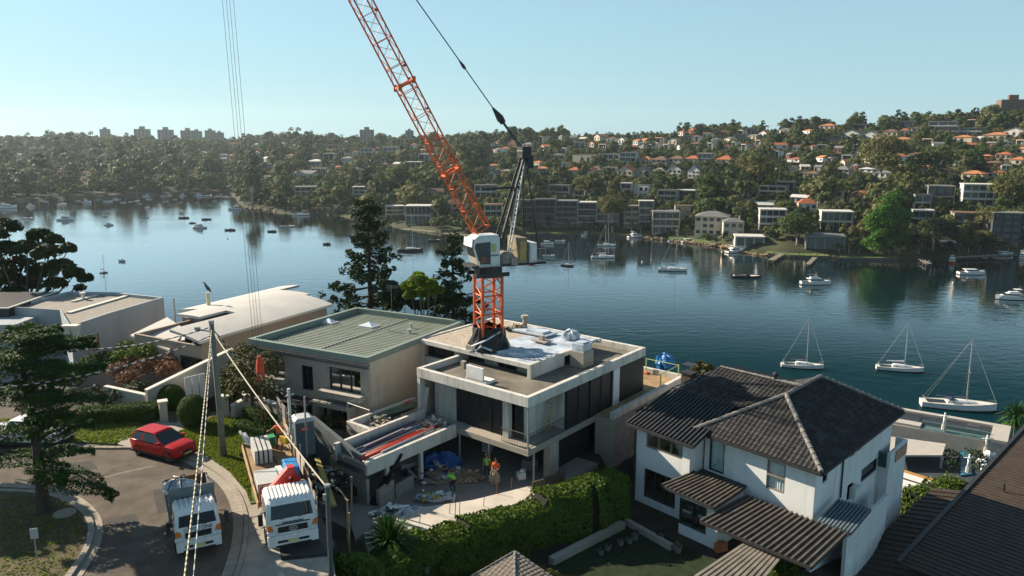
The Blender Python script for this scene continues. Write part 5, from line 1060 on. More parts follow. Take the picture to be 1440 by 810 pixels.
def gx(px, z): return FG.px(px, 0, z)
def gat(px, z):
 lo, hi = -10., 40.
 for _ in range(40):
  mid = (lo+hi)/2; p = FG.pt(mid, 0, z); q = 720+FPX*p.x/depth_of(p)
  if q > px: lo = mid
  else: hi = mid
 return lo
w1 = (gat(400, 42.8), gat(365, 42.8), 41.95, 43.55); w2 = (gat(440, 42.4), gat(424, 42.4), 41.3, 43.2); w3 = (gat(507, 42.6), gat(463, 42.6), 41.75, 43.45)
d1 = (gat(497, 39.6), gat(455, 39.6), 38.6, 40.5); dg = (gat(400, 39.6), gat(366, 39.6), 38.3, 40.6); dv = (gat(449, 39.6), gat(418, 39.6), 38.3, 40.5)
q = MB(); holewall(q, FG, 'a', 0, GA, 0, .25, g0-3, 44.15, [w1, w2, w3, d1, dg, dv]); q.build('front_wall', G_WALL, gh)
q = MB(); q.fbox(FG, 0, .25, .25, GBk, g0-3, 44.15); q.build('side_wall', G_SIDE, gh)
q = MB(); q.fbox(FG, GA-.25, GA, .25, GBk, g0-3, 44.15); q.fbox(FG, .25, GA-.25, GBk-.25, GBk, g0-3, 44.15); q.build('rear_wall', G_WALL, gh)
q = MB(); q.fbox(FG, -.12, GA+.12, -.16, 0, 43.93, 44.05); q.fbox(FG, -.08, GA+.08, -.1, 0, 44.05, 44.15); q.fbox(FG, -.12, GA+.12, -.14, .0, 43.55+.2, 43.80); q.build('cornice', mat('dark_cornice', (.13, .12, .11), .8, .15, 2), gh)
q = MB()
for a0, a1, b0, b1 in [(-.02, GA+.02, -.04, .34), (-.02, GA+.02, GBk-.3, GBk+.02), (-.02, .34, .34, GBk-.3), (GA-.34, GA+.02, .34, GBk-.3)]: q.fbox(FG, a0, a1, b0, b1, 44.15, zg)
q.build('roof_parapet', GREENP, gh, bevel=.015)
q = MB()
zr = 44.12
for (a0, a1) in ((.34, 5.6), (5.75, GA-.34)):
 q.fbox(FG, a0, a1, .34, GBk-.3, zr-.2, zr)
 k = int((GBk-.7)/.40)
 for i in range(k+1): b_ = .45+i*(GBk-.95)/k; q.fbox(FG, a0, a1, b_-.045, b_+.045, zr, zr+.055)
q.fbox(FG, 5.6, 5.75, .34, GBk-.3, zr-.2, zr+.09); q.build('ribbed_roof', GREENR, gh)
for (px, py, sx, sy) in [(519, 458, 1.5, 1.15), (463, 453, 1.3, .9)]:
 a_, b_ = FG.px(px, py, zr+.1); c = FG.pt(a_, b_, zr); s_ = MB(); s_.fbox(FG, a_-sx/2, a_+sx/2, b_-sy/2, b_+sy/2, zr, zr+.16); k = s_.build('skylight_curb', WHITEP, gh)
 s_ = MB(); s_.add([FG.pt(a_-sx/2+.06, b_-sy/2+.06, zr+.162), FG.pt(a_-sx/2+.06, b_+sy/2-.06, zr+.162), FG.pt(a_+sx/2-.06, b_+sy/2-.06, zr+.162), FG.pt(a_+sx/2-.06, b_-sy/2+.06, zr+.162), FG.pt(a_, b_, zr+.46)], [(0, 1, 4), (1, 2, 4), (2, 3, 4), (3, 0, 4)]); s_.build('skylight_dome', SKYL, k)
for (px, py, h, r_) in [(547, 466, .75, .04), (578, 462, .35, .09), (576, 469, .28, .12)]:
 a_, b_ = FG.px(px, py, zr); c = FG.pt(a_, b_, zr); s_ = MB(); s_.tube([c, c+Vector((0, 0, h))], r_, 7); s_.tube([c+Vector((0, 0, h)), c+Vector((0, 0, h+.1))], r_*1.7, 7); s_.build('vent_pipe', PVC, gh)
a_, b_ = FG.px(551, 440, zr); c = FG.pt(a_, b_, zr); s_ = MB(); s_.tube([c, c+Vector((0, 0, 2.6))], .025, 5)
for i in range(4): s_.tube([c+Vector((-.5, .1*i, 2.3+.07*i)), c+Vector((.5, .1*i, 2.3+.07*i))], .012, 4)
s_.build('aerial', STEEL, gh)
fwin(FG, 'a', *w1, .1, 1, gh, 3, glass=CG, curtain=CURT, cfrac=(.33, 1)); fwin(FG, 'a', *w2, .1, 1, gh, 2); fwin(FG, 'a', *w3, .1, 1, gh, 3, glass=CG, curtain=CURT, cfrac=(0, .42)); fwin(FG, 'a', *d1, .12, 1, gh, 4, glass=CG, curtain=CURT, cfrac=(.5, .8), name='glass_door')
q = MB(); q.fbox(FG, dg[0], dg[1], .6, .7, dg[2], dg[3]); q.build('garage_recess_shade', FDARK, gh); q = MB(); q.fbox(FG, dv[0], dv[1], 1.2, 1.3, dv[2], dv[3]); q.build('entry_void_shade', FDARK, gh)  # flat dark sheets supply the shade inside the garage recess and entry void
for (c0, c1, z0, z1, nm, d) in [(w3[0]-.4, w3[1]+.4, w3[2]-.42, w3[2]-.05, 'window_ledge', .75), (w1[0]-.25, w1[1]+.25, w1[2]-.36, w1[2]-.05, 'window_ledge', .6), (d1[0]-.35, d1[1]+.45, d1[3]+.05, d1[3]+.28, 'door_hood', .8)]:
 q = MB(); q.fbox(FG, c0, c1, -d, 0, z0, z1); q.fbox(FG, c0-.06, c1+.06, -d-.06, 0, z1, z1+.09); q.build(nm, G_WALL, gh)
q = MB(); q.fbox(FG, d1[0]-.35, d1[0]-.1, -.78, 0, g0, d1[3]+.05); q.fbox(FG, d1[1]+.15, d1[1]+.4, -.78, 0, g0, d1[3]+.05); q.build('porch_pier', G_WALL, gh)
q = MB(); q.fbox(FG, dv[0]-.1, dg[1]+.2, -1.6, -.0, 40.55, 40.7); q.build('dark_canopy', FRAMED, gh)
q = MB(); b0 = 8.3; q.fbox(FG, -.02, .04, b0, b0+1.6, 41.8, 43.1); q.build('side_window', GLD, gh); q = MB(); q.fbox(FG, -.05, .0, b0-.08, b0+1.68, 41.72, 41.8); q.fbox(FG, -.05, 0, b0-.08, b0+1.68, 43.1, 43.18); q.build('side_window_frame', FRAMED, gh)
for px in (403, 463, 511): a_ = gat(px, 43.3); q = MB(); c = FG.pt(a_, -.12, 43.2); q.tube([c, c+Vector((0, 0, .25))], .07, 7); q.build('wall_lamp', STEEL, gh)
# ================= white house with the black tiled roof =================
W_WALL = mat('white_house_render', (.70, .70, .68), .85, .05, .5, bump=.2, bscale=35, dirt=(.48, .47, .43), dscale=.6, damt=.65, streak=True)
TILE = mat('black_concrete_tiles', (.026, .025, .025), .8, .4, 2.5, dirt=(.15, .14, .125), dscale=1.6, damt=.4); RIDGE = mat('weathered_ridge_caps', (.19, .18, .16), .8, .3, 3, dirt=(.09, .085, .08), dscale=2); DKMET = mat('dark_ribbed_metal', (.03, .031, .034), .7, .25, 2, dirt=(.08, .075, .07), dscale=1.2, damt=.5); GUT = mat('dark_gutter', (.035, .033, .032), .5, .2, 2)
BRM = mat('brown_ribbed_metal', (.085, .072, .058), .6, .25, 2, dirt=(.17, .15, .12), dscale=1.5, damt=.6); TAUPE = mat('taupe_ribbed_metal', (.20, .175, .14), .6, .2, 2)
FW = Fr((at(1155, 666, 42).x, at(1155, 666, 42).y), 131, 46.5); ze = 42.0; zw0 = 36.4
wh = thing('white_house', 'two-storey white house with a black tiled hip roof in front of the harbour', 'house', FW.pt(5, 6, zw0))
WA, WB = 8.3, 13.4; BA0, BA1 = 7.4, 12.6; ov = .5
def wat(px, z, b, lo=-10., hi=40.):
 for _ in range(40):
  mid = (lo+hi)/2; p = FW.pt(mid, b, z); q = 720+FPX*p.x/depth_of(p)
  if q > px: lo = mid
  else: hi = mid
 return lo
def wbt(px, z, a, lo=-10., hi=40.):
 for _ in range(40):
  mid = (lo+hi)/2; p = FW.pt(a, mid, z); q = 720+FPX*p.x/depth_of(p)
  if q < px: lo = mid
  else: hi = mid
 return lo
mw = (wat(1104, 40.6, ov), wat(1078, 40.6, ov), 39.75, 41.55); gw = (wat(1019, 41, ov), wat(998, 41, ov), 39.6, 41.65)
q = MB(); holewall(q, FW, 'a', ov, BA0+.4, ov, .25, zw0, ze-.1, [mw, gw]); q.build('front_wall', W_WALL, wh)
bbf = -1.6+ov
bw = (wat(960, 41, bbf), wat(909, 41, bbf), 40.35, 41.55); bd = (wat(950, 38.4, bbf), wat(906, 38.4, bbf), 36.9, 38.9)
q = MB(); holewall(q, FW, 'a', BA0+ov, BA1-ov, bbf, .25, zw0, ze-.35, [bw, bd]); q.fbox(FW, BA0+ov, BA0+ov+.25, bbf+.25, ov, zw0, ze-.35); q.fbox(FW, BA1-ov-.25, BA1-ov, bbf+.25, WB-1, zw0-1, ze-.35); q.build('bay_wall', W_WALL, wh)
sw = [(wbt(779, 0, 0), 0, 0, 0)]; sw = []
for p0, p1, z0, z1 in [(1157, 1164, 40.7, 41.5), (1197, 1203, 41.0, 41.75), (1206, 1213, 41.05, 41.75), (1219, 1227, 41.45, 41.8), (1211, 1234, 38.6, 39.5), (1191, 1199, 38.2, 39.2)]:
 sw.append((wbt(p0, (z0+z1)/2, ov), wbt(p1, (z0+z1)/2, ov), z0, z1))
we = wbt(1268, 40, ov)
q = MB(); holewall(q, FW, 'b', ov+.25, WB-.4, ov, .25, 31, ze-.1, sw); q.build('side_wall', W_WALL, wh)
q = MB(); q.fbox(FW, ov+.25, BA1-ov, WB-.65, WB-.4, 34, ze-.3); q.build('rear_wall', W_WALL, wh)
for s in sw: fwin(FW, 'b', *s, ov+.1, 1, wh, 1, fw=.05)
TFR = mat('taupe_frame', (.2, .18, .15), .6, .1, 2); fwin(FW, 'a', *mw, ov+.08, 1, wh, 1, frame=TFR, glass=CG, curtain=CURT, cfrac=(0, 1), fw=.09); q = MB(); q.fbox(FW, mw[0], mw[1], ov+.0, ov+.1, 40.6, 40.72); q.build('window_transom', mat('taupe_frame', (.2, .18, .15), .6, .1, 2), wh)
fwin(FW, 'a', *gw, ov+.05, 1, wh, 1, glass=CG, curtain=mat('pale_green_blind', (.5, .62, .6), .9, .05, 1), fw=.06)
fwin(FW, 'a', *bw, bbf+.08, 1, wh, 3, frame=TFR, glass=CG, curtain=CURT, cfrac=(0, 1), fw=.09); fwin(FW, 'a', *bd, bbf+.08, 1, wh, 3, glass=CG, curtain=CURT, cfrac=(.0, .7), name='glass_door')
# roofs
zr1 = 44.35; A = FW.pt(0, 0, ze); B_ = FW.pt(BA0+1.2, 0, ze); C_ = FW.pt(0, WB, ze)
pitch_w = (FW.ab(at(1100, 565, 44.35)))
ap = FW.pt(4.2, 4.0, zr1); rr = FW.pt(4.2, WB-4.2, zr1)
q = MB(); roof_plane(q, [FW.pt(BA0+1.2, 0, ze), A, ap, FW.pt(BA0+1.2, 4.0, zr1)][::1] if False else [A, FW.pt(8.4, 0, ze), ap], .30, .34, .028, .04); q.build('front_roof_slope', TILE, wh)
q = MB(); roof_plane(q, [A, C_, rr, ap], .30, .34, .028, .04); q.build('right_roof_slope', TILE, wh)
lf = FW.pt(BA1-.2, 6.5, 43.2); q = MB(); roof_plane(q, [FW.pt(8.4, 0, ze), FW.pt(8.4, WB, ze), rr, ap], .30, .34, .028, .04); q.build('left_roof_slope', TILE, wh)
q = MB(); roof_plane(q, [C_, FW.pt(8.4, WB, ze), rr], .30, .34, .028, .04); q.build('rear_roof_slope', TILE, wh)
# lower wing of the roof over the bay: metal sheeting in front, tiles behind
zb = 41.75; zbr = 43.35; e1, e2 = FW.pt(BA0, -1.6, zb), FW.pt(BA1, -1.6, zb); t2_, t1_ = FW.pt(BA1-.3, 3.4, zbr-.35), FW.pt(BA0, 3.4, zbr-.35)
q = MB(); ribbed(q, [e1, e2, t2_, t1_], .30, .11, .09); q.build('ribbed_bay_roof', DKMET, wh)
q = MB(); rg0, rg1 = FW.pt(BA1-2.2, 6.6, 44.1), FW.pt(4.3, 6.6, 44.25); roof_plane(q, [FW.pt(7.0, 3.3, zbr-.42), FW.pt(BA1-.2, 3.3, zbr-.42), rg0, rg1], .30, .34, .028, .04); roof_plane(q, [FW.pt(BA1, 2.0, 42.3), FW.pt(BA1, WB-.3, 42.3), rg0], .30, .34, .028, .04); roof_plane(q, [FW.pt(7.0, WB, 42.2), FW.pt(BA1, WB, 42.2), rg0, rg1], .30, .34, .028, .04); q.build('left_wing_roof', TILE, wh)
q = MB(); capline(q, A+Vector((0, 0, .1)), ap+Vector((0, 0, .1)), .13); capline(q, FW.pt(8.4, 0, ze+.1), ap+Vector((0, 0, .1)), .13); capline(q, ap+Vector((0, 0, .1)), rr+Vector((0, 0, .1)), .13); capline(q, rg0+Vector((0, 0, .1)), rg1+Vector((0, 0, .1)), .12); capline(q, rr+Vector((0, 0, .1)), C_+Vector((0, 0, .1)), .12); capline(q, FW.pt(BA1, 2.2, 42.5), rg0+Vector((0, 0, .08)), .11); q.build('ridge_caps', RIDGE, wh)
q = MB(); q.beam(FW.pt(-.05, -.07, ze-.05), FW.pt(BA0-.05, -.07, ze-.05), .13, .15); q.beam(FW.pt(-.07, 0, ze-.05), FW.pt(-.07, WB, ze-.05), .13, .15); q.beam(FW.pt(BA0-.05, -1.67, zb-.06), FW.pt(BA1+.05, -1.67, zb-.06), .13, .16); q.beam(FW.pt(BA1+.05, -1.6, zb-.06), FW.pt(BA1+.05, 3, zb+.6), .1, .16); q.beam(FW.pt(BA0-.02, -1.6, zb-.05), FW.pt(BA0-.02, -.2, zb+.35), .1, .16); q.build('gutter', GUT, wh)
q = MB(); q.fbox(FW, .0, BA0+.5, .0, ov, ze-.13, ze-.1); q.fbox(FW, 0, ov, ov, WB, ze-.13, ze-.1); q.fbox(FW, BA0+.05, BA1, -1.6, bbf, zb-.14, zb-.1); q.build('eave_soffit', W_WALL, wh)
for (a_, b_, z1, z0) in [(BA1-ov+.07, bbf-.1, zb-.1, zw0), (ov-.08, wbt(1183, 40.5, ov), ze-.2, 38.9)]: q = MB(); c = FW.pt(a_, b_, 0); q.tube([(c.x, c.y, z0), (c.x, c.y, z1)], .055, 6); q.build('downpipe', GUT, wh)
for (a_, b_, zz, h) in [(2.0, 2.2, 43.2, .6), (1.4, 6.5, 42.9, .9), (3.4, 5.4, 44.1, .5)]: q = MB(); c = FW.pt(a_, b_, zz); q.tube([c, c+Vector((0, 0, h))], .03, 5); q.build('vent_pipe', GUT, wh)
q = MB(); c = FW.pt(6.2, 6.6, 44.35); q.tube([c, c+Vector((0, 0, .2))], .12, 8); q.ell((c.x, c.y, c.z+.32), .2, .2, .18, 9, 6); q.build('roof_ventilator', GUT, wh)
# front porch extension and canopies
xa0, xa1 = FW.px(1000, 777, 36.5)[0], FW.px(946, 758, 36.5)[0]+.2; xb = FW.px(1000, 777, 36.5)[1]; xb = -2.55
xw = (wat(993, 37.8, xb), wat(955, 37.8, xb), 37.05, 38.75)
q = MB(); holewall(q, FW, 'a', xa0, xa1, xb, .2, zw0, 39.2, [xw]); q.fbox(FW, xa0, xa0+.2, xb+.2, ov, zw0, 39.2); q.fbox(FW, xa1-.2, xa1, xb+.2, bbf, zw0, 39.2); q.build('porch_wall', W_WALL, wh)
fwin(FW, 'a', *xw, xb+.06, 1, wh, 2, glass=CG, curtain=CURT, cfrac=(.45, 1), fw=.08)
def canopy(px4, zs, name, mm, pitch, gm, fas=.16):
 P4 = [at(px, py, z) for (px, py), z in zip(px4, zs)]; q = MB(); ribbed(q, P4, pitch, .11, .10); o = q.build(name, mm, wh); q = MB(); q.beam(P4[0]-Vector((0, 0, .05)), P4[1]-Vector((0, 0, .05)), .1, fas); q.beam(P4[0]-Vector((0, 0, .05)), P4[3]-Vector((0, 0, .05)), .1, fas); q.beam(P4[1]-Vector((0, 0, .05)), P4[2]-Vector((0, 0, .05)), .1, fas); q.build('canopy_fascia', gm, o); return P4
canopy([(930, 683), (1004, 714), (1045, 687), (977, 664)], (39.4, 39.4, 39.65, 39.65), 'upper_canopy', BRM, .30, GUT)
canopy([(985, 733), (1140, 798), (1190, 750), (1052, 697)], (39.0, 39.0, 39.2, 39.2), 'lower_canopy', BRM, .33, GUT)
q = MB(); c = at(1040, 692, 39.3); q.fbox(FW, xa0-.2, xa0+3.5, ov-1.2, ov-.05, 39.3, 39.5); q.build('canopy_box_gutter', GUT, wh)
cp = thing('carport_roof', 'taupe ribbed metal carport roof at the bottom edge, in front of the white house', 'carport', at(1040, 790, 36.4)); P4 = [at(x, y, z) for (x, y), z in zip([(978, 812), (1058, 832), (1104, 776), (1056, 760)], (38.4, 38.4, 38.7, 38.7))]; q = MB(); ribbed(q, P4, .28, .16, .08); q.build('ribbed_roof', TAUPE, cp)
for p in P4: q = MB(); q.tube([(p.x, p.y, 36.2), (p.x, p.y, p.z-.05)], .06, 6); q.build('post', GUT, cp)
# corrugated side lean-to, air conditioner, curved garden wall
canopy([(1150, 735), (1196, 750), (1224, 717), (1180, 703)], (39.05, 39.05, 39.35, 39.35), 'side_lean_to_roof', mat('blue_grey_corrugated', (.12, .16, .18), .4, .15, 2), .18, GUT, .1)
q = MB(); p0, p1 = at(1186, 790, 36.2), at(1243, 720, 36.4);
for i in range(8): a_, b_ = p0.lerp(p1, i/8), p0.lerp(p1, (i+1)/8); q.beam(a_+Vector((.25*math.sin(i/8*3), 0, 0)), b_+Vector((.25*math.sin((i+1)/8*3), 0, 0)), .22, 3.0+.5*math.sin(i*.6))
tag(q.build('curved_garden_wall', W_WALL), 'low curving white wall along the shaded right side of the white house', 'wall')
q = MB(); b_ = wbt(1206, 38.6, ov-.4); q.fbox(FW, ov-.42, ov-.04, b_-.45, b_+.45, 38.3, 39.0); q.build('air_conditioner', mat('white_appliance', (.6, .6, .58), .5, .05, 2), wh)
bb0 = wbt(1253, 40.5, 0); q = MB(); q.fbox(FW, -.2, ov, WB-2.6, WB+.8, 31, 38.85); q.fbox(FW, -.25, -.05, WB-2.6, WB+.8, 38.85, 39.9); q.fbox(FW, -.05, ov, WB+.6, WB+.8, 38.85, 39.9); q.build('balcony', W_WALL, wh); q = MB(); q.fbox(FW, -.3, -.26, WB-1.6, WB+.6, 39.0, 39.75); q.fbox(FW, -.05, ov, WB-2.62, WB-2.58, 38.85, 39.9); q.build('balcony_glass', glassmat('green_balcony_glass', (.05, .10, .09)), wh)
# chimney and blue sky antenna at the back left of the black roof
chm = thing('brick_chimney', 'dark brown chimney between the far terrace and the black roof', 'chimney', at(968, 560, 41)); p = at(968, 545, 42); q = MB(); q.obox((p.x, p.y, 41.6), .8, .8, 3.0, R(46)); q.build('stack', mat('brown_brick', (.10, .075, .055), .9, .25, 4), chm); q = MB(); q.obox((p.x, p.y, 43.15), .95, .95, .1, R(46)); q.obox((p.x+.05, p.y, 43.75), .9, .9, .05, R(46)); q.tube([(p.x-.3, p.y, 43.15), (p.x-.3, p.y, 43.75)], .03, 4); q.tube([(p.x+.3, p.y, 43.15), (p.x+.3, p.y, 43.75)], .03, 4); q.build('cowl', GUT, chm)
# ================= vaulted-roof house =================
V_ROOF = mat('pale_vault_roof', (.54, .51, .46), .6, .08, .5, dirt=(.48, .42, .34), dscale=.4, damt=.5); V_WALL = mat('pinkish_render', (.34, .27, .21), .9, .08, .6, bump=.2, bscale=25); V_GREY = mat('pale_roof_grey', (.50, .51, .50), .6, .06, .6)
p0, p1 = at(285, 478, 44.3), at(463, 428, 44.3); FV = Fr((p0.x, p0.y), math.degrees(math.atan2((p1-p0).y, (p1-p0).x))+88, math.degrees(math.atan2((p1-p0).y, (p1-p0).x))); VL = (p1-p0).length
vh = thing('vaulted_house', 'house with pale curved vault roofs left of the green-roofed house', 'house', FV.pt(3, 6, 39))
def vault(a0, a1, b0, b1, zf, name, mm, th=.22, n=14):
 q = MB(); top = []; bot = []
 for i in range(n+1): a = lerp(a0, a1, i/n); z = zf(a); top.append((a, z)); bot.append((a, z-th))
 rings = [[FV.pt(a, b, z) for a, z in top]+[FV.pt(a, b, z) for a, z in bot[::-1]] for b in (b0, b1)]
 q.loft(rings); return q.build(name, mm, vh, smooth=False)
zv = lambda a: 44.3+.6*(1-((a-5.4)/5.4)**2)
vault(-.1, 3.4, -.4, VL+.4, zv, 'main_vault_roof', V_ROOF); vault(4.6, 7.6, 3.6, VL+1, zv, 'second_vault_roof', V_ROOF); vault(3.4, 4.6, 6.5, VL+1, zv, 'linking_roof', V_ROOF)
vault(7.6, 10.4, 6.0, VL+4, zv, 'rear_vault_roof', V_ROOF); q = MB(); q.fbox(FV, 7.6, 10.2, 6.2, VL+3.8, 37, 43.7); q.fbox(FV, .6, 9, VL-.3, VL-.05, 37, 43.9); q.build('rear_wall', V_WALL, vh); q = MB(); q.fbox(FV, 3.4, 4.6, 1.5, 6.5, 43.2, 43.3); q.fbox(FV, 3.3, 3.4, 1, 6.5, 43.2, zv(3.35)-.2); q.build('roof_slot', FDARK, vh)
q = MB(); q.fbox(FV, .35, .6, .3, VL, 38, 44.05); q.fbox(FV, .6, 9, .3, .55, 38, 43.6); q.fbox(FV, 8.8, 9, .5, VL, 38, 43.6); q.build('wall', V_WALL, vh)
ca = [at(183, 471, 43.2), at(238, 492, 42.9), at(262, 464, 43.4), at(235, 446, 43.6)]; q = MB(); q.hexa([p-Vector((0, 0, .15)) for p in ca]+ca); q.build('flat_canopy', V_ROOF, vh)
ca = [at(219, 488, 42.6), at(246, 497, 42.4), at(268, 476, 43.2), at(243, 466, 43.3)]; q = MB(); q.hexa([p-Vector((0, 0, .15)) for p in ca]+ca); q.build('small_canopy', V_GREY, vh)
ca = [at(222, 490, 41.9), at(252, 497, 41.7), at(275, 476, 42.4), at(245, 470, 42.6)]; q = MB(); q.hexa([p-Vector((0, 0, .1)) for p in ca]+ca); q.build('awning', V_GREY, vh)
q = MB(); q.fbox(FV, .58, 3.0, .1, .28, 40.0, 42.6); q.build('entry_glass', GLD, vh)
for (px, py, z, h, r_, nm, lb, ct) in [(246, 443, 43.8, 3.0, .09, 'flue_pole', 'thin dark flue pole behind the left house', 'pole')]:
 p = at(px, py, z); q = MB(); q.tube([(p.x, p.y, z-1), (p.x, p.y, z+1.6)], r_, 6); tag(q.build(nm, STEEL), lb, ct)
p = at(293, 425, 45.0); fl = thing('pole_with_bird', 'cream post with a dark perched bird shape on the vault roof ridge', 'finial', (p.x, p.y, 44.9)); q = MB(); q.tube([(p.x, p.y, 44.5), (p.x, p.y, 45.9)], .17, 8); q.build('post', mat('cream_post', (.55, .48, .32), .7, .1, 2), fl)
q = MB(); q.tube([(p.x+.35, p.y, 45.95), (p.x+.1, p.y, 46.25), (p.x-.12, p.y, 46.55), (p.x-.2, p.y, 46.8), (p.x-.42, p.y, 46.9)], [.03, .16, .12, .07, .02], 8); q.build('bird_ornament', mat('dark_bronze', (.06, .07, .07), .5, .2, 3), fl)
# ================= grey-blue box house at the left =================
B_WALL = mat('blue_grey_render', (.36, .39, .40), .9, .06, .5, bump=.15, bscale=25, dirt=(.28, .29, .28), dscale=.4, damt=.5, streak=True); B_ROOF = mat('brown_gravel_roof', (.29, .26, .22), .95, .25, 6, bump=.6, bscale=20); CAP = mat('pale_capping', (.62, .58, .5), .7, .06, 1)
zb1 = 44.3
pts = [(0, 447), (8, 432), (84, 437), (98, 460), (155, 441), (230, 419), (162, 412), (96, 411)]
PB = [at(x, y, zb1) for x, y in pts]; bh = thing('box_house', 'blue-grey flat-roofed house with angled walls and one square window at the left', 'house', (PB[4].x, PB[4].y, 38)); pg = [(p.x, p.y) for p in PB[1:]]
q = MB(); q.prism(pg, 37, zb1-.25); q.build('wall', B_WALL, bh)
cx = sum(p[0] for p in pg)/len(pg); cy = sum(p[1] for p in pg)/len(pg); ins = [(cx+(x-cx)*.955, cy+(y-cy)*.955) for x, y in pg]
q = MB(); q.prism(ins, zb1-.249, zb1-.2); q.build('roof', B_ROOF, bh)
q = MB()
for i in range(len(pg)):
 j = (i+1) % len(pg); q.hexa([(*pg[i], zb1-.25), (*pg[j], zb1-.25), (*ins[j], zb1-.25), (*ins[i], zb1-.25), (*pg[i], zb1+.08), (*pg[j], zb1+.08), (*ins[j], zb1+.08), (*ins[i], zb1+.08)])
q.build('parapet', B_WALL, bh)
def strip(px0, py0, px1, py1, w, z): a_, b_ = at(px0, py0, z), at(px1, py1, z); q = MB(); q.beam(a_, b_, w, .12); q.build('roof_capping', CAP, bh)
strip(96, 440, 185, 414, .5, zb1-.12); strip(102, 424, 136, 415, .35, zb1-.12); strip(60, 436, 85, 437, .3, zb1-.1)
q = MB(); p = at(98, 442, zb1); p2 = at(98, 463, zb1); q.hexa([PB[3]+Vector((-.5, .3, -1.1)), PB[3]+Vector((.3, .3, -1.1)), PB[3]+Vector((.3, .7, -1.1)), PB[3]+Vector((-.5, .7, -1.1)), PB[3]+Vector((-.8, -.02, .1)), PB[3]+Vector((.6, -.02, .1)), PB[3]+Vector((.6, .7, .1)), PB[3]+Vector((-.8, .7, .1))]); q.build('scupper', CAP, bh)
w_a, w_b = PB[3], PB[4]; d = (w_b-w_a).normalized(); nn = Vector((d.y, -d.x, 0)); wc = w_a.lerp(w_b, .52)
fwd = Fr((wc.x, wc.y), math.degrees(math.atan2(-d.y, -d.x)), math.degrees(math.atan2(-nn.y, -nn.x))); fwin(fwd, 'a', -.75, .75, 41.4, 43.1, -.06, 1, bh, 1, frame=CAP)
p = at(117, 421, zb1-.2); q = MB(); q.tube([p, p+Vector((0, 0, .55))], .16, 8); q.tube([p+Vector((0, 0, .55)), p+Vector((0, 0, .7))], .28, 8); q.build('roof_vent', CAP, bh)
p = at(6, 466, 43); q = MB(); q.box(p.x-5, p.x+1, p.y, p.y+8, 37, 43.6); q.build('left_wing', B_WALL, bh); q = MB(); q.box(p.x+.2, p.x+.9, p.y-.05, p.y+.02, 42.0, 43.0); q.build('slit_window', GLD, bh)
q = MB(); pb = [at(0, 425, 45), at(38, 416, 45), at(0, 414, 45)]; q.box(pb[1].x-12, pb[1].x, pb[1].y-3, pb[1].y+5, 40, 44.4); nb_ = q.build('dark_roof_house', GUT); tag(nb_, 'dark flat roof edge of a house at the left border, behind the blue-grey house', 'house'); q = MB(); q.box(pb[1].x-12, pb[1].x+.1, pb[1].y-3.1, pb[1].y-2.9, 44.4, 44.5); q.box(pb[1].x-.1, pb[1].x+.1, pb[1].y-2.9, pb[1].y+5, 44.4, 44.5); q.build('roof_edge', CAP, nb_)
# ================= brown roofed house, lower right corner =================
D_ROOF = mat('brown_roof_sheeting', (.06, .042, .03), .75, .2, 1.5, dirt=(.07, .05, .04), dscale=.8); dh = thing('brown_roofed_house', 'house with a brown ribbed roof cut by the lower right corner', 'house', at(1400, 740, 36))
zd = 36.7; q = MB(); a_, b_ = at(1374, 672, zd), at(1446, 596, zd); ux = FW.u*-1
def sheet_rows(q, P, nrow, amp=.05):
 a0, a1, b1, b0 = [Vector(p) for p in P]; n = (a1-a0).cross(b0-a0).normalized(); n = n if n.z > 0 else -n
 for i in range(nrow):
  f0, f1 = i/nrow, (i+1)/nrow; p0, p1, p2, p3 = a0.lerp(b0, f0), a1.lerp(b1, f0), a1.lerp(b1, f1), a0.lerp(b0, f1)
  q.hexa([p-n*.06 for p in (p0, p1, p2, p3)]+[p0+n*amp, p1+n*amp, p2, p3])
sheet_rows(q, [at(1262, 792, 36.1), at(1262, 792, 36.1)+ux*20, b_+ux*20, b_], 60); q.build('upper_roof', D_ROOF, dh)
q = MB(); q.beam(at(1262, 792, 36.1), b_+Vector((0, 0, .05)), .25, .25); q.build('roof_verge', GUT, dh)
q = MB(); lo = [at(1313, 686, 35.0), at(1376, 692, 34.9), at(1330, 850, 34.6), at(1165, 815, 34.6)]; sheet_rows(q, [lo[3], lo[2], lo[1], lo[0]], 22); q.build('lower_roof', D_ROOF, dh)
q = MB(); pg = [at(1330, 780, 34.4), at(1440, 790, 34.4), at(1470, 640, 34.4), at(1400, 690, 34.4)]; q.prism([(p.x, p.y) for p in pg], 28, 35.8); q.build('wall', mat('dark_brick_wall', (.09, .07, .055), .9, .2, 3), dh)
p = at(1411, 690, 36.5); q = MB(); q.tube([p, p+Vector((0, 0, .5))], .08, 7); q.build('vent_pipe', GUT, dh)
# ================= waterfront terrace roof below =================
FR_ = Fr((at(1421, 600, 8).x, at(1421, 600, 8).y), 180-33.2, 180-125.3-180+180); bo = FR_
FRv = Fr((bo.K.x, bo.K.y), 146.8, 234.7)     # a: to the left along the water edge, b: towards the camera
wt = thing('waterfront_terrace_house', 'long low waterfront house with a dark panelled roof terrace, below the white house', 'house', FRv.pt(12, 5, 0)); RIM = mat('pale_terrace_stone', (.42, .385, .33), .8, .08, 1); TEAL = mat('teal_glass_strip', (.10, .16, .16), .3, .1, 2); SOL = mat('dark_roof_panels', (.03, .032, .036), .5, .25, 1)
q = MB(); q.fbox(FRv, -.0, 26, 0, 9.0, 0, 7.5); q.build('wall', mat('terrace_wall', (.40, .36, .30), .9, .1, 1), wt)
q = MB(); q.fbox(FRv, -.1, 26, -.1, 1.2, 7.5, 8.1); q.fbox(FRv, -.1, 2.6, 1.2, 9.1, 7.5, 8.08); q.build('roof_rim', RIM, wt)
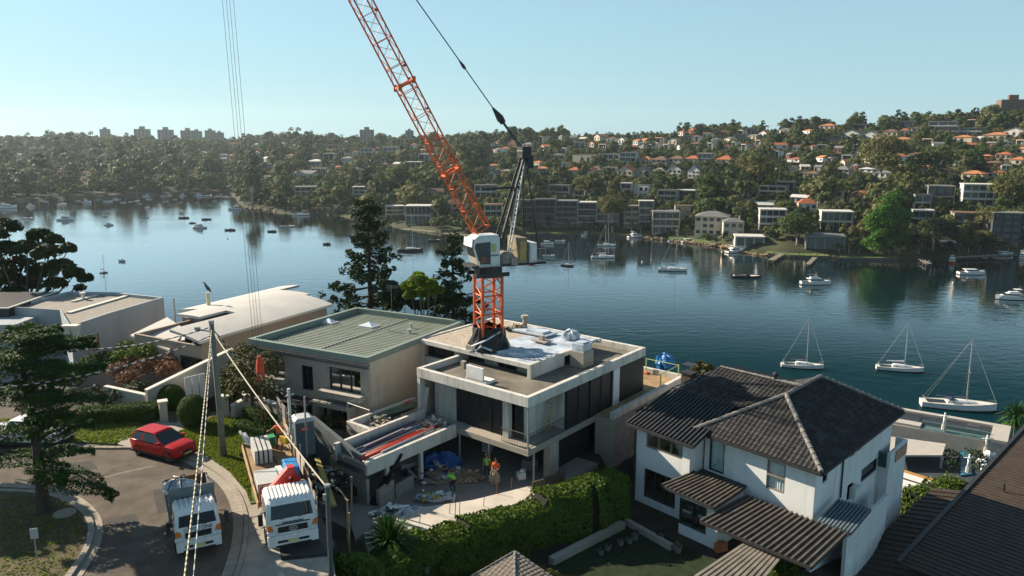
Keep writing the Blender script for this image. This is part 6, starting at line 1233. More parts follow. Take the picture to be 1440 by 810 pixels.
for i in range(6): q = MB(); q.fbox(FRv, 2.7+i*3.8, 2.7+i*3.8+3.6, 1.3, 6.4, 7.5, 7.7); q.build('roof_panel', SOL, wt)
q = MB(); q.fbox(FRv, 2.6, 13.5, 6.5, 6.75, 7.5, 8.4); q.fbox(FRv, 2.6, 13.5, 6.75, 8.9, 7.5, 7.66); q.build('glass_strip', TEAL, wt)
q = MB(); q.fbox(FRv, 13.5, 26, 6.6, 8.8, 7.5, 8.0); q.build('walkway', RIM, wt)
q = MB(); q.fbox(FRv, 4.5, 6.6, 4.6, 4.75, 7.7, 8.6); q.fbox(FRv, 4.5, 6.6, 5.6, 5.75, 7.7, 8.2); q.build('bench_frame', STEEL, wt)
def statue(px, py, z, label):
 p = at(px, py, z); s_ = thing('garden_statue', label, 'statue', (p.x, p.y, z)); q = MB(); q.tube([(p.x, p.y, z), (p.x, p.y, z+1.0)], [.45, .38], 8); q.build('pedestal', RIM, s_)
 q = MB(); q.tube([(p.x, p.y, z+1), (p.x, p.y, z+1.9), (p.x, p.y, z+2.5), (p.x, p.y, z+2.8)], [.28, .22, .3, .12], 8); q.tube([(p.x-.9, p.y, z+2.6), (p.x, p.y, z+2.45), (p.x+.9, p.y, z+2.7)], [.07, .12, .07], 6); q.ell((p.x, p.y, z+3.0), .17, .18, .22, 9, 7); q.build('figure', WHITEP, s_, smooth=True)
statue(1327, 604, 8.0, 'white statue with raised arms on the edge of the dark roof terrace'); statue(1361, 664, 5.2, 'white statue with raised arms beside the pool'); statue(1386, 636, 5.4, 'white statue at the right end of the pool court, beside the pale boulders')
# pool court behind it
ct_ = MB(); P4 = [at(1190, 640, 4.5), at(1330, 705, 4.5), at(1420, 640, 4.5), at(1270, 590, 4.5)]; ct_.prism([(p.x, p.y) for p in P4], -1, 4.5); struct('pool_court_paving', ct_, mat('dark_paving', (.05, .055, .06), .7, .2, 1.5))
pl = thing('swimming_pool', 'narrow blue swimming pool in the dark court by the water', 'pool', at(1348, 655, 4.5)); q = MB(); P4 = [at(1351, 668, 4.8), at(1367, 666, 4.8), at(1363, 633, 4.8), at(1350, 634, 4.8)]; q.hexa([p-Vector((0, 0, .8)) for p in P4]+P4); q.build('pool_water', mat('pool_blue', (.04, .17, .24), .08, .1, 1, spec=.6), pl)
pv_ = thing('poolside_pavilion', 'low flat pavilion with a pale roof left of the pool court', 'pavilion', at(1290, 650, 4.5)); q = MB(); P4 = [at(1245, 640, 6.8), at(1325, 640, 6.8), at(1330, 624, 6.8), at(1240, 612, 6.8)]; q.hexa([p-Vector((0, 0, .3)) for p in P4]+P4); q.build('flat_roof', RIM, pv_)
for p in P4[:2]: q = MB(); q.tube([(p.x, p.y, 4.4), (p.x, p.y, 6.5)], .25, 6); q.build('post', RIM, pv_)
q = MB(); a_, b_ = at(1228, 650, 6), at(1368, 693, 6); d = (b_-a_).normalized(); n_ = Vector((-d.y, d.x, 0)); q.hexa([a_-n_*5-Vector((0, 0, 6)), b_-n_*5-Vector((0, 0, 6)), b_-Vector((0, 0, 6)), a_-Vector((0, 0, 6)), a_-n_*5-Vector((0, 0, .3)), b_-n_*5-Vector((0, 0, .3)), b_, a_]); rd = q.build('white_pitched_roof', mat('white_sheet_roof', (.62, .6, .55), .6, .06, 1)); tag(rd, 'white low roof with an orange-brown edge board, below the pool court', 'roof'); q = MB(); q.beam(a_+Vector((0, 0, .1)), b_+Vector((0, 0, .1)), .5, .25); q.build('edge_board', mat('ochre_board', (.42, .22, .06), .7, .15, 2), rd); q = MB(); q.beam(a_-n_*2.6+Vector((0, 0, -.05)), b_-n_*2.6+Vector((0, 0, -.05)), .2, .15); q.build('roof_rail', GUT, rd)
# ================= street and front gardens =================
ZST = 40.6
ASPH = mat('worn_asphalt', (.10, .080, .059), .92, .28, .9, bump=.5, bscale=60, dirt=(.17, .15, .125), dscale=.35, damt=.7); KERB = mat('kerb_concrete', (.33, .29, .23), .9, .15, 1.5, bump=.3, bscale=20, dirt=(.17, .15, .12), dscale=.8); PATH = mat('driveway_concrete', (.34, .30, .245), .9, .14, 1.2, bump=.3, bscale=25, dirt=(.2, .175, .14), dscale=.5)
TURF = mat('turf', (.105, .145, .03), .95, .4, 1.5, bump=.8, bscale=30, dirt=(.16, .14, .05), dscale=.6, damt=.6); DRYT = mat('leaf_littered_turf', (.10, .075, .04), .95, .45, 2.5, bump=.9, bscale=18, dirt=(.05, .085, .018), dscale=.5, damt=.85)
def sheet(name, px, z, mt, kind='structure'):
 q = MB(); q.poly([at(x, y, z) for x, y in px][::-1]); o = struct(name, q, mt); return o
def slab(name, px, z0, z1, mt):
 q = MB(); q.prism([(at(x, y, z1).x, at(x, y, z1).y) for x, y in px], z0, z1); return struct(name, q, mt)
def smoothline(px, n=6):
 out = []
 for i in range(len(px)-1):
  p0, p1, p2, p3 = px[max(0, i-1)], px[i], px[i+1], px[min(len(px)-1, i+2)]
  for k in range(n):
   t = k/n; out.append(tuple(.5*((2*p1[j])+(-p0[j]+p2[j])*t+(2*p0[j]-5*p1[j]+4*p2[j]-p3[j])*t*t+(-p0[j]+3*p1[j]-3*p2[j]+p3[j])*t**3) for j in (0, 1)))
 return out+[px[-1]]
q = MB(); q.poly([(-60, 24, ZST-.05), (-8.6, 24, ZST-.05), (-8.6, 35, ZST-.05), (-15.0, 48.2, ZST-.05), (-18, 53.4, ZST-.05), (-60, 56, ZST-.05)]); struct('road', q, ASPH)
def kerbline(name, px, w, z1, mt, off=0, smooth=6):
 pl = [at(x, y, z1) for x, y in smoothline(px, smooth)]; q = MB()
 for i in range(len(pl)-1):
  a, b = pl[i], pl[i+1]; q.beam(a-Vector((0, 0, .1)), b+(b-a)*.06-Vector((0, 0, .1)), w, .2)
 o = q.build(name, mt); o['kind'] = 'structure'; return o
ISL = smoothline([(-140, 683), (0, 688), (60, 692), (98, 704), (122, 724), (128, 745), (120, 772), (98, 806), (60, 860)])
slab('planted_island', ISL+[(-300, 900), (-300, 690)], 40.3, ZST+.06, DRYT); kerbline('kerb', [(-140, 683), (0, 688), (60, 692), (98, 704), (122, 724), (128, 745), (120, 772), (98, 806), (60, 860)], .28, ZST+.10, KERB)
kerbline('gutter', [(-140, 677), (0, 682), (62, 686), (103, 699), (130, 721), (138, 745), (130, 775), (108, 810), (70, 870)], .45, ZST-.02, KERB)
q = MB(); c = at(91, 722, ZST+.07); q.tube([(c.x, c.y, ZST), (c.x, c.y, ZST+.11)], .55, 20); tag(q.build('manhole_cover', KERB), 'round concrete pit cover beside the cedar trunk', 'pit cover')
VE = smoothline([(236, 632), (262, 640), (296, 656), (322, 676), (338, 700), (346, 730), (343, 770), (330, 815)])
slab('footpath', VE+[(400, 815), (385, 720), (352, 655), (300, 610), (200, 605)], 40.3, ZST+.035, PATH)
slab('lawn', [(250, 622), (290, 640), (322, 662), (346, 690), (352, 708), (372, 705), (350, 655), (335, 640), (400, 604), (395, 590), (300, 586), (262, 604), (236, 612)], 40.3, ZST+.09, TURF)
kerbline('kerb', [(236, 632), (262, 640), (296, 656), (322, 676), (338, 700), (346, 730), (343, 770), (330, 815)], .22, ZST+.09, KERB); kerbline('gutter', [(230, 636), (258, 645), (290, 661), (314, 680), (328, 702), (335, 730), (332, 768), (318, 815)], .5, ZST-.02, KERB)
kerbline('kerb', [(-60, 622), (60, 622), (130, 628), (185, 628)], .25, ZST+.06, KERB)
slab('lawn', [(-60, 616), (60, 617), (160, 624), (205, 606), (200, 596), (120, 588), (-60, 590)], 40.3, ZST+.05, TURF); slab('driveway', [(165, 624), (186, 630), (240, 628), (262, 606), (272, 597), (225, 592), (200, 598)], 40.3, ZST+.045, PATH)
slab('driveway', [(352, 815), (383, 790), (468, 782), (472, 812)], 40.3, ZST+.03, PATH); slab('driveway', [(348, 700), (372, 690), (440, 745), (462, 778), (350, 792)], 40.3, ZST+.01, mat('patched_asphalt', (.05, .048, .045), .9, .3, 1.2, bump=.4, bscale=40))
q = MB(); q.poly([at(x, y, ZST-.046) for x, y in smoothline([(85, 695), (140, 672), (210, 655), (212, 657), (142, 674), (87, 697)], 3)][::-1]); struct('road_joint', q, mat('tar_joint', (.16, .14, .115), .9, .2, 3))
PT2 = mat('asphalt_patch', (.06, .054, .047), .95, .2, 2, bump=.4, bscale=50)
for i, ps_ in enumerate([[(60, 655), (130, 648), (138, 660), (66, 668)], [(215, 690), (240, 684), (244, 716), (222, 722)], [(150, 730), (190, 722), (196, 734), (154, 743)], [(0, 650), (40, 648), (40, 652), (0, 655)]]): q = MB(); q.poly([at(x, y, ZST-.046) for x, y in ps_][::-1]); struct('road_patch', q, PT2)
# grass tufts on the lawns
rngg = np.random.default_rng(77)
def tufts(px, n, z, name, mt, h=.09):
 P = [at(x, y, z) for x, y in px]; xs = [p.x for p in P]; ys = [p.y for p in P]; pol = [(p.x, p.y) for p in P]; out = []
 while len(out) < n:
  x = rngg.uniform(min(xs), max(xs)); y = rngg.uniform(min(ys), max(ys)); c = False
  for i in range(len(pol)):
   (x0, y0), (x1, y1) = pol[i], pol[i-1]
   if (y0 > y) != (y1 > y) and x < (x1-x0)*(y-y0)/(y1-y0)+x0: c = not c
  if c: out.append((x, y, z))
 B = np.array(out); k = len(B); a = rngg.random(k)*6.28; t = np.stack([np.cos(a), np.sin(a), np.zeros(k)], 1)*.05*(.6+rngg.random((k, 1))); u_ = np.stack([rngg.normal(size=k)*.03, rngg.normal(size=k)*.03, h*(.5+rngg.random(k))], 1)
 V = np.stack([B-t, B+t, B+t*.3+u_, B-t*.3+u_], 1).reshape(-1, 3); o = npmesh(name, V, np.arange(4*k).reshape(k, 4), mt, None, rngg.random(k)); return tag(o, 'short green grass on the verge', 'grass', kind='stuff')
GRL = leafmat('grass_blades', (.10, .15, .028), (.19, .22, .06), .7, .4, byobj=False)
tufts([(250, 622), (290, 640), (322, 662), (346, 690), (352, 705), (350, 655), (335, 640), (400, 604), (395, 590), (300, 586), (262, 604), (236, 612)], 14000, ZST+.09, 'grass', GRL); tufts([(-40, 616), (60, 617), (160, 624), (205, 606), (200, 596), (120, 588), (-40, 590)], 5000, ZST+.05, 'grass', GRL)
tufts([(0, 700), (60, 696), (95, 708), (116, 728), (118, 760), (95, 806), (0, 830)], 1300, ZST+.06, 'grass', GRL, .06)
# front walls, gate pillars, clipped shrubs' walls
YW = mat('front_wall_render', (.46, .43, .37), .9, .1, .8, bump=.2, bscale=25, dirt=(.30, .27, .22), dscale=.6)
def ywall(name, pa, pb, zt0, zt1, th, label, cap=True, zb=40.2):
 a, b = at(*pa, ZST), at(*pb, ZST); q = MB(); d = (b-a).normalized(); n = Vector((-d.y, d.x, 0))*th/2
 q.hexa([a-n+Vector((0, 0, zb-ZST)), b-n+Vector((0, 0, zb-ZST)), b+n+Vector((0, 0, zb-ZST)), a+n+Vector((0, 0, zb-ZST)), a-n+Vector((0, 0, zt0)), b-n+Vector((0, 0, zt1)), b+n+Vector((0, 0, zt1)), a+n+Vector((0, 0, zt0))]); w = q.build(name, YW); tag(w, label, 'wall')
 if cap: q = MB(); q.beam(a+Vector((0, 0, zt0+.06)), b+Vector((0, 0, zt1+.06)), th+.1, .1); q.build('coping', CAP, w)
 return w
ywall('garden_wall', (208, 580), (330, 545), 1.6, 3.1, .3, 'sloping rendered garden wall rising towards the vaulted house'); ywall('garden_wall', (328, 590), (352, 577), 1.0, 1.0, .25, 'short low wall between the two gate pillars')
ywall('garden_wall', (362, 572), (398, 586), .7, .7, .3, 'low pale wall running behind the two clipped hedges'); ywall('garden_wall', (150, 562), (208, 575), 1.0, 1.0, .25, 'dark low wall left of the sloping garden wall')
def pillar(px, py, h, w, lb):
 c = at(px, py, ZST); p_ = thing('gate_pillar', lb, 'pillar', c); q = MB(); q.obox((c.x, c.y, ZST+h/2-.1), w, w, h+.2, .5); q.build('shaft', YW, p_); q = MB(); q.obox((c.x, c.y, ZST+h+.05), w+.14, w+.14, .1, .5); q.build('cap', CAP, p_)
pillar(317, 586, 1.5, .5, 'pale gate pillar just right of the utility pole foot'); pillar(347, 580, 1.3, .5, 'pale gate pillar at the end of the low hedge wall'); pillar(231, 592, 1.4, .5, 'gate pillar left of the big clipped bush')
q = MB(); a, b = at(262, 574, ZST), at(292, 566, ZST)
for i in range(3): p0, p1 = a.lerp(b, i/3+.02), a.lerp(b, i/3+.3); q.beam(p0+Vector((0, 0, 1.2)), p1+Vector((0, 0, 1.2)), .06, 2.2)
tag(q.build('white_gate_panels', WHITEP), 'pale panelled gate behind the clipped bushes', 'gate')
# hoarding along the street edge of the site
HB = mat('weathered_hoarding', (.40, .35, .29), .9, .2, 1.2, dirt=(.2, .17, .13), dscale=.7); hd_ = thing('site_hoarding', 'leaning pale timber hoarding between the crane truck and the building site', 'hoarding', (HOARD_A.x, HOARD_A.y, ZST)); pa, pb = at(402, 640, ZST), at(447, 735, ZST); d = pb-pa; rh = random.Random(5)
ang = math.atan2(d.y, d.x)
for i in range(9):
 c = pa+d*((i+.5)/9); h = lerp(2.5, 1.5, i/8)+rh.uniform(-.12, .12); q = MB(); q.obox((c.x, c.y, ZST+h/2), d.length/9*.96, .05, h, ang, 0, rh.uniform(-.06, .06)); q.build('board', HB if i % 3 else PLY, hd_)
 if i % 2 == 0: q = MB(); c2 = c+Vector((math.sin(ang), -math.cos(ang), 0))*-.1; q.tube([(c2.x, c2.y, ZST-.2), (c2.x, c2.y, ZST+h+.35)], .035, 5); q.build('post', STEEL, hd_)
q = MB(); c = at(398, 612, ZST+.1); q.obox((c.x, c.y, ZST+1.25), 2.4, .06, 2.3, ang+.05); tag(q.build('hoarding_sheet', mat('dark_plywood_sheet', (.20, .17, .14), .9, .2, 2)), 'large dark plywood sheet standing behind the man in orange', 'board')
# timber corner stakes and small site fence by the second pole
q = MB();
for (x, y, h) in [(487, 740, 1.5), (490, 770, 1.9), (493, 700, 1.3)]: p = at(x, y, 39.6); q.tube([(p.x, p.y, 38.5), (p.x+.1, p.y, 39.6+h)], .05, 5)
tag(q.build('timber_stake', TIMB), 'rough timber stakes with white caps beside the second pole', 'stakes')
# portable toilet
tc_ = at(428, 636, 40.4); to = thing('portable_toilet', 'grey portable toilet with a pale roof behind the hoarding', 'toilet', tc_); TGREY = mat('grey_plastic_panel', (.10, .13, .15), .55, .1, 2); q = MB(); q.obox(tc_+Vector((0, 0, 1.1)), 1.15, 1.15, 2.2, R(27)); q.build('cabin', TGREY, to, bevel=.05)
q = MB(); M_ = Matrix.Translation(tc_+Vector((0, 0, 2.2))) @ Matrix.Rotation(R(27), 4, 'Z'); q.loft([[M_ @ Vector((x*.62, y*.62, 0)) for x, y in ((-1, -1), (1, -1), (1, 1), (-1, 1))], [M_ @ Vector((x*.6, y*.6, .1)) for x, y in ((-1, -1), (1, -1), (1, 1), (-1, 1))], [M_ @ Vector((x*.42, y*.5, .24)) for x, y in ((-1, -1), (1, -1), (1, 1), (-1, 1))]]); q.build('roof', mat('grey_translucent_roof', (.45, .45, .44), .5, .06, 2), to)
q = MB(); M2 = Matrix.Translation(tc_) @ Matrix.Rotation(R(27), 4, 'Z'); q.add([M2 @ Vector((x, -.59, z)) for x, z in ((-.3, 1.62), (.25, 1.62), (.25, 1.9), (-.3, 1.9))], [(0, 1, 2, 3)]); q.build('red_sign', mat('red_sign', (.55, .06, .03), .5, .05, 1), to); q = MB(); q.add([M2 @ Vector((x, -.60, z)) for x, z in ((-.2, 1.72), (.15, 1.72), (.15, 1.8), (-.2, 1.8))], [(0, 1, 2, 3)]); q.build('sign_band', WHITEP, to)
q = MB(); p0, p1 = at(438, 612, 40.6), at(505, 650, 40.2);
q.hexa([p0+Vector((0, 0, -2)), p1+Vector((0, 0, -2)), p1+Vector((.2, .2, -2)), p0+Vector((.2, .2, -2)), p0+Vector((0, 0, 1.3)), p1+Vector((0, 0, .4)), p1+Vector((.2, .2, .4)), p0+Vector((.2, .2, 1.3))])
tag(q.build('retaining_wall', mat('blue_grey_concrete', (.15, .17, .17), .9, .25, 1, dirt=(.08, .09, .09), dscale=.6)), 'blue-grey stepped retaining wall between the toilet and the bridge', 'wall')
c = at(455, 668, 39.6); heap('debris_heap', (c.x, c.y, 39.2), 1.6, 1.9, 1.0, 90, [BLK, STEEL, TIMB, RUB, BLUEP], 'dark tangle of timber and hoses behind the hoarding', 'debris', 21)
q = MB(); a_, b_ = at(446, 645, 40.6), at(470, 712, 39.9); q.beam(a_, b_, .3, .07); tag(q.build('timber_plank', mat('yellow_plank', (.42, .30, .08), .85, .2, 3)), 'long yellowish plank sloping beside the hoarding', 'plank')
q = MB(); c = at(506, 694, 38.2); q.obox((c.x, c.y, 38.5), .75, .5, .55, .6); tag(q.build('black_tub', BLK), 'black tub with white lettered bags in front of the block wall', 'tub')
q = MB(); c = at(500, 725, 37.8); q.prism([(at(x, y, 37.9).x, at(x, y, 37.9).y) for x, y in [(486, 712), (520, 700), (548, 722), (500, 760)]], 37, 37.9); struct('site_path', q, CONCF)
heap('debris_heap', at(560, 722, 38.0), 1.6, .6, .5, 70, [STEEL, SHEET, WHITEP, BLUEP], 'long low heap of steel offcuts and white sheeting along the pale slab', 'debris', 23, .15, .6)
# ================= poles and cables =================
WOODP = mat('grey_green_pole_timber', (.17, .18, .15), .9, .25, 2, dirt=(.08, .085, .07), dscale=1); CABLE = mat('black_cable', (.02, .02, .02), .6, .2, 2)
def tiger(name, a='yellow'):
 m = bpy.data.materials.new(name); m.use_nodes = True; n = m.node_tree.nodes; L = m.node_tree.links; b = n['Principled BSDF']; b.inputs['Roughness'].default_value = .6
 at_ = n.new('ShaderNodeAttribute'); at_.attribute_name = 'tint'; r = n.new('ShaderNodeValToRGB'); r.color_ramp.interpolation = 'CONSTANT'; r.color_ramp.elements[0].color = (.015, .015, .015, 1); r.color_ramp.elements[1].position = .5; r.color_ramp.elements[1].color = (.55, .45, .22, 1) if a == 'yellow' else (.5, .5, .47, 1)
 L.new(at_.outputs['Fac'], r.inputs[0]); L.new(r.outputs[0], b.inputs['Base Color']); return m
TIG = tiger('striped_cable_cover'); TIGW = tiger('striped_white_cover', 'w')
def cable(p, q_, r, sag, mt, label, name='cable', stripe=0, grp=None, n=40):
 p = Vector(p); q_ = Vector(q_); L0 = (q_-p).length
 if stripe: n = max(8, int(L0/stripe))
 pts = [p.lerp(q_, i/n)-Vector((0, 0, sag*4*(i/n)*(1-i/n))) for i in range(n+1)]; mb = MB(); mb.tube(pts, r, 6); o = mb.build(name, mt)
 if stripe:
  a = o.data.attributes.new('tint', 'FLOAT', 'FACE'); nf = len(o.data.polygons); a.data.foreach_set('value', [1.0 if ((i//6) % 2) else 0.0 for i in range(nf)])
 return tag(o, label, 'cable', grp)
pbse = at(315, 643, ZST); ptop = aty(297, 453, pbse.y); up_ = thing('utility_pole', 'tall grey-green timber utility pole on the lawn left of the crane truck', 'pole', pbse); q = MB(); q.tube([pbse-Vector((0, 0, .3)), pbse.lerp(ptop, .5), ptop], [.19, .165, .14], 10); q.build('shaft', WOODP, up_, smooth=True)
q = MB(); t_ = ptop-Vector((0, 0, .9)); q.tube([t_+Vector((-.9, 0, .45)), t_+Vector((.2, 0, .3))], .05, 6); q.obox(t_+Vector((-.85, 0, .5)), .28, .2, .2, 0); q.build('bracket_arm', STEEL, up_); q = MB(); q.tube([ptop-Vector((0, 0, .1)), ptop+Vector((0, 0, .1))], .16, 10); q.build('pole_cap', STEEL, up_)
for i in range(10): z = .8+i*.45; c = pbse.lerp(ptop, z/(ptop-pbse).length); q = MB(); q.tube([c+Vector((.14, -.12, 0)), c+Vector((.3, -.16, 0))], .02, 5); q.build('step_bolt', STEEL, up_)
p2b = at(466, 812, ZST); p2t = aty(460, 683, p2b.y); pole2 = thing('metal_pole', 'slim dark metal service pole at the bottom edge beside the crane truck', 'pole', p2b); q = MB(); q.tube([p2b-Vector((0, 0, .2)), p2t], [.12, .11], 8); q.build('shaft', mat('dark_steel_pole', (.10, .12, .12), .5, .15, 3, metal=.3), pole2); q = MB(); q.tube([p2t-Vector((0, 0, .05)), p2t+Vector((0, 0, .06))], .14, 8); q.obox(p2t+Vector((-.1, -.1, -.5)), .14, .14, .3, .3); q.build('cap_fitting', STEEL, pole2)
cable(ptop-Vector((0, 0, .5)), p2t-Vector((0, 0, .1)), .036, .25, mat('cream_cable_cover', (.6, .55, .42), .6, .1, 4), 'pale service cable running from the utility pole down to the slim metal pole')
cable(ptop-Vector((0, 0, .45)), aty(258, 825, 25.0), .042, .2, TIG, 'thick yellow and black striped cable dropping across the front of the tipper truck', stripe=.16); cable(ptop-Vector((0, 0, .6)), aty(271, 825, 25.5), .026, .2, TIGW, 'thin pale cable beside the thick striped cable over the tipper truck', stripe=.3)
wa = aty(95, 492, 44.0); cable(ptop-Vector((.2, 0, .35)), wa, .036, .35, TIGW, 'black and white striped cable from the pole towards the box house', stripe=.22); cable(ptop-Vector((0, 0, .8)), aty(0, 545, 36), .034, .5, TIGW, 'long striped cable sagging left behind the cedar', stripe=.25)
sp = at(411, 640, 40.6); spt = aty(407, 548, sp.y-.2); sv = thing('service_post', 'pale service post with a crossarm and coiled wires at the site corner', 'post', sp); q = MB(); q.obox((sp.x, sp.y, (40.4+spt.z)/2), .16, .16, spt.z-40.4, .4); q.build('shaft', CONC, sv); q = MB(); q.tube([Vector((sp.x-.25, sp.y, spt.z-.5)), Vector((sp.x+.3, sp.y, spt.z-.35))], .06, 6); q.tube([Vector((sp.x+.9, sp.y, 40.5)), Vector((sp.x+.95, sp.y, spt.z-.5))], .06, 6); q.tube([Vector((sp.x+.1, sp.y-.1, spt.z-1.2))+Vector((.3*math.cos(t/2), .1*math.sin(t/2), .3*math.sin(t/2)-t*.03)) for t in range(26)], .02, 5); q.build('crossarm', STEEL, sv)
for i, dz in enumerate((.35, .75)): cable(ptop-Vector((0, 0, dz)), Vector((sp.x-.2+.35*i, sp.y, spt.z-.45+.1*i)), .038, .35, TIG, ['upper', 'lower'][i]+' of the two yellow striped cables from the pole to the service post', stripe=.2)
# street sign on the island
sgp = at(54, 800, ZST); sg = thing('street_sign', 'small grey street sign on a thin post on the island', 'sign', sgp); q = MB(); q.tube([sgp, sgp+Vector((0, 0, 1.9))], .03, 6); q.build('post', STEEL, sg); q = MB(); q.obox(sgp+Vector((0, 0, 1.75)), .32, .03, .5, .3); q.build('sign_plate', mat('grey_sign_plate', (.4, .41, .42), .5, .05, 2), sg)
# ================= tower crane =================
ORG = mat('crane_orange', (.68, .12, .025), .5, .12, 2, dirt=(.30, .08, .03), dscale=2, damt=.5); CWH = mat('crane_white_panel', (.62, .63, .60), .5, .08, 1.5, dirt=(.35, .33, .28), dscale=1.5, damt=.5); CDK = mat('crane_dark_steel', (.03, .03, .032), .5, .3, 3); CBG = mat('counterweight_beige', (.24, .19, .12), .85, .15, 2); CYW = mat('counterweight_ochre', (.40, .28, .10), .85, .15, 2); ROPE = mat('wire_rope', (.06, .07, .08), .5, .1, 3)
tc0 = at(687, 489, ZU); TX, TY = tc0.x, tc0.y
crane = thing('tower_crane', 'orange luffing tower crane with a white cab standing on the roof of the unfinished house', 'crane', (TX, TY, ZU))
tip = aty(283, -428, 49.5); hd2 = math.atan2(tip.y-TY, tip.x-TX); dx, dy = math.cos(hd2), math.sin(hd2)
def cl(f, s, z): return Vector((TX+dx*f-dy*s, TY+dy*f+dx*s, z))
def lattice(p, q_, w, n, rc, rb, up, mats_, names, root, w1=None):
 p = Vector(p); q_ = Vector(q_); d = (q_-p).normalized(); a = d.cross(Vector(up)).normalized(); b = a.cross(d).normalized(); w1 = w1 or w
 def cpt(k, f): ww = lerp(w, w1, f)/2; sx, sy = ((-1, -1), (1, -1), (1, 1), (-1, 1))[k]; return p.lerp(q_, f)+a*sx*ww+b*sy*ww
 for k in range(4): mb = MB(); mb.tube([cpt(k, 0), cpt(k, 1)], rc, 6); mb.build(names[0], mats_, root)
 for k in range(4):
  mb = MB(); k2 = (k+1) % 4
  for i in range(n):
   f0, f1 = i/n, (i+1)/n; fm = (f0+f1)/2
   mb.tube([cpt(k, f0), cpt(k2, fm), cpt(k, f1)], rb, 4); mb.tube([cpt(k, f0), cpt(k2, f0)], rb, 4)
  mb.tube([cpt(k, 1), cpt(k2, 1)], rb, 4); mb.build(names[1], mats_, root)
ztt = aty(687, 388, TY).z
tower_o = bpy.data.objects.new('tower_mast', None); col.objects.link(tower_o); tower_o.parent = crane
lattice((TX, TY, ZU), (TX, TY, ztt), 1.55, 4, .125, .055, (dx, dy, 0), ORG, ('chord', 'bracing'), tower_o)
q = MB(); q.tube([(TX, TY, ztt), (TX, TY, ztt+.3)], [.95, 1.0], 14); q.tube([(TX, TY, ztt+.3), (TX, TY, ztt+.75)], [1.05, 1.05], 14)
for s_ in (-1, 1): q.beam(cl(-1.3, s_*.9, ztt+.2), cl(1.3, s_*.9, ztt+.2), .12, .3)
q.build('slewing_ring', CDK, crane)
zd = ztt+.75
q = MB(); q.beam(cl(1.6, -.1, zd+.1), cl(-4.3, -.1, zd+.1), 2.0, .18); q.build('slewing_deck', CDK, crane)
# cab: faceted white box at the front, on the side towards the camera-left
zc0 = zd+.12
cq = lambda f, s, z: cl(f*.74+.12, s*.86, zc0+(z-zc0)*.93)
q = MB()
def ring(z, f0, f1, s0, s1): return [cq(f0, s0, z), cq(f1, s0, z), cq(f1, s1, z), cq(f0, s1, z)]
q.loft([ring(zc0, -.9, 1.2, -.9, 1.1), ring(zc0+.7, -.9, 1.55, -.9, 1.1), ring(zc0+1.6, -.9, 1.9, -.9, 1.1), ring(zc0+2.15, -.9, 1.75, -.85, 1.05), ring(zc0+2.4, -.85, 1.2, -.7, .9)]); cabm = q.build('cab', CWH, crane)
def face(pts, name, mm): q = MB(); q.add(pts, [tuple(range(len(pts)))]); return q.build(name, mm, cabm)
e_ = .03
face([cq(1.60+e_, -.75, zc0+.75), cq(1.60+e_, .95, zc0+.75), cq(1.88+e_, .95, zc0+1.55), cq(1.88+e_, -.75, zc0+1.55)], 'front_window', GLD)
face([cq(1.28+e_, -.75, zc0+.12), cq(1.28+e_, .95, zc0+.12), cq(1.53+e_, .95, zc0+.66), cq(1.53+e_, -.75, zc0+.66)], 'front_lower_window', mat('cream_blind', (.4, .38, .3), .6, .1, 2))
q = MB(); pv = [cq(1.95, -.85, zc0+1.55), cq(1.95, 1.05, zc0+1.55), cq(1.86, 1.05, zc0+2.2), cq(1.86, -.85, zc0+2.2)]; q.hexa([p+Vector((dx*.0, dy*.0, 0)) for p in pv]+[p+Vector((dx*.06, dy*.06, 0)) for p in pv]); q.build('sun_visor', CWH, cabm)
for s0, s1, mm, nm in [(-.1, .9, GLD, 'side_window')]:
 face([cq(.1, 1.1+e_, zc0+.15), cq(1.22, 1.1+e_, zc0+.2), cq(1.75, 1.1+e_, zc0+1.55), cq(1.6, 1.1+e_, zc0+1.85), cq(.1, 1.1+e_, zc0+1.9)], 'side_window', GLD); face([cq(.5, 1.1+e_*2, zc0+.3), cq(1.1, 1.1+e_*2, zc0+.3), cq(1.25, 1.1+e_*2, zc0+.8), cq(.5, 1.1+e_*2, zc0+.8)], 'seat_behind_glass', mat('brown_seat', (.2, .09, .06), .8, .3, 3))
face([cq(-.45, 1.1+e_, zc0+1.1), cq(.0, 1.1+e_, zc0+1.1), cq(.0, 1.1+e_, zc0+1.75), cq(-.45, 1.1+e_, zc0+1.75)], 'green_emblem_panel', mat('pale_green_emblem', (.35, .45, .18), .6, .25, 9)); face([cq(-.75, 1.1+e_, zc0+.78), cq(.2, 1.1+e_, zc0+.78), cq(.2, 1.1+e_, zc0+.9), cq(-.75, 1.1+e_, zc0+.9)], 'blue_stripe', mat('blue_grey_stripe', (.12, .17, .2), .6, .1, 2))
q = MB(); q.loft([ring(zc0-.05, -1.0, 1.25, -.95, 1.2), ring(zc0+.0, -1.0, 1.25, -.95, 1.2)]); q.tube([cq(-1, 1.25, zc0+.0), cq(1.3, 1.25, zc0+.0), cq(1.3, 1.25, zc0+.5)], .04, 5); q.build('cab_frame', STEEL, cabm)
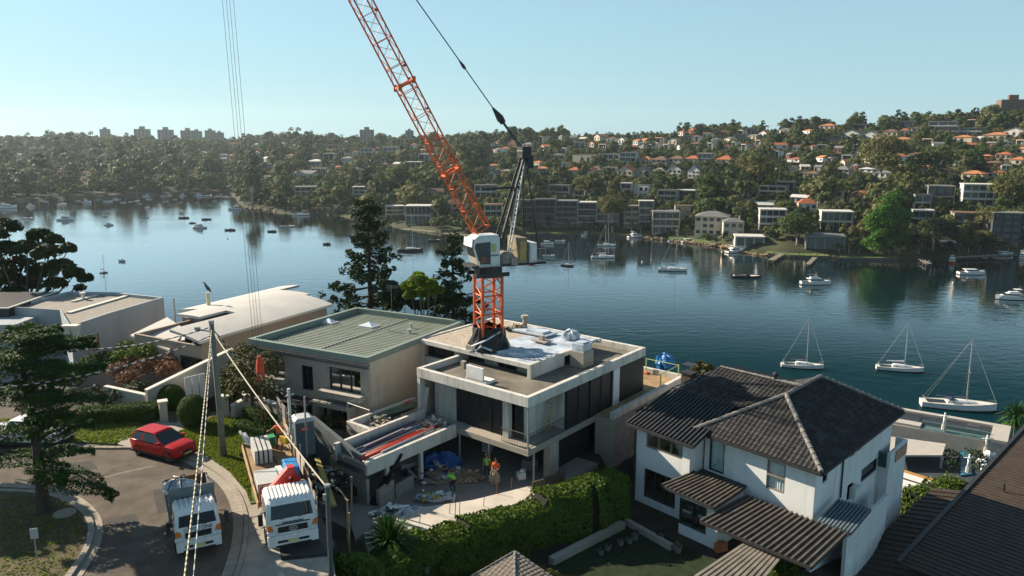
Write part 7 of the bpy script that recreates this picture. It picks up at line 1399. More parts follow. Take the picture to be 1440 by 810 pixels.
# boom
piv = cl(.3, -.4, aty(684, 326, TY).z); boom_o = bpy.data.objects.new('boom', None); col.objects.link(boom_o); boom_o.parent = crane
sidev = Vector((-dy, dx, 0)); bu = (Vector(tip)-piv).normalized(); upb = sidev.cross(bu)
lattice(piv+bu*.2, piv.lerp(Vector(tip), .985), 1.12, 19, .056, .024, upb, ORG, ('chord', 'bracing'), boom_o)
for f in (.14, .33, .52):
 c = piv.lerp(Vector(tip), f); q = MB()
 for s_ in (-1, 1):
  for t in (-1, 1): q.obox(c+sidev*s_*.56+upb*t*.56, .2, .2, .45, 0)
 for t in (-1, 1): q.beam(c-sidev*.56+upb*t*.56, c+sidev*.56+upb*t*.56, .14, .14); q.beam(c-upb*.56+sidev*t*.56, c+upb*.56+sidev*t*.56, .14, .14, up=bu)
 q.build('splice_joint', ORG, boom_o)
for f in (.27, .36, .47): c = piv.lerp(Vector(tip), f)-upb*.62; q = MB(); q.obox(c, .22, .3, .14, hd2); q.build('floodlight', CDK, boom_o)
q = MB(); q.obox(Vector(tip), .6, .6, .7, hd2); q.tube([Vector(tip)+sidev*.3, Vector(tip)-sidev*.3], .4, 10); q.build('tip_sheave', ORG, boom_o)
# A-frame behind the cab
zA = aty(737, 214, TY+1.0); apx = Vector((zA.x, zA.y, zA.z)); af = bpy.data.objects.new('a_frame', None); col.objects.link(af); af.parent = crane
for s_ in (-1, 1): q = MB(); q.beam(cl(-.3, s_*.6, zd+.2), apx+sidev*s_*.25, .13, .16); q.build('front_strut', CDK, af)
q = MB()
for i in range(9): f = i/9; a_ = cl(-.3, -.6, zd+.2).lerp(apx-sidev*.25, f); b_ = cl(-.3, .6, zd+.2).lerp(apx+sidev*.25, min(1, f+.11)); q.tube([a_, b_], .035, 4)
q.build('strut_bracing', CDK, af)
la_ = cl(-1.3, .5, zd+.1); lb_ = apx+Vector((0, 0, -.3)); ladn = bpy.data.objects.new('ladder', None);
q = MB()
for s_ in (-1, 1): q.beam(la_+sidev*s_*.24, lb_+sidev*s_*.2, .05, .08)
k = int((lb_-la_).length/.32)
for i in range(k): c = la_.lerp(lb_, (i+.5)/k); q.beam(c-sidev*.22, c+sidev*.22, .07, .05)
q.build('ladder', CWH, crane)
for s_ in (-1, 1): q = MB(); q.tube([apx+sidev*s_*.2-Vector((0, 0, .3)), cl(-3.1-.9*(s_+1)/2, s_*.55, zd+.3)], .06, 6); q.build('tie_bar', CDK, af)
q = MB(); q.obox(apx, .7, .9, .8, hd2, 0); q.tube([apx+sidev*.5, apx-sidev*.5], .38, 10); q.obox(apx+Vector((dx*-.3, dy*-.3, -.7)), .5, .9, .9, hd2); q.build('sheave_head', CDK, af)
q = MB(); m1 = lb_.lerp(la_, .28); q.beam(m1, m1+Vector((dx*3.0, dy*3.0, -.1)), .16, .16); q.build('luffing_stop', CDK, af)
for f, w_, h_, mm, mi_ in [(-2.35, .5, 1.85, CBG, CYW), (-3.2, .42, 1.45, CWH, CWH)]:
 q = MB(); q.obox(cl(f, 0, zd+.2+h_/2), w_*1.4, 2.0, h_, hd2); cw = q.build('counterweight', mm, crane, bevel=.03); q = MB(); q.obox(cl(f, 1.02, zd+.2+h_/2), w_*.95, .05, h_*.72, hd2); q.build('inset_panel', mi_, cw)
q = MB(); q.tube([cl(-1.4, -.6, zd+.6), cl(-1.4, .7, zd+.6)], .42, 12); q.obox(cl(-1.2, .5, zd+.5), .7, .5, .7, hd2); q.obox(cl(-1.7, .8, zd+.35), .5, .4, .5, hd2); q.build('hoist_winch', mat('winch_grease', (.30, .24, .2), .6, .4, 6), crane); q = MB(); q.obox(cl(-3.3, .4, zd+.02), .35, .5, .25, hd2); q.build('red_lamp_box', mat('crane_red_box', (.5, .04, .03), .5, .1, 2), crane)
q = MB(); pa = [cl(-4.2, 1.0, zd+.2), cl(-.6, 1.0, zd+.2)]; rail(q, Vector(pa[0]), Vector(pa[1]), zd+.2, 1.0, 8, .022); q.build('deck_railing', STEEL, crane)
# pendants, blocks and hoist ropes
tipv = Vector(tip); pen = bpy.data.objects.new('pendant', None); col.objects.link(pen); pen.parent = crane
b1 = apx.lerp(tipv, .085); b2 = apx.lerp(tipv, .30);
for s_ in (-1, 1): q = MB(); q.tube([apx+sidev*s_*.22, b1+sidev*s_*.12], .05, 5); q.build('luffing_rope', ROPE, pen)
q = MB(); q.tube([b1, tipv], .042, 5); q.build('pendant_bar', ROPE, pen)
dv_ = (tipv-apx).normalized()
for c, r_, l in [(b1, .28, 1.2), (b2-dv_*7.6+dv_*5.2, .12, .7)]: q = MB(); q.tube([c-dv_*.1*l, c+dv_*.25*l, c+dv_*l], [r_*.75, r_, r_*.25], 8); q.build('equalising_block', CDK, pen)
hook = aty(366, 520, 49.5); hk = thing('hook_block', 'red crane hook block hanging over the truck in front of the green-roofed house', 'hook block', hook); RB = mat('hook_red', (.55, .07, .03), .5, .25, 4)
q = MB(); q.tube([hook+Vector((0, 0, .95)), hook+Vector((0, 0, .55)), hook+Vector((0, 0, -.3)), hook+Vector((0, 0, -.75))], [.12, .24, .28, .1], 10); q.build('block', RB, hk); q = MB(); q.tube([hook+Vector((0, 0, -.7)), hook+Vector((.0, 0, -1.0)), hook+Vector((.16, 0, -1.15)), hook+Vector((.16, 0, -1.3)), hook+Vector((-.02, 0, -1.38)), hook+Vector((-.14, 0, -1.25))], .06, 7); q.build('hook', CDK, hk)
for i, (ox, oy) in enumerate([(-.3, .0), (.3, 0), (-.12, .1), (.12, -.1)]): q = MB(); q.tube([tipv+Vector((ox*1.2, oy, -.3)), hook+Vector((ox, oy, .6))], .012, 4); q.build('hoist_rope', ROPE, crane)
for i, (ex, ey) in enumerate([(-.4, .6), (.5, -.5), (-.3, -.6), (.4, .5)]): q = MB(); q.tube([hook+Vector((0, 0, -1.2)), hook+Vector((ex*.4, ey*.4, -3.6))], .018, 4); q.build('sling_chain', RUST, hk)
q = MB(); c = cl(.2, .2, 0); cg_ = aty(360, 448, 62);
# black wrapping round the foot of the mast
rw = random.Random(9); q = MB(); rings = []
for i in range(7):
 f = i/6; z = ZU-.05+f*1.75; r0 = lerp(1.55, 1.05, f**.8); rings.append([(TX+math.cos(t*.2618)*r0*(1+.10*math.sin(t*1.9+f*3)+.06*math.sin(t*3.1-f*5)), TY+math.sin(t*.2618)*r0*(1+.10*math.sin(t*1.9+f*3)+.06*math.sin(t*3.1-f*5)), z+.08*math.sin(t*1.3)) for t in range(24)])
q.loft(rings, cap=False); wr = q.build('black_wrapping', BLK, crane); q = MB(); q.tube([Vector((TX-1.2, TY-1.1, ZU+.4)), Vector((TX-.2, TY-1.42, ZU+.9)), Vector((TX+.9, TY-.9, ZU+1.45))], .07, 5); q.tube([Vector((TX-.9, TY-1.2, ZU+.1)), Vector((TX-.5, TY-1.5, ZU+.5)), Vector((TX+.3, TY-1.5, ZU+.2))], .08, 5); q.build('white_tape', SHEET, wr)
q = MB(); c = F.pt(UA+5.6, UB+.5, ZU); q.fbox(F, at_-.2, at_+.7, UB+.05, UB+.5, ZU, ZU+.35); tag(q.build('concrete_block', CONC2), 'small concrete block at the step of the roof edge left of the crane base', 'block')
# ================= vehicles =================
PAINT_R = mat('red_car_paint', (.42, .006, .005), .35, .06, 1, spec=.3); PAINT_W = mat('white_truck_paint', (.70, .70, .68), .4, .05, .8, spec=.5, coat=.3, dirt=(.42, .38, .32), dscale=1.2, damt=.4, streak=True); PAINT_S = mat('white_ute_paint', (.66, .66, .64), .35, .05, 1, coat=.4)
TYRE = mat('tyre_rubber', (.02, .02, .02), .9, .2, 4); RIM_ = mat('alloy_rim', (.5, .5, .5), .35, .1, 3, metal=.7); CARGL = glassmat('vehicle_glass', (.01, .013, .016), .04); PLAST = mat('black_plastic_trim', (.022, .022, .022), .6, .2, 3); LAMP = mat('headlamp_lens', (.62, .64, .66), .15, .15, 8, spec=.7); INDI = mat('orange_indicator', (.65, .18, .03), .3, .1, 3); TAIL = mat('red_tail_lamp', (.45, .02, .02), .3, .1, 3); PLATE = mat('number_plate', (.6, .55, .2), .5, .05, 2); GREYT = mat('grey_tray_steel', (.16, .18, .19), .55, .2, 2, dirt=(.26, .24, .21), dscale=1.5)
def wheel(root, x, y, r, w, rimm=RIM_):
 s_ = 1 if y > 0 else -1; n = 20; q = MB(); prof = [(r*.62, -w/2), (r*.93, -w/2), (r, -w*.32), (r, w*.32), (r*.93, w/2), (r*.62, w/2)]
 q.loft([[(x+pr*math.cos(t), y+pw, r+pr*math.sin(t)) for pr, pw in prof] for t in [6.2832*i/n for i in range(n+1)]], cap=False); wh_ = q.build('wheel', TYRE, root, smooth=False)
 q = MB(); q.tube([(x, y-s_*w*.1, r), (x, y+s_*w*.36, r)], r*.64, 16);
 rm = q.build('rim', rimm, wh_);
 q = MB()
 for i in range(5): t = 6.2832*i/5; q.obox((x+math.cos(t)*r*.36, y+s_*w*.40, r+math.sin(t)*r*.36), r*.5, .03, r*.1, 0, 0, 0, -t)
 q.build('spokes', PLAST, wh_)
def make_car(name, label, cat, prof, W, paint, wb, r, cabin, ute=False):
 """prof: list of (x, z_low, z_belt, halfwidth); cabin: list of (x, z_roof, halfwidth_top) bounded by the belt"""
 root = thing(name, label, cat, (0, 0, 0)); rings = []
 for x, zl, zb, hw in prof: rings.append([(x, -hw*.92, zl), (x, -hw, zl+.12), (x, -hw, lerp(zl, zb, .62)), (x, -hw*.95, zb), (x, -hw*.5, zb+.05), (x, hw*.5, zb+.05), (x, hw*.95, zb), (x, hw, lerp(zl, zb, .62)), (x, hw, zl+.12), (x, hw*.92, zl)])
 q = MB(); q.loft(rings); body = q.build('body', paint, root, smooth=True);
 md = body.modifiers.new('bev', 'BEVEL'); md.width = .035; md.segments = 2; md.limit_method = 'ANGLE'; md.angle_limit = R(35)
 # cabin: lower ring at belt, upper ring at roof
 (x0, x1, x2, x3, zb, zr, hb, ht) = cabin  # rear base, rear roof, front roof, windscreen base
 q = MB(); q.loft([[(x1-.05, -ht, zr-.06), (x1+.15, -ht*.96, zr), (x2-.15, -ht*.96, zr), (x2+.05, -ht, zr-.06), (x2+.05, ht, zr-.06), (x2-.15, ht*.96, zr), (x1+.15, ht*.96, zr), (x1-.05, ht, zr-.06)], [(x1+.05, -ht*.6, zr+.035), (x1+.2, -ht*.6, zr+.04), (x2-.2, -ht*.6, zr+.04), (x2-.05, -ht*.6, zr+.035), (x2-.05, ht*.6, zr+.035), (x2-.2, ht*.6, zr+.04), (x1+.2, ht*.6, zr+.04), (x1+.05, ht*.6, zr+.035)]]); q.build('roof', paint, root, smooth=False)
 def quad(p, nm, mm, par=root): q = MB(); q.add(p, [(0, 1, 2, 3)]); return q.build(nm, mm, par)
 quad([(x3, -hb*.92, zb+.02), (x3, hb*.92, zb+.02), (x2+.03, ht*.96, zr-.05), (x2+.03, -ht*.96, zr-.05)], 'windscreen', CARGL); quad([(x0, hb*.9, zb+.02), (x0, -hb*.9, zb+.02), (x1-.03, -ht*.95, zr-.05), (x1-.03, ht*.95, zr-.05)], 'rear_window', CARGL)
 for s_ in (-1, 1):
  xm = (x1+x2)/2-.1; y0, y1 = s_*hb*.985, s_*ht*1.0
  def sp(x, t): return (x, lerp(y0, y1, t), lerp(zb+.03, zr-.06, t))
  quad([sp(x0+.12, 0), sp(xm-.05, 0), sp(xm-.05, 1), sp(x1+.1, 1)], 'side_window', CARGL); quad([sp(xm+.05, 0), sp(x3-.18, 0), sp(x2-.05, 1), sp(xm+.05, 1)], 'side_window', CARGL)
  q = MB(); e2_ = .012*s_
  for xa, xb, xc, xd in [(x0, x0+.12, x1+.1, x1-.03), (xm-.05, xm+.05, xm+.05, xm-.05), (x3-.18, x3, x2+.03, x2-.05)]: q.add([sp(xa, 0), sp(xb, 0), sp(xc, 1), sp(xd, 1)], [(0, 1, 2, 3)])
  q.build('pillar', paint, root)
  q = MB(); q.obox((x3-.35, s_*(hb+.1), zb+.1), .16, .2, .14); q.build('mirror', paint, root)
  for x in (wb/2, -wb/2):
   q = MB(); q.loft([[(x+pr*math.cos(t), s_*(hb+.008), r+pr*math.sin(t)) for pr in (r*.9, r*1.18)]+[(x+pr*math.cos(t), s_*(hb+.03), r+pr*math.sin(t)) for pr in (r*1.18, r*.9)] for t in [math.pi*i/12 for i in range(13)]], cap=True); q.build('wheel_arch', PLAST, root); wheel(root, x, s_*(hb-.10), r, .22)
  q = MB(); xm2 = xm; q.box(xm2-.012, xm2+.012, s_*hb-.004 if s_ > 0 else s_*hb-.008, s_*hb+.008 if s_ > 0 else s_*hb+.004, .35, zb-.05); q.box(xm2-.35, xm2-.15, s_*hb-.01, s_*hb+.02, zb-.17, zb-.13); q.box(xm2+.55, xm2+.75, s_*hb-.01, s_*hb+.02, zb-.17, zb-.13); q.build('door_handle', PLAST, root)
 xf = prof[-1][0]; xr = prof[0][0]; hw = prof[-1][3]
 for s_ in (-1, 1):
  q = MB(); q.hexa([(xf-.25, s_*(hw+.02)-.02, .66), (xf+.02, s_*hw*.62-.02, .64), (xf+.02, s_*hw*.62+.02, .64), (xf-.25, s_*(hw+.02)+.02, .66), (xf-.28, s_*(hw+.02)-.02, .80), (xf-.02, s_*hw*.62-.02, .76), (xf-.02, s_*hw*.62+.02, .76), (xf-.28, s_*(hw+.02)+.02, .80)]); q.build('headlight', LAMP, root); q = MB(); q.box(xr-.02, xr+.06, s_*hw*.95-.12, s_*hw*.95+.12, .7, .95); q.build('tail_light', TAIL, root)
 q = MB(); q.box(xf-.1, xf+.03, -hw*.6, hw*.6, .60, .72); q.box(xf-.1, xf+.035, -hw*.8, hw*.8, .30, .46); q.build('grille', PLAST, root); q = MB(); q.box(xf+.03, xf+.05, -.26, .26, .47, .57); q.build('number_plate', PLATE, root); q = MB(); q.box(xr+.1, xf-.1, -prof[3][3]-.01, prof[3][3]+.01, .24, .36); q.build('sill_trim', PLAST, root)
 return root
prof = [(-2.05, .42, .95, .74), (-1.9, .32, 1.0, .84), (-1.3, .28, 1.0, .88), (-.4, .27, .98, .88), (.6, .27, 1.0, .88), (1.0, .27, 1.0, .87), (1.6, .28, .95, .85), (1.92, .32, .86, .80), (2.06, .42, .7, .68)]
car = make_car('hatchback_car', 'bright red compact SUV parked at the kerb beside the lawn', 'car', prof, 1.76, PAINT_R, 2.6, .34, (-1.95, -1.62, .05, .98, 1.02, 1.58, .85, .66))
fa, fb = at(196, 640, ZST), at(235, 650, ZST); hd = math.atan2(fb.y-fa.y, fb.x-fa.x)
mid = fa.lerp(fb, .5); car.location = (mid.x-math.sin(hd)*.85, mid.y+math.cos(hd)*.85, ZST-.04); car.rotation_euler = (0, 0, hd)
q = MB();
for s_ in (-1, 1): q.tube([(-1.2, s_*.52, 1.56), (.0, s_*.52, 1.57)], .02, 5)
q.build('roof_rail', PLAST, car)
profu = [(-2.6, .55, 1.05, .86), (-2.5, .45, 1.08, .9), (-1.0, .42, 1.08, .92), (-.4, .4, 1.08, .92), (.6, .4, 1.08, .92), (1.1, .4, 1.07, .92), (1.9, .42, 1.04, .9), (2.4, .45, .95, .86), (2.6, .55, .8, .76)]
ute = make_car('utility_vehicle', 'white utility vehicle parked at the far left behind the cedar', 'utility vehicle', profu, 1.85, PAINT_S, 3.1, .38, (-1.0, -.75, .45, 1.15, 1.1, 1.75, .88, .68))
q = MB(); q.box(-2.45, -1.1, -.72, .72, 1.09, 1.12); q.build('tray_liner', PLAST, ute)
p = at(62, 632, ZST); hu = R(-6); ute.location = (p.x-1.55*math.cos(hu)-.9*math.sin(-hu)*0, p.y+.9-1.55*math.sin(hu), ZST-.04); ute.rotation_euler = (0, 0, hu)
def lettering(text, size, mt, parent, loc, rot, name='lettering', ext=.004):
 cu = bpy.data.curves.new(name, 'FONT'); cu.body = text; cu.size = size; cu.align_x = 'CENTER'; cu.align_y = 'CENTER'; cu.extrude = ext; t_ = bpy.data.objects.new(name, cu); col.objects.link(t_); me = bpy.data.meshes.new_from_object(t_.evaluated_get(bpy.context.evaluated_depsgraph_get())); bpy.data.objects.remove(t_); me.materials.clear(); me.materials.append(mt); o = bpy.data.objects.new(name, me); col.objects.link(o); o.parent = parent; o.location = loc; o.rotation_euler = rot; return o
def make_cab(root, x0, x1, W, zf, zt, slope=.35, ridges=9, emblem=None):
 """cab-over: x0 rear of cab, x1 front; returns part"""
 h = W/2; zm = zf+(zt-zf)*.43; zl = .42
 def rg(z, xf, hh, xr=x0): return [(xr, -hh, z), (xf-.12, -hh, z), (xf, -hh*.86, z), (xf, hh*.86, z), (xf-.12, hh, z), (xr, hh, z)]
 q = MB(); q.loft([rg(zf-.05, x1-.02, h*.98), rg(zf+.5, x1, h), rg(zm, x1-.03, h), rg(zm+.02, x1-.03, h), rg(zt-.16, x1-slope, h*.93), rg(zt, x1-slope-.22, h*.86)]); cab = q.build('cab', PAINT_W, root)
 tz = lambda z: x1-.03-(slope-.03)*(z-zm)/(zt-.16-zm)
 q = MB(); e = .012; q.add([(tz(zm+.08)+e, -h*.83, zm+.08), (tz(zm+.08)+e, h*.83, zm+.08), (tz(zt-.24)+e, h*.77, zt-.24), (tz(zt-.24)+e, -h*.77, zt-.24)], [(0, 1, 2, 3)]); q.build('windscreen', CARGL, cab)
 q = MB()
 for s_ in (-.45, .25): q.tube([(tz(zm+.08)+.04, h*s_, zm+.06), (tz(zm+.22)+.04, h*s_+.55, zm+.2)], .02, 4)
 q.build('wiper', PLAST, cab)
 for s_ in (-1, 1):
  q = MB(); q.add([(x0+.25, s_*(h+e), zm+.06), (x1-.25, s_*(h+e), zm+.02), (x1-slope-.12, s_*(h*.945+e), zt-.28), (x0+.25, s_*(h*.945+e), zt-.28)], [(0, 1, 2, 3)]); q.build('side_window', CARGL, cab)
  q = MB(); q.box(x1-.3, x1-.25, s_*h-.01, s_*h+.01, zf+.1, zm); q.box(x0+.18, x0+.21, s_*h-.01, s_*h+.01, zf+.1, zt-.3); q.box(x0+.3, x0+.45, s_*h-.02, s_*h+.03, zm-.14, zm-.09); q.build('door_seam', PLAST, cab)
  q = MB(); q.tube([(x1-.1, s_*h, zm+.55), (x1+.12, s_*(h+.26), zm+.62)], .022, 5); q.tube([(x1-.1, s_*h, zm-.2), (x1+.12, s_*(h+.26), zm-.1)], .022, 5); q.obox((x1+.12, s_*(h+.27), zm+.28), .1, .2, .55); q.build('mirror', PLAST, cab)
  q = MB(); q.box(x1-.06, x1+.035, s_*h*.80-.24, s_*h*.80+.2, zf+.02, zf+.2); q.build('headlight', LAMP, cab); q = MB(); q.hexa([(x1-.16, s_*h*.86-.14, zf+.24), (x1+.02, s_*h*.86-.14, zf+.24), (x1+.02, s_*h*.86+.14, zf+.24), (x1-.16, s_*h*.86+.14, zf+.24), (x1-.18, s_*h*.9-.08, zf+.5), (x1-.0, s_*h*.9-.08, zf+.5), (x1-.0, s_*h*.9+.1, zf+.5), (x1-.18, s_*h*.9+.1, zf+.5)]); q.build('indicator', INDI, cab)
 q = MB(); xr0, xr1 = x0+.05, x1-slope-.22
 for i in range(ridges): y = lerp(-h*.78, h*.78, i/(ridges-1)); q.beam((xr0, y, zt+.02), (xr1-.02, y, zt+.02), .09, .07)
 q.build('roof_ribs', PAINT_W, cab)
 q = MB(); q.box(x1-.25, x1+.06, -h*.99, h*.99, zl, zf-.02); q.build('bumper', PAINT_W, cab, bevel=.03); q = MB(); q.box(x1+.055, x1+.075, -h*.62, h*.62, zl+.18, zl+.30); q.box(x1+.055, x1+.075, -h*.7, h*.7, zl+.02, zl+.08); q.build('bumper_grille', PLAST, cab)
 q = MB(); q.box(x1-.05, x1+.03, -h*.58, h*.58, zf+.1, zf+.38); q.build('grille', PLAST, cab); q = MB(); q.box(x1+.07, x1+.09, -.26, .26, zl+.16, zl+.30); q.build('number_plate', PLATE, cab); return cab
def chassis(root, x0, x1, W, wheels, r):
 q = MB()
 for s_ in (-1, 1): q.box(x0, x1, s_*.4-.06, s_*.4+.06, r+.1, r+.36)
 q.box(x0+.8, x0+1.6, -W*.46, -W*.3, r-.1, r+.3); q.box(x0, x0+.1, -W*.45, W*.45, r+.05, r+.3); q.build('chassis', PLAST, root)
 for x in wheels:
  for s_ in (-1, 1): wheel(root, x, s_*(W/2-.2), r, .34, mat('steel_rim', (.4, .4, .38), .6, .1, 3))
def dirpx(pf, pb, z): a, b = at(*pf, z), at(*pb, z); return math.atan2(a.y-b.y, a.x-b.x)
# tipper at the left
t2 = thing('tipper_truck', 'white tipper truck with dark tray and GEMSTONE lettering, parked nearest the island', 'truck', (0, 0, 0)); T2W = 2.1
chassis(t2, -5.0, -.3, T2W, (-.95, -3.9), .40); c2 = make_cab(t2, -1.75, -.05, 2.0, .95, 2.28, .4, 8)
GT = (.0)
lettering('GEMSTONE', .25, PLAST, c2, (.0-.05+.012, 0, 1.46), (R(90), 0, R(90))); lettering('MARBLE', .13, PLAST, c2, (.0-.05+.012, 0, 1.24), (R(90), 0, R(90)), 'small_lettering')
q = MB(); zt_, zs_ = 1.0, 1.95; x0_, x1_ = -5.6, -2.0; w_ = 1.04
q.box(x0_, x1_, -w_, w_, zt_, zt_+.06); tr = q.build('tray_floor', GREYT, t2)
for (a_, b_, c_, d_, nm, zt2) in [(x0_, x0_+.05, -w_, w_, 'tailgate', 1.85), (x1_-.05, x1_, -w_, w_, 'tray_headboard', 2.75), (x0_+.05, x1_-.05, -w_, -w_+.05, 'tray_side', 1.85), (x0_+.05, x1_-.05, w_-.05, w_, 'tray_side', 1.85)]:
 q = MB(); q.box(a_, b_, c_, d_, zt_+.06, zt2); q.build(nm, GREYT if nm != 'tailgate' else RUST, t2)
q = MB()
for s_ in (-1, 1):
 for i in range(6): x = lerp(x0_+.2, x1_-.2, i/5); q.box(x-.03, x+.03, s_*w_-.05, s_*w_+.05, zt_, 1.9)
q.build('tray_stakes', GREYT, t2)
t2f = at(282, 782, ZST); t2h = dirpx((281, 775), (281, 690), ZST); t2h = R(-62.0); t2.location = (t2f.x, t2f.y, ZST-.05); t2.rotation_euler = (0, 0, t2h)
def loc_on(root, x, y, z): M = Matrix.Translation(root.location) @ Matrix.Rotation(root.rotation_euler.z, 4, 'Z'); return M @ Vector((x, y, z))
c = loc_on(t2, -4.0, -.35, 1.85); drape('bulk_bag', c, .85, .62, .62, SHEET, 'white bulk bag tied with black straps in the tray of the tipper truck', 'bulk bag', 31); q = MB()
for i in range(5): a_ = i*1.256; q.tube([loc_on(t2, -4, -.35, 2.5), loc_on(t2, -4+.55*math.cos(a_), -.35+.42*math.sin(a_), 2.41), loc_on(t2, -4+.86*math.cos(a_), -.35+.66*math.sin(a_), 2.0)], .035, 4)
tag(q.build('strap', BLK), 'black lifting straps over the white bulk bag', 'straps'); c = loc_on(t2, -3.3, .62, 1.2); drape('bulk_bag', c, .6, .3, .4, SHEET, 'second flatter white bag at the right of the tipper tray', 'bulk bag', 32)
# crane truck
t1 = thing('crane_truck', 'white truck with a ribbed cab roof, a red folding crane and a loaded timber tray', 'truck', (0, 0, 0)); TW = 2.4; LX = -12.0
chassis(t1, LX, -.4, TW, (-1.3, -8.6, -9.7), .5); c1 = make_cab(t1, -2.1, -.05, 2.36, 1.0, 2.58, .35, 11)
q = MB(); q.loft([[(.045, .2*math.cos(t), 1.30+.13*math.sin(t)), (.045, .155*math.cos(t), 1.30+.09*math.sin(t)), (.07, .155*math.cos(t), 1.30+.09*math.sin(t)), (.07, .2*math.cos(t), 1.30+.13*math.sin(t))] for t in [6.2832*i/18 for i in range(19)]], cap=False)
for s_ in (-1, 1): q.box(.045, .07, s_*.07-.02, s_*.07+.02, 1.22, 1.38)
q.box(.045, .07, -.06, .06, 1.285, 1.315); q.build('grille_emblem', RIM_, c1)
q = MB(); q.box(-.03, .012, -.8, .8, 1.50, 1.535); q.box(-.03, .012, -.5, .5, 1.58, 1.61); q.build('small_print_band', PLAST, c1)
q = MB(); q.box(LX, -3.2, -1.2, 1.2, 1.06, 1.22); q.build('tray_deck', mat('worn_timber_deck', (.27, .17, .09), .9, .3, 2, dirt=(.13, .09, .06), dscale=1), t1)
q = MB(); q.box(LX, -3.2, -1.26, -1.2, .98, 1.34); q.build('tray_edge', TIMB, t1); q = MB(); q.box(LX, -3.2, 1.2, 1.26, .98, 1.34); q.build('tray_edge', TIMB, t1)
PINK = mat('primer_red_steel', (.28, .12, .09), .7, .2, 3)
q = MB()
for y in (-1.1, -.35, .4, 1.1): q.box(-3.3, -3.2, y-.05, y+.05, 1.22, 2.1)
q.box(-3.3, -3.2, -1.1, 1.1, 2.05, 2.15); q.box(-3.3, -3.2, -1.1, 1.1, 1.55, 1.65); q.build('headboard_frame', PINK, t1)
CRD = mat('truck_crane_red', (.55, .03, .02), .4, .12, 2, coat=.2); fc = bpy.data.objects.new('folding_crane', None); col.objects.link(fc); fc.parent = t1
q = MB(); q.box(-2.9, -2.4, -.6, .6, 1.0, 1.5); q.tube([(-2.65, .25, 1.5), (-2.65, .25, 2.6)], .2, 8); q.build('crane_base', CRD, fc)
q = MB(); q.beam((-2.6, -1.0, 1.75), (-2.65, .35, 3.1), .34, .36); q.build('lower_arm', CRD, fc); q = MB(); q.beam((-2.62, .38, 3.05), (-2.72, .85, 1.9), .3, .32); q.build('upper_arm', CRD, fc); q = MB(); q.tube([(-2.66, .0, 2.0), (-2.66, .5, 2.7)], .08, 7); q.build('ram', STEEL, fc); q = MB(); q.obox((-2.65, .37, 3.08), .42, .34, .34); q.build('elbow_joint', CRD, fc)
q = MB(); rr2 = random.Random(8)
for i in range(9): y0 = rr2.uniform(.55, 1.1); q.tube([(-2.9, y0, 1.5), (-2.6, y0+rr2.uniform(-.2, .2), 2.0+rr2.uniform(0, .4)), (-2.4, y0, 1.6)], .03, 5)
q.build('hydraulic_hoses', BLK, fc)
t1f = at(414, 775, ZST); t1.location = (t1f.x, t1f.y, ZST-.05); t1.rotation_euler = (0, 0, R(-66)); STONE = mat('grey_stone_slab', (.46, .46, .43), .6, .12, 1.5, dirt=(.3, .29, .27), dscale=2)
GST = 'stone slab crates on the truck'
for i in range(4):
 q = MB(); y = .05-.26*i; rg2 = [loc_on(t1, x, y+d, z) for z in (1.24, 2.05) for x, d in ((-10.6, -.09), (-8.3, -.09), (-8.3, .09), (-10.6, .09))]; q.hexa(rg2); tag(q.build('stone_slab', STONE), 'upright grey stone slab pack at the back of the truck tray', 'stone slabs', 'upright stone slab packs on the tray')
q = MB(); rg2 = [loc_on(t1, x, y, z) for z in (1.24, 1.75) for x, y in ((-6.3, -1.1), (-4.4, -1.1), (-4.4, .05), (-6.3, .05))]; q.hexa(rg2); tag(q.build('stone_crate', STONE, bevel=.02), 'flat crate of pale grey stone behind the red truck crane', 'crate'); q = MB(); q.beam(loc_on(t1, -6.6, .2, 1.6), loc_on(t1, -4.5, .3, 1.75), .3, .2); tag(q.build('stone_beam', CONC), 'pale stone length lying beside the flat crate on the truck', 'stone')
BT = mat('bright_blue_plastic', (.03, .22, .48), .35, .25, 4, bump=.6, bscale=8); q = MB(); rg2 = [loc_on(t1, x, y, z) for z in (1.24, 2.15) for x, y in ((-6.4, .4), (-5.0, .4), (-5.0, 1.15), (-6.4, 1.15))]; q.hexa(rg2); ob = q.build('blue_wrapped_pallet', BT, bevel=.08); tag(ob, 'bright blue plastic-wrapped pallet on the truck tray by the hoarding', 'pallet')
q = MB(); q.beam(loc_on(t1, -11.2, -.9, 1.4), loc_on(t1, -12.3, -1.25, 1.9), .12, .1); q.beam(loc_on(t1, -11.2, -.7, 1.3), loc_on(t1, -12.3, -1.0, 1.75), .12, .1); tag(q.build('timber_offcut', WHITEP), 'two pale timber lengths sticking out at the back of the truck tray', 'timber'); q = MB(); q.obox(loc_on(t1, -8.8, .75, 1.25), 1.7, .9, .05, R(-60)); tag(q.build('cardboard_sheet', CARD), 'brown cardboard sheets lying on the tray beside the man in orange', 'cardboard');
q = MB(); q.obox(loc_on(t1, -9.6, 1.05, 2.0), .6, .4, .4, R(-40)); tag(q.build('yellow_tool_box', mat('yellow_box', (.55, .36, .04), .5, .1, 2)), 'yellow box held up beside the man in orange', 'box'); c = loc_on(t1, -10.9, .4, 1.35); q = MB(); q.obox(c+Vector((0, 0, .25)), .6, .4, .5, R(-60)); tag(q.build('green_box', mat('green_box', (.04, .25, .10), .5, .1, 2)), 'green box at the rear of the tray by the man in orange', 'box')
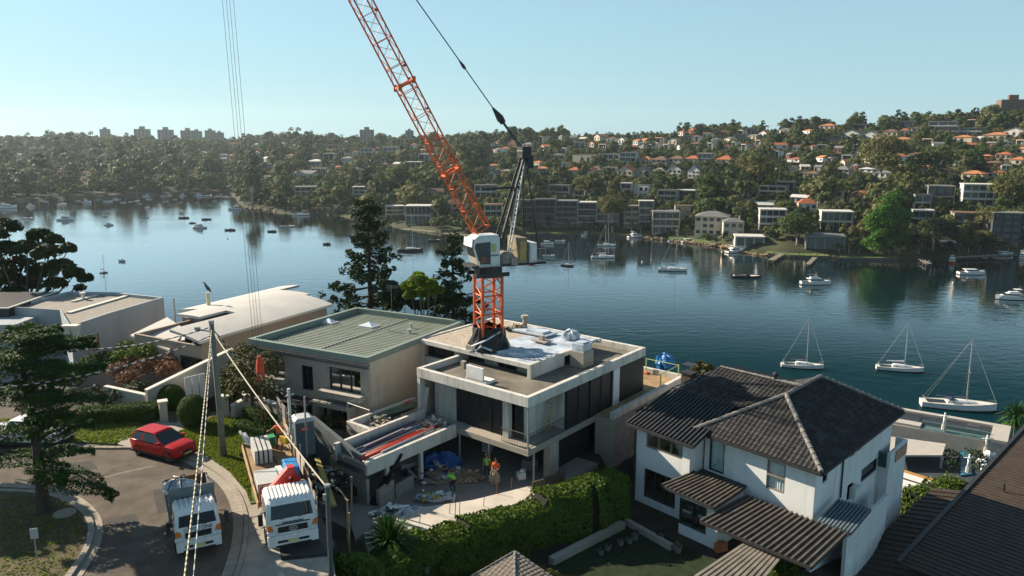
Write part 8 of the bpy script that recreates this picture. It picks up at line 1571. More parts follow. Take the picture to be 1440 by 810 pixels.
# ================= people =================
SKIN = mat('skin', (.36, .20, .13), .6, .1, 3); HAIR = mat('dark_hair', (.03, .02, .015), .8, .2, 5); TROU = mat('work_trousers', (.035, .04, .055), .85, .2, 3); BOOT = mat('work_boots', (.10, .06, .03), .8, .2, 3)
LIMEV = mat('lime_hi_vis_shirt', (.20, .72, .05), .7, .08, 4); ORGV = mat('orange_hi_vis_shirt', (.85, .13, .03), .7, .08, 4); HELM = mat('white_hard_hat', (.7, .7, .66), .4, .05, 2)
def skin_mesh(name, verts, edges, radii, mats_, parent, root_i=0, sub=1, matfn=None):
 me = bpy.data.meshes.new(name); me.from_pydata(verts, edges, []); o = bpy.data.objects.new(name, me); col.objects.link(o); o.modifiers.new('skin', 'SKIN')
 if not me.skin_vertices: me.attributes
 sv = me.skin_vertices[0].data
 for i, r_ in enumerate(radii): sv[i].radius = (r_, r_*.92) if not isinstance(r_, tuple) else r_; sv[i].use_root = (i == root_i)
 s_ = o.modifiers.new('sub', 'SUBSURF'); s_.levels = sub; s_.render_levels = sub
 dg_ = bpy.context.evaluated_depsgraph_get(); m2 = bpy.data.meshes.new_from_object(o.evaluated_get(dg_)); bpy.data.objects.remove(o)
 for x in mats_: m2.materials.append(x)
 if matfn: m2.polygons.foreach_set('material_index', [matfn(p.center) for p in m2.polygons])
 m2.polygons.foreach_set('use_smooth', [True]*len(m2.polygons)); o = bpy.data.objects.new(name, m2); col.objects.link(o); o.parent = parent; return o
def person(label, loc, rz, shirt, pose='stand', hat=None, scale=1.0):
 root = thing('person', label, 'person', (0, 0, 0)); b = pose == 'bend'; hold = pose == 'hold'
 # joints: x forward, y left
 pel = Vector((0, 0, .93)) if not b else Vector((-.12, 0, .90)); lean = R(62) if b else R(4)
 def up(d, side=0): return pel+Vector((math.sin(lean)*d, side, math.cos(lean)*d))
 chest, neck = up(.34), up(.52); hl = R(80) if b else R(8); headb = neck+Vector((math.sin(hl*.9)*.09, 0, math.cos(hl*.9)*.09)); head = neck+Vector((math.sin(hl*.9)*.2, 0, math.cos(hl*.9)*.2))
 V = [pel, up(.18), chest, neck, headb, head]; E = [(0, 1), (1, 2), (2, 3), (3, 4), (4, 5)]; Rr = [.14, .135, (.13, .17), .065, .07, .095]; hands = []
 for s_ in (1, -1):
  st = .1 if pose != 'hold' else .08
  hip = pel+Vector((0, s_*.1, -.05)); kn = Vector((.06+(.10 if b else 0), s_*(.11+st*.3), .49)); an = Vector((-.03*s_, s_*(.12+st*.4), .09)); toe = an+Vector((.17, s_*.02, -.045))
  i = len(V); V += [hip, kn, an, toe]; E += [(0, i), (i, i+1), (i+1, i+2), (i+2, i+3)]; Rr += [.10, .068, .048, .045]
  sh = up(.46, s_*.19)
  if b: el = sh+Vector((.08, s_*.03, -.27)); wr = el+Vector((.12, -s_*.04, -.22))
  elif hold: el = sh+Vector((.05, s_*.08, -.27)); wr = el+Vector((.20, -s_*.10, -.08))
  elif pose == 'carry': el = sh+Vector((.02, s_*.22, -.18)); wr = el+Vector((.2, s_*.12, -.02))
  else: el = sh+Vector((-.03, s_*.07, -.28)); wr = el+Vector((.08, -s_*.02, -.24))
  i = len(V); V += [sh, el, wr]; E += [(2, i), (i, i+1), (i+1, i+2)]; Rr += [.062, .045, .034]; hands.append((wr, (wr-el).normalized(), s_))
 def mf(c):
  if c.z < .15: return 2
  if c.z < (pel-Vector((0, 0, 0))).z+.02 and not (b and c.x > .25) and abs(c.y) < .27 and (c.x < .24): return 1
  return 0
 skin_mesh('body', V, E, Rr, [SKIN, TROU, BOOT], root, 0, 1, mf)
 for wr, d, s_ in hands:
  side = d.cross(Vector((0, 0, 1))); side = side.normalized() if side.length > .1 else Vector((0, 1, 0)); hv = [wr, wr+d*.06]; he = [(0, 1)]; hr = [.028, .032]
  for k, ln in enumerate((.065, .075, .07, .055)): o_ = side*(.027-.018*k); i = len(hv); hv += [wr+d*.09+o_, wr+d*(.09+ln*.6)+o_+Vector((0, 0, -.01)), wr+d*(.09+ln)+o_+Vector((0, 0, -.03))]; he += [(1, i), (i, i+1), (i+1, i+2)]; hr += [.009, .0085, .008]
  i = len(hv); hv += [wr+d*.05+side*.04*s_, wr+d*.09+side*.055*s_]; he += [(1, i), (i, i+1)]; hr += [.010, .009]; skin_mesh('hand', hv, he, hr, [SKIN], root, 0, 0)
 # shirt: torso and sleeves
 sv = [up(-.02), up(.18), up(.36), up(.50)]; se = [(0, 1), (1, 2), (2, 3)]; sr = [.165, .155, (.15, .185), .085]
 for s_ in (1, -1):
  k = 6+ (1 if s_ > 0 else 2)*4+(0 if s_ > 0 else 3); sh = V[10 if s_ > 0 else 17]; el = V[11 if s_ > 0 else 18]; i = len(sv); sv += [sh, sh.lerp(el, .75)]; se += [(2, i), (i, i+1)]; sr += [.08, .066]
 skin_mesh('shirt', sv, se, sr, [shirt], root, 0, 1)
 hd_ = head; f = Vector((math.cos(hl*.9), 0, -math.sin(hl*.9))); u2 = Vector((math.sin(hl*.9), 0, math.cos(hl*.9)))
 q = MB(); q.ell(hd_+u2*.035-f*.015, .104, .092, .095, 10, 7); q.build('hard_hat' if hat else 'hair', hat or HAIR, root, smooth=True)
 q = MB(); q.tube([hd_+f*.09+u2*.02, hd_+f*.118-u2*.02], [.012, .016], 5); q.build('nose', SKIN, root)
 for s_ in (1, -1): q = MB(); q.ell(hd_+f*.088+Vector((0, s_*.034, 0))+u2*.02, .012, .012, .009, 6, 4); q.build('eye', HAIR, root); q = MB(); q.ell(hd_+Vector((0, s_*.095, 0)), .025, .012, .032, 6, 4); q.build('ear', SKIN, root)
 q = MB(); q.obox(hd_+f*.094-u2*.045, .008, .045, .01); q.build('mouth', TAIL, root)
 root.location = loc; root.rotation_euler = (0, 0, rz); root.scale = (scale,)*3; return root
w = at(685, 673, ZF+.02); person('person in a lime hi-vis shirt and dark trousers standing under the slab', w, R(-100), LIMEV, 'stand')
w = at(698, 679, ZF+.02); person('person in an orange hi-vis shirt holding a large pale sack in front', w, R(-110), ORGV, 'hold'); fx = R(-110)
c = w+Vector((math.cos(fx)*.38, math.sin(fx)*.38, 0)); drape('sack', (c.x, c.y, ZF+.55), .33, .28, .62, mat('hessian_sack', (.36, .27, .2), .9, .15, 3), 'large pale hessian sack held by the person in orange', 'sack', 41)
w = at(638, 692, ZF+.02); person('person in a lime hi-vis shirt bending over the waste heap', w, R(140), LIMEV, 'bend')
w = loc_on(t1, -10.2, .8, 1.25); person('person in an orange shirt standing on the truck tray with arms spread', w, R(-95), ORGV, 'carry')
# ================= near trees, hedges and plants =================
rng = np.random.default_rng(21)
def leafcloud(P, N, leaf, jit=.5, asp=.6, rng=rng):
 k = len(P); N = N+rng.normal(size=(k, 3))*jit; N /= np.linalg.norm(N, axis=1)[:, None]; h = rng.normal(size=(k, 3)); T = np.cross(N, h); T /= np.linalg.norm(T, axis=1)[:, None]; B = np.cross(N, T); sz = leaf*(.6+.8*rng.random(k))[:, None]
 return np.stack([P-T*sz, P-B*sz*asp, P+T*sz, P+B*sz*asp], 1).reshape(-1, 3)
def foliage(name, V, mt, parent, tint=None):
 k = len(V)//4; off = np.array(wloc(parent)) if parent else 0
 return npmesh(name, V-off, np.arange(4*k).reshape(k, 4), mt, parent, rng.random(k)*.5 if tint is None else tint)
L_HEDGE = leafmat('hedge_leaves', (.05, .095, .013), (.15, .21, .035), .45, .25, byobj=False); L_CLIP = leafmat('clipped_leaves', (.04, .08, .012), (.075, .13, .022), .5, .2, byobj=False); L_CEDAR = leafmat('cedar_needles', (.03, .072, .016), (.075, .14, .03), .6, .2, byobj=False); L_PINE = leafmat('pine_needles', (.014, .034, .014), (.036, .06, .02), .6, .15, byobj=False)
L_FIG = leafmat('dark_glossy_leaves', (.016, .032, .012), (.045, .065, .02), .4, .15, byobj=False); L_BRI = leafmat('bright_leaves', (.07, .13, .018), (.15, .205, .035), .6, .7, byobj=False); L_BURG = leafmat('burgundy_leaves', (.10, .045, .03), (.24, .12, .07), .6, .25, byobj=False); L_MAG = leafmat('magnolia_leaves', (.035, .05, .015), (.14, .10, .04), .35, .15, byobj=False); L_YUC = leafmat('yucca_leaves', (.02, .06, .012), (.06, .13, .025), .45, .2, byobj=False)
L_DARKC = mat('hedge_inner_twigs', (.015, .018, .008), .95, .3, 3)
def hedge(name, label, cat, path, w, z0, z1, n, leaf, mt, bump=.12, taper=.85, round_=.25, group=None, seed=0):
 """hedge along a plan path: dark twiggy core and a skin of leaves"""
 path = [Vector((p[0], p[1], 0)) for p in path]; root = thing(name, label, cat, (path[0].x, path[0].y, z0), group); rg = np.random.default_rng(seed); L0 = [0]
 for a, b in zip(path, path[1:]): L0.append(L0[-1]+(b-a).length)
 tot = L0[-1]
 def pos(s):
  for i in range(len(path)-1):
   if s <= L0[i+1] or i == len(path)-2: f = (s-L0[i])/(L0[i+1]-L0[i]); d = (path[i+1]-path[i]).normalized(); return path[i].lerp(path[i+1], f), d
 zt = (lambda s: z1(s/tot)) if callable(z1) else (lambda s: z1)
 q = MB(); rings = []
 for i in range(int(tot/.5)+2):
  s = min(tot, i*.5); p, d = pos(s); nn = Vector((-d.y, d.x, 0)); h = zt(s)-.12; rings.append([p+nn*x*w*.44*k+Vector((0, 0, z)) for x, k, z in ((-1, 1, z0-.3), (-1, taper, h-.25), (-.7, taper, h), (.7, taper, h), (1, taper, h-.25), (1, 1, z0-.3))])
 q.loft(rings); q.build('inner_twigs', L_DARKC, root); P = []; N = []; hh = (z1(.5) if callable(z1) else z1)-z0
 areas = np.array([w*tot*1.2, hh*tot, hh*tot, hh*w*.5, hh*w*.5]); areas /= areas.sum(); cnt = (areas*n).astype(int)
 for fc, c in enumerate(cnt):
  for _ in range(c):
   if fc < 3: s = rg.random()*tot
   else: s = 0 if fc == 3 else tot
   p, d = pos(s); nn = Vector((-d.y, d.x, 0)); wob = bump*(math.sin(s*2.1+fc)+.6*math.sin(s*5.3+fc*2)); h = zt(s)+wob*.5
   if fc == 0: x = (rg.random()*2-1); z = h-round_*abs(x)**3*.9; P.append(p+nn*x*w*.5*taper+Vector((0, 0, z+rg.normal()*.03))); N.append((nn.x*x*.4, nn.y*x*.4, 1))
   elif fc < 3: sg = 1 if fc == 1 else -1; t = rg.random(); k = lerp(1, taper, t); wv = bump*.6*math.sin(s*3+t*5); P.append(p+nn*sg*(w*.5*k+wv)+Vector((0, 0, z0+(h-z0-.1)*t))); N.append((nn.x*sg, nn.y*sg, .25))
   else: sg = -1 if fc == 3 else 1; t = rg.random(); x = rg.random()*2-1; P.append(p+nn*x*w*.5+d*sg*(.05+rg.random()*.08)+Vector((0, 0, z0+(h-z0)*t))); N.append((d.x*sg, d.y*sg, .2))
 V = leafcloud(np.array([tuple(p) for p in P]), np.array(N, float), leaf, .55, .6, rg); foliage('leaves', V, mt, root); return root
# the long clipped hedge and the garden side
hp = [at(x, y, 38.9) for x, y in [(556, 754), (590, 741), (640, 728), (700, 708), (758, 690), (815, 684), (858, 666)]]
hp = [Vector((p.x+.35, p.y-.9, 0)) for p in hp]
hedge('clipped_hedge', 'long bushy green hedge between the building site and the dark garden', 'hedge', hp, 2.1, 36.3, lambda f: 38.95+.25*math.sin(f*9)+(.45 if f > .62 else 0)-(.35 if .1 < f < .26 else 0), 26000, .10, L_HEDGE, .16, .9, .3, seed=3)
hp2 = [at(x, y, 40.2) for x, y in [(490, 796), (515, 768), (556, 754)]]; hedge('leafy_hedge', 'yellow-green leafy hedge in the bottom corner beside the metal pole', 'hedge', hp2, 2.3, 36.4, lambda f: 40.2-.9*f+.3*math.sin(f*7), 12000, .10, L_HEDGE, .22, .85, .5, seed=4)
hp3 = [at(x, y, 37.4) for x, y in [(620, 800), (680, 782), (735, 772)]]; hedge('low_hedge', 'low rounded hedge in front of the small tiled roof at the bottom', 'hedge', hp3, 1.7, 36.2, lambda f: 37.7+.2*math.sin(f*6), 9000, .09, L_HEDGE, .2, .85, .5, seed=5)
hp4 = [at(x, y, 36.9) for x, y in [(745, 800), (790, 815), (840, 826)]]; hedge('flowering_hedge', 'small brownish-green hedge right of the small tiled roof', 'hedge', hp4, 1.1, 36.2, 37.1, 3500, .08, leafmat('mixed_leaves', (.06, .07, .02), (.16, .11, .05), .6, .2, byobj=False), .15, .8, .4, seed=6)
hp5 = [at(x, y, 33.6) for x, y in [(1286, 700), (1322, 688), (1350, 678)]]; hedge('lower_hedge', 'green hedge between the white house and the white low roof', 'hedge', hp5, 2.6, 29, 34.0, 6000, .12, L_HEDGE, .25, .85, .5, seed=7)
hedge('corner_shrub', 'bright shrub tops at the bottom edge right of the carport', 'shrub', [at(1085, 812, 37.2), at(1118, 808, 37.2)], 1.4, 36, 37.6, 2600, .09, L_HEDGE, .2, .8, .5, seed=8)
# clipped hedges and balls by the lawn
hedge('box_hedge', 'front one of two long low clipped hedges behind the lawn', 'hedge', [at(336, 606, ZST), at(392, 622, ZST)], 1.0, ZST, ZST+.75, 6000, .05, L_CLIP, .05, .9, .15, seed=9); hedge('box_hedge', 'rear one of two long low clipped hedges, against the low pale wall', 'hedge', [at(350, 588, ZST), at(398, 606, ZST)], 1.0, ZST, ZST+.85, 6000, .05, L_CLIP, .05, .9, .15, seed=10)
hedge('dark_hedge', 'dark clipped hedge in shade along the lawn behind the cedar', 'hedge', [at(112, 596, ZST), at(222, 588, ZST)], 1.5, ZST, ZST+1.1, 7000, .06, L_CLIP, .08, .95, .15, seed=11)
def ball(px, py, rx, rz, n, label, mt, leaf=.05, zc=None):
 c = at(px, py, ZST); root = thing('clipped_bush', label, 'bush', c); q = MB(); q.ell((c.x, c.y, ZST+rz*.95), rx*.92, rx*.92, rz*.95, 16, 10); q.build('inner_twigs', L_DARKC, root); d = rng.normal(size=(n, 3)); d /= np.linalg.norm(d, axis=1)[:, None]; P = np.array([c.x, c.y, ZST+rz*.95])+d*np.array([rx, rx, rz])*(.97+.05*rng.random((n, 1))); P[:, 2] = np.maximum(P[:, 2], ZST+.03); foliage('leaves', leafcloud(P, d/np.array([rx, rx, rz]), leaf, .35), mt, root)
ball(273, 600, 1.0, 1.15, 7000, 'large egg-shaped clipped bush beside the utility pole', L_CLIP); ball(242, 574, .95, .9, 5000, 'dark domed clipped bush in front of the sloping wall', L_CLIP); ball(318, 566, .8, .95, 3500, 'shaded clipped bush behind the gate pillar by the pole', L_CLIP)
# free-growing shrubs
def shrub(name, label, blobs, nper, leaf, mt, cat='shrub', trunk=None, depth=.4, jit=.5):
 c0 = blobs[0][0]; root = thing(name, label, cat, (c0[0], c0[1], trunk or c0[2]-blobs[0][1][2]))
 V, Fq = crown_arrays(rng, blobs, nper, leaf, .1, jit, depth); foliage('leaves' if not trunk else 'crown', V, mt, root, np.repeat(rng.random(len(blobs))*.35, nper)+rng.random(len(blobs)*nper)*.3)
 q = MB()
 for c, r in blobs[:8]: q.tube([(c0[0], c0[1], (trunk or c0[2]-blobs[0][1][2])-.3), ((c[0]+c0[0])/2, (c[1]+c0[1])/2, c[2]-r[2]*.7), (c[0], c[1], c[2]+r[2]*.2)], [.09, .06, .02], 5)
 q.build('branches' if not trunk else 'trunk', bark, root); return root
def bl(pts, z, r, jz=.3, sq=.8): return [((at(x, y, z).x, at(x, y, z).y, z+random.Random(int(x*7+y)).uniform(-jz, jz)), (r, r, r*sq)) for x, y in pts]
shrub('burgundy_shrub', 'purplish-brown shrubs on the bank below the vaulted house', bl([(165, 520), (185, 512), (205, 520), (225, 515), (245, 512), (262, 508), (238, 526), (180, 530)], 41.6, 1.0, .4), 330, .10, L_BURG); shrub('green_shrub', 'sunlit green shrub beside the angled wall of the box house', bl([(178, 488), (200, 490), (188, 500), (208, 498), (170, 500)], 42.2, 1.0, .3), 330, .11, L_HEDGE); shrub('green_shrub', 'low green shrubs behind the cedar, left of the purplish shrubs', bl([(110, 522), (130, 516), (150, 510), (95, 530), (75, 538)], 41.4, 1.0, .3), 300, .11, L_CLIP); shrub('dark_shrub', 'dark shaded shrubs behind the dark clipped hedge', bl([(130, 560), (160, 556), (190, 550), (205, 545), (100, 566)], 41.2, .95, .2), 260, .1, L_FIG)
shrub('magnolia_tree', 'bronze-green magnolia tree in front of the green-roofed house', bl([(345, 530), (333, 520), (360, 520), (345, 508), (372, 530), (328, 540), (352, 498), (366, 545), (338, 550), (378, 515), (352, 538)], 43.2, 1.15, .5, .95), 260, .12, L_MAG, 'tree', 40.0)
shrub('flowering_shrub', 'small shrub with red flowers at the front of the green-roofed house', bl([(492, 598), (505, 604), (480, 596)], 39.4, .6, .2), 200, .08, leafmat('red_green_leaves', (.04, .07, .02), (.25, .05, .04), .6, .2, byobj=False)); shrub('green_shrub', 'dark green shrub by the porch of the green-roofed house', bl([(452, 598), (462, 594), (440, 600)], 39.6, .6, .2), 200, .09, L_FIG)
shrub('planter_shrubs', 'dark shrubs behind the rocks of the right-hand pool court', bl([(1330, 612), (1345, 616), (1375, 622)], 5.4, 1.6, .2, .5), 160, .2, L_HEDGE); shrub('pool_hedge', 'round dark hedge wrapped round the narrow blue pool', bl([(1338, 640), (1338, 655), (1372, 640), (1374, 655), (1356, 628)], 5.2, 1.7, .1, .6), 160, .2, L_FIG)
q = MB()
for i, (x, y, s_) in enumerate([(1392, 640, 1.0), (1380, 650, .8), (1386, 658, .9)]): p = at(x, y, 5.2); q.ell((p.x, p.y, 5.2), 1.2*s_, 1.0*s_, .9*s_, 9, 6, fn=lambda d: .85+.25*math.sin(5*d.x+i)*math.cos(4*d.z))
tag(q.build('pale_boulder', WHITEP), 'pile of white boulders at the right end of the pool court', 'boulders')
# big cedar on the island
cb = at(62, 722, ZST); ced = thing('cedar_tree', 'dark flat-branched cedar leaning over the street at the left', 'tree', cb); ctop = aty(18, 470, cb.y+.6)
tr_ = lambda f: cb.lerp(Vector((ctop.x, ctop.y, ctop.z)), f)+Vector((.25*math.sin(f*3), 0, 0)); q = MB(); q.tube([tr_(f)-Vector((0, 0, .3 if f == 0 else 0)) for f in (0, .05, .2, .4, .6, .8, 1)], [.42, .32, .28, .24, .19, .12, .04], 10)
P = []; N = []; rc = random.Random(14)
def spray(p0, p1, wid, n, droop=.25):
 d = (p1-p0); L0 = d.length; d.normalize(); s_ = d.cross(Vector((0, 0, 1))).normalized()
 q.tube([p0, p0.lerp(p1, .5)+Vector((0, 0, .12)), p1-Vector((0, 0, droop))], [.08, .05, .015], 5)
 for i in range(n):
  t = rc.random()**.75; w_ = wid*math.sin(min(1, .25+t*.85)*math.pi*.92)*(rc.random()*2-1); c = p0.lerp(p1, t)+s_*w_+Vector((0, 0, .12*math.sin(t*3.1)-droop*t*t-abs(w_)*.14+rc.gauss(0, .06)+.1*math.sin(w_*5+t*9))); P.append(tuple(c)); N.append((s_.x*w_*.2+rc.gauss(0, .15), s_.y*w_*.2, 1))
for f, az, ln, wd in [(.24, -12, 4.4, 1.3), (.30, -40, 3.2, 1.0), (.32, 175, 3.4, 1.1), (.34, 25, 2.6, .9), (.46, 200, 3.4, 1.1), (.50, 20, 3.4, 1.1), (.52, -60, 2.6, 1.0), (.58, 100, 3.0, 1.1), (.62, -5, 4.2, 1.2), (.64, 160, 3.6, 1.2), (.68, -35, 3.2, 1.1), (.70, 50, 3.4, 1.2), (.74, -100, 2.6, 1.1), (.77, 10, 4.0, 1.2), (.80, 190, 3.2, 1.1), (.83, -25, 3.6, 1.1), (.86, 120, 2.6, 1.0), (.88, 20, 3.6, 1.1), (.90, -60, 2.6, 1.0), (.93, 5, 3.8, 1.0), (.95, 170, 2.4, .9), (.97, 60, 2.4, .9), (.98, -15, 3.0, .9), (1.0, 100, 1.8, .8), (1.0, 0, 2.2, .8), (.56, -20, 2.8, 1.0), (.42, 45, 2.8, .9)]:
 p0 = tr_(f); p1 = p0+Vector((math.cos(R(az))*ln, math.sin(R(az))*ln, .15*ln if f > .4 else -.02*ln)); spray(p0, p1, wd, int(2300*wd), .9 if f < .3 else .3)
q.build('trunk', mat('dark_cedar_bark', (.06, .048, .038), .95, .35, 5, bump=.8, bscale=12), ced); Pn = np.array(P); V = leafcloud(Pn, np.array(N), .085, .4, .45); foliage('crown', V, L_CEDAR, ced)
# pines behind the green-roofed house
def pine(px, pyt, y, zb, w, label, seed, n=15, gap=.0, lean=0):
 rp = random.Random(seed); top = aty(px, pyt, y); base = Vector((top.x+lean, y, zb)); root = thing('pine_tree', label, 'tree', base); q = MB(); q.tube([base-Vector((0, 0, 1)), base.lerp(top, .5), top], [.45, .32, .06], 8); P = []; N = []; Hh = top.z-zb
 for i in range(n):
  f = lerp(.30, .985, (i/(n-1))**.85); env = w*(1.0 if f < .62 else (1-f)/.38*.80+.20)*(.75+.45*rp.random()); k = 5 if f < .9 else 4
  for j in range(k):
   a = j*6.283/k+i*1.3+rp.uniform(-.3, .3); e = env*rp.uniform(.65, 1.15); p0 = base.lerp(top, f); p1 = p0+Vector((math.cos(a)*e, math.sin(a)*e, e*.10+rp.uniform(-.3, .5))); q.tube([p0, p0.lerp(p1, .55)-Vector((0, 0, .12*e)), p1], [.10, .07, .03], 4)
   for m_ in range(max(3, int(e*1.75))):
    t = rp.uniform(.35, 1.03); c = p0.lerp(p1, t)+Vector((rp.gauss(0, .28), rp.gauss(0, .28), rp.gauss(.12, .16)-.1*e*math.sin(t*3))); r_ = rp.uniform(.32, .58)
    for _ in range(30):
     d = Vector((rp.gauss(0, 1), rp.gauss(0, 1), rp.gauss(.2, .8))).normalized(); P.append(tuple(c+d*r_*Vector((1, 1, .75)).length*.58*rp.uniform(.7, 1))); N.append(tuple(d))
 q.build('trunk', mat('pine_bark', (.05, .04, .032), .95, .3, 4), root); foliage('crown', leafcloud(np.array(P), np.array(N), .19, .5, .45), L_PINE, root, rng.random(len(P))*.9); return root
pine(516, 284, 84, 27, 4.8, 'tall dark pine with tiered branches standing behind the green-roofed house', 5, 19); pine(636, 338, 80, 27, 4.6, 'second dark pine partly hidden behind the crane cab', 6, 14)
def bigtree(name, label, px, py, y, W, Hh, zb, blobs_px, nper, leaf, mt, r_=.5, depth=.45, jit=.55):
 root = thing(name, label, 'tree', (aty(px, py, y).x, y, zb)); rb_ = random.Random(len(label)); bls = []
 for (bx, by, br) in blobs_px: c = aty(bx, by, y+rb_.uniform(-2.2, 2.2)); k = br*depth_of(c)/FPX; bls.append((tuple(c), (k, k*.9, k*.62)))
 V, Fq = crown_arrays(rng, bls, nper, leaf, .25, jit, depth); foliage('crown', V, mt, root, np.repeat(rng.random(len(bls))*.3, nper)+rng.random(len(bls)*nper)*.4); q = MB(); b0 = Vector((aty(px, py, y).x, y, zb)); fk = b0.lerp(Vector(aty(px, py, y)), .6); q.tube([b0-Vector((0, 0, 1)), fk], [r_, r_*.75], 8)
 for c, k in bls: c = Vector(c); q.tube([fk, fk.lerp(c, .5)+Vector((0, 0, -.6)), c-Vector((0, 0, k[2]*.3))], [r_*.4, r_*.25, r_*.08], 5)
 q.build('trunk', mat('grey_limb_bark', (.10, .085, .07), .9, .3, 4), root); return root
bigtree('fig_tree', 'large dark spreading tree with cloud-like clumps at the left edge by the water', 30, 395, 84, 10, 12, 34, [(10, 320, 20), (-12, 330, 22), (55, 332, 17), (75, 338, 14), (38, 350, 20), (8, 352, 22), (65, 355, 20), (95, 350, 12), (28, 375, 24), (60, 382, 20), (85, 376, 20), (104, 385, 15), (120, 392, 10), (5, 392, 24), (40, 400, 20), (78, 400, 16), (-20, 370, 26), (-25, 400, 26), (112, 405, 7), (20, 412, 18)], 330, .28, L_FIG)
bigtree('leafy_tree', 'bright yellow-green tree between the two dark pines', 596, 425, 69, 6, 8, 36, [(588, 396, 15), (575, 402, 11), (604, 400, 12), (595, 412, 14), (615, 408, 9), (578, 415, 10), (588, 388, 8)], 420, .22, L_BRI, .3); bigtree('dark_tree', 'dark tree mass between the tall pine and the bright tree', 560, 430, 79, 6, 8, 30, [(548, 402, 12), (560, 412, 14), (540, 418, 13), (570, 425, 14), (552, 430, 14), (590, 430, 14), (610, 424, 14), (625, 415, 14), (640, 425, 16), (622, 435, 12)], 320, .24, L_PINE, .35)
bigtree('garden_tree', 'small sparse brown-green tree beyond the far terrace', 985, 540, 74, 3, 5, 38, [(985, 514, 9), (996, 518, 8), (978, 520, 7), (990, 526, 8), (1000, 526, 6)], 130, .2, L_MAG, .15)
# palms and spiky plants
def spiky(px, py, z, h, r_, n, label, zb, name='yucca', leaf=.045, arch=.25):
 c = at(px, py, z); root = thing(name, label, 'plant', (c.x, c.y, zb)); q = MB(); q.tube([(c.x, c.y, zb-.2), (c.x+.05, c.y, z)], [.16, .13], 7); q.build('trunk', bark, root); V = []; rq = random.Random(int(px))
 for i in range(n):
  a = rq.random()*6.283; el_ = rq.uniform(-.5, 1.45); l = r_*rq.uniform(.75, 1.1); d = Vector((math.cos(a)*math.cos(el_), math.sin(a)*math.cos(el_), math.sin(el_))); s_ = d.cross(Vector((0, 0, 1))); s_ = s_.normalized()*leaf if s_.length > .05 else Vector((leaf, 0, 0)); p0 = Vector((c.x, c.y, z)); pm = p0+d*l*.55; p1 = p0+d*l-Vector((0, 0, arch*l*math.cos(el_)))
  V += [p0-s_*.7, p0+s_*.7, pm+s_, pm-s_, pm-s_, pm+s_, p1+s_*.1, p1-s_*.1]
 foliage('leaves', np.array([tuple(v) for v in V]), L_YUC, root); return root
spiky(548, 764, 39.2, 2, 1.9, 420, 'large spiky dark green yucca in front of the long hedge', 36.3); spiky(1428, 590, 7.5, 3, 4.2, 110, 'palm tree at the right edge by the water', 3, 'palm_tree', .22, .5)
for i, (x, y, lb) in enumerate([(600, 778, 'small palm-like cycad left of the low hedge'), (640, 760, 'cycad with arching fronds behind the low hedge'), (690, 765, 'pale green cycad between the long hedge and the low hedge'), (575, 800, 'dark cycad at the bottom edge beside the yucca')]): spiky(x, y, 36.9, 1, 1.0, 90, lb, 36.2, 'cycad', .06, .45)
# small tiled roof and garden things at the bottom
sr_ = thing('garden_pavilion', 'small pyramid roof of grey tiles at the bottom edge', 'pavilion', at(720, 800, 36.3)); apx_ = at(724, 777, 38.3); za = 37.3
crn = [at(640, 826, za), at(724, 870, za), at(800, 830, za), at(724, 800, za)]; SMT = mat('grey_shingles', (.20, .17, .14), .85, .3, 6, dirt=(.09, .08, .07), dscale=3);
for i in range(4): q = MB(); roof_plane(q, [crn[i], crn[(i+1) % 4], apx_], .26, .24, .012, .03); q.build('roof_slope', SMT, sr_)
q = MB()
for i in range(4): capline(q, crn[i]+Vector((0, 0, .05)), apx_+Vector((0, 0, .05)), .07, seg=.3)
q.build('ridge_caps', RIDGE, sr_)
for c in crn[:]: q = MB(); q.tube([(c.x, c.y, 36), (c.x, c.y, c.z)], .06, 6); q.build('post', TIMB, sr_)
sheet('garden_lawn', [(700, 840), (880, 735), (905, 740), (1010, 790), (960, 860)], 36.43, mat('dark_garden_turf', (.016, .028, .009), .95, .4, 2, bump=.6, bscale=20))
q = MB(); a_, b_ = at(775, 790, 36.6), at(876, 738, 36.6); q.beam(a_, b_, .4, .5); tag(q.build('garden_edging', CONC2), 'pale low edging wall along the front of the long hedge', 'edging'); q = MB(); a_, b_ = at(880, 733, 36.6), at(945, 770, 36.6); q.beam(a_, b_, .3, .4); tag(q.build('garden_edging', CONC2), 'pale garden edging in front of the white house bay', 'edging')
PT = mat('glazed_pot', (.17, .175, .17), .5, .2, 3)
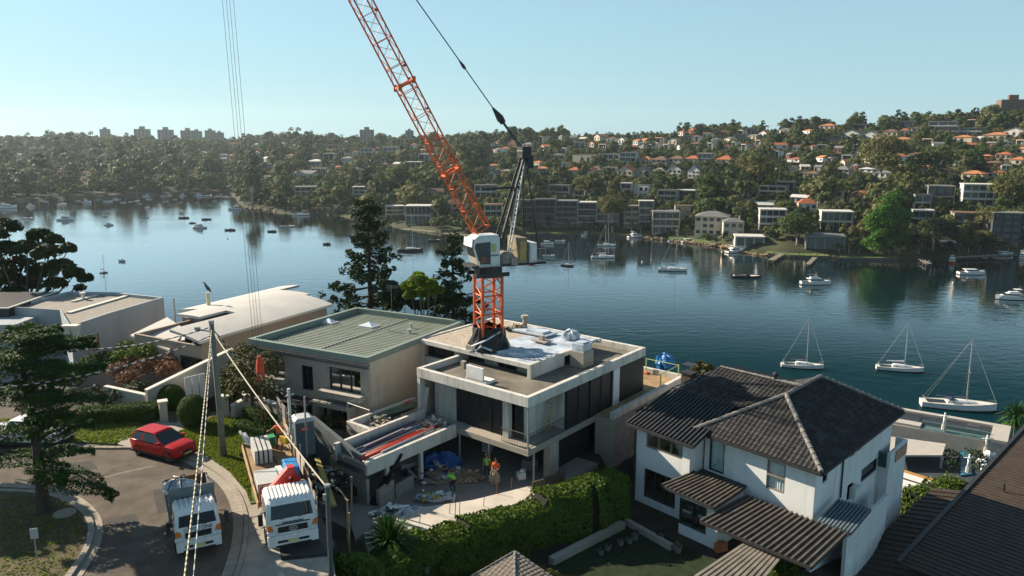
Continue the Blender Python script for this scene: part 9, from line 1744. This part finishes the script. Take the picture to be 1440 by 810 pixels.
for i, (x, y, r_, lb) in enumerate([(845, 778, .2, 'small pot with rim in front of the edging, left of a pair'), (855, 772, .2, 'small pot with rim in front of the edging, right of a pair'), (873, 765, .22, 'dark pot near the corner of the edging'), (885, 762, .22, 'pot beside the bucket at the corner of the garden'), (893, 757, .24, 'white bucket-like pot near the corner of the garden'), (928, 758, .25, 'dark pot in front of the bay window'), (953, 775, .28, 'largest pale pot in front of the white porch')]):
 c = at(x, y, 36.5); p_ = thing('flower_pot', lb, 'pot', (c.x, c.y, 36.44), 'pots in the dark garden'); q = MB(); q.loft([[(c.x+k*math.cos(t*.5236), c.y+k*math.sin(t*.5236), z) for t in range(12)] for k, z in ((r_*.7, 36.44), (r_, 36.44+r_*1.5), (r_*1.1, 36.44+r_*1.6), (r_*.85, 36.44+r_*1.6), (r_*.8, 36.44+r_*1.4))]); q.build('bowl', PT, p_); d = rng.normal(size=(60, 3)); d[:, 2] = abs(d[:, 2]); d /= np.linalg.norm(d, axis=1)[:, None]; foliage('plant', leafcloud(np.array([c.x, c.y, 36.44+r_*1.6])+d*r_*.9, d, .06), L_FIG, p_)
q = MB(); c = at(1008, 777, 36.5); q.obox((c.x+.3, c.y+.3, 36.7), .7, .4, .5, .4); tag(q.build('orange_bag', mat('orange_bag', (.5, .16, .06), .7, .2, 3)), 'orange bag in the dark carport beside the white porch', 'bag')
# fence panels between the site and the white house
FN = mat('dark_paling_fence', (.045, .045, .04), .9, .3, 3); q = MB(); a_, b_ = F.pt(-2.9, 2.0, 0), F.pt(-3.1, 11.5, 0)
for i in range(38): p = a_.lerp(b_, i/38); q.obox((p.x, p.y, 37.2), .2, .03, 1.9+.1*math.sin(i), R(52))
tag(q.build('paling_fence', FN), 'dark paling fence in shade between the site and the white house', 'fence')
# a street tree just out of shot, whose shade falls across the island
make_tree('street_tree', 'broad street tree just outside the left edge of the picture, beyond the island', 'dark', 8, 9.5, 3, 14, 260, .3, bark, 51, None, loc=(-37, 43.5, ZST))
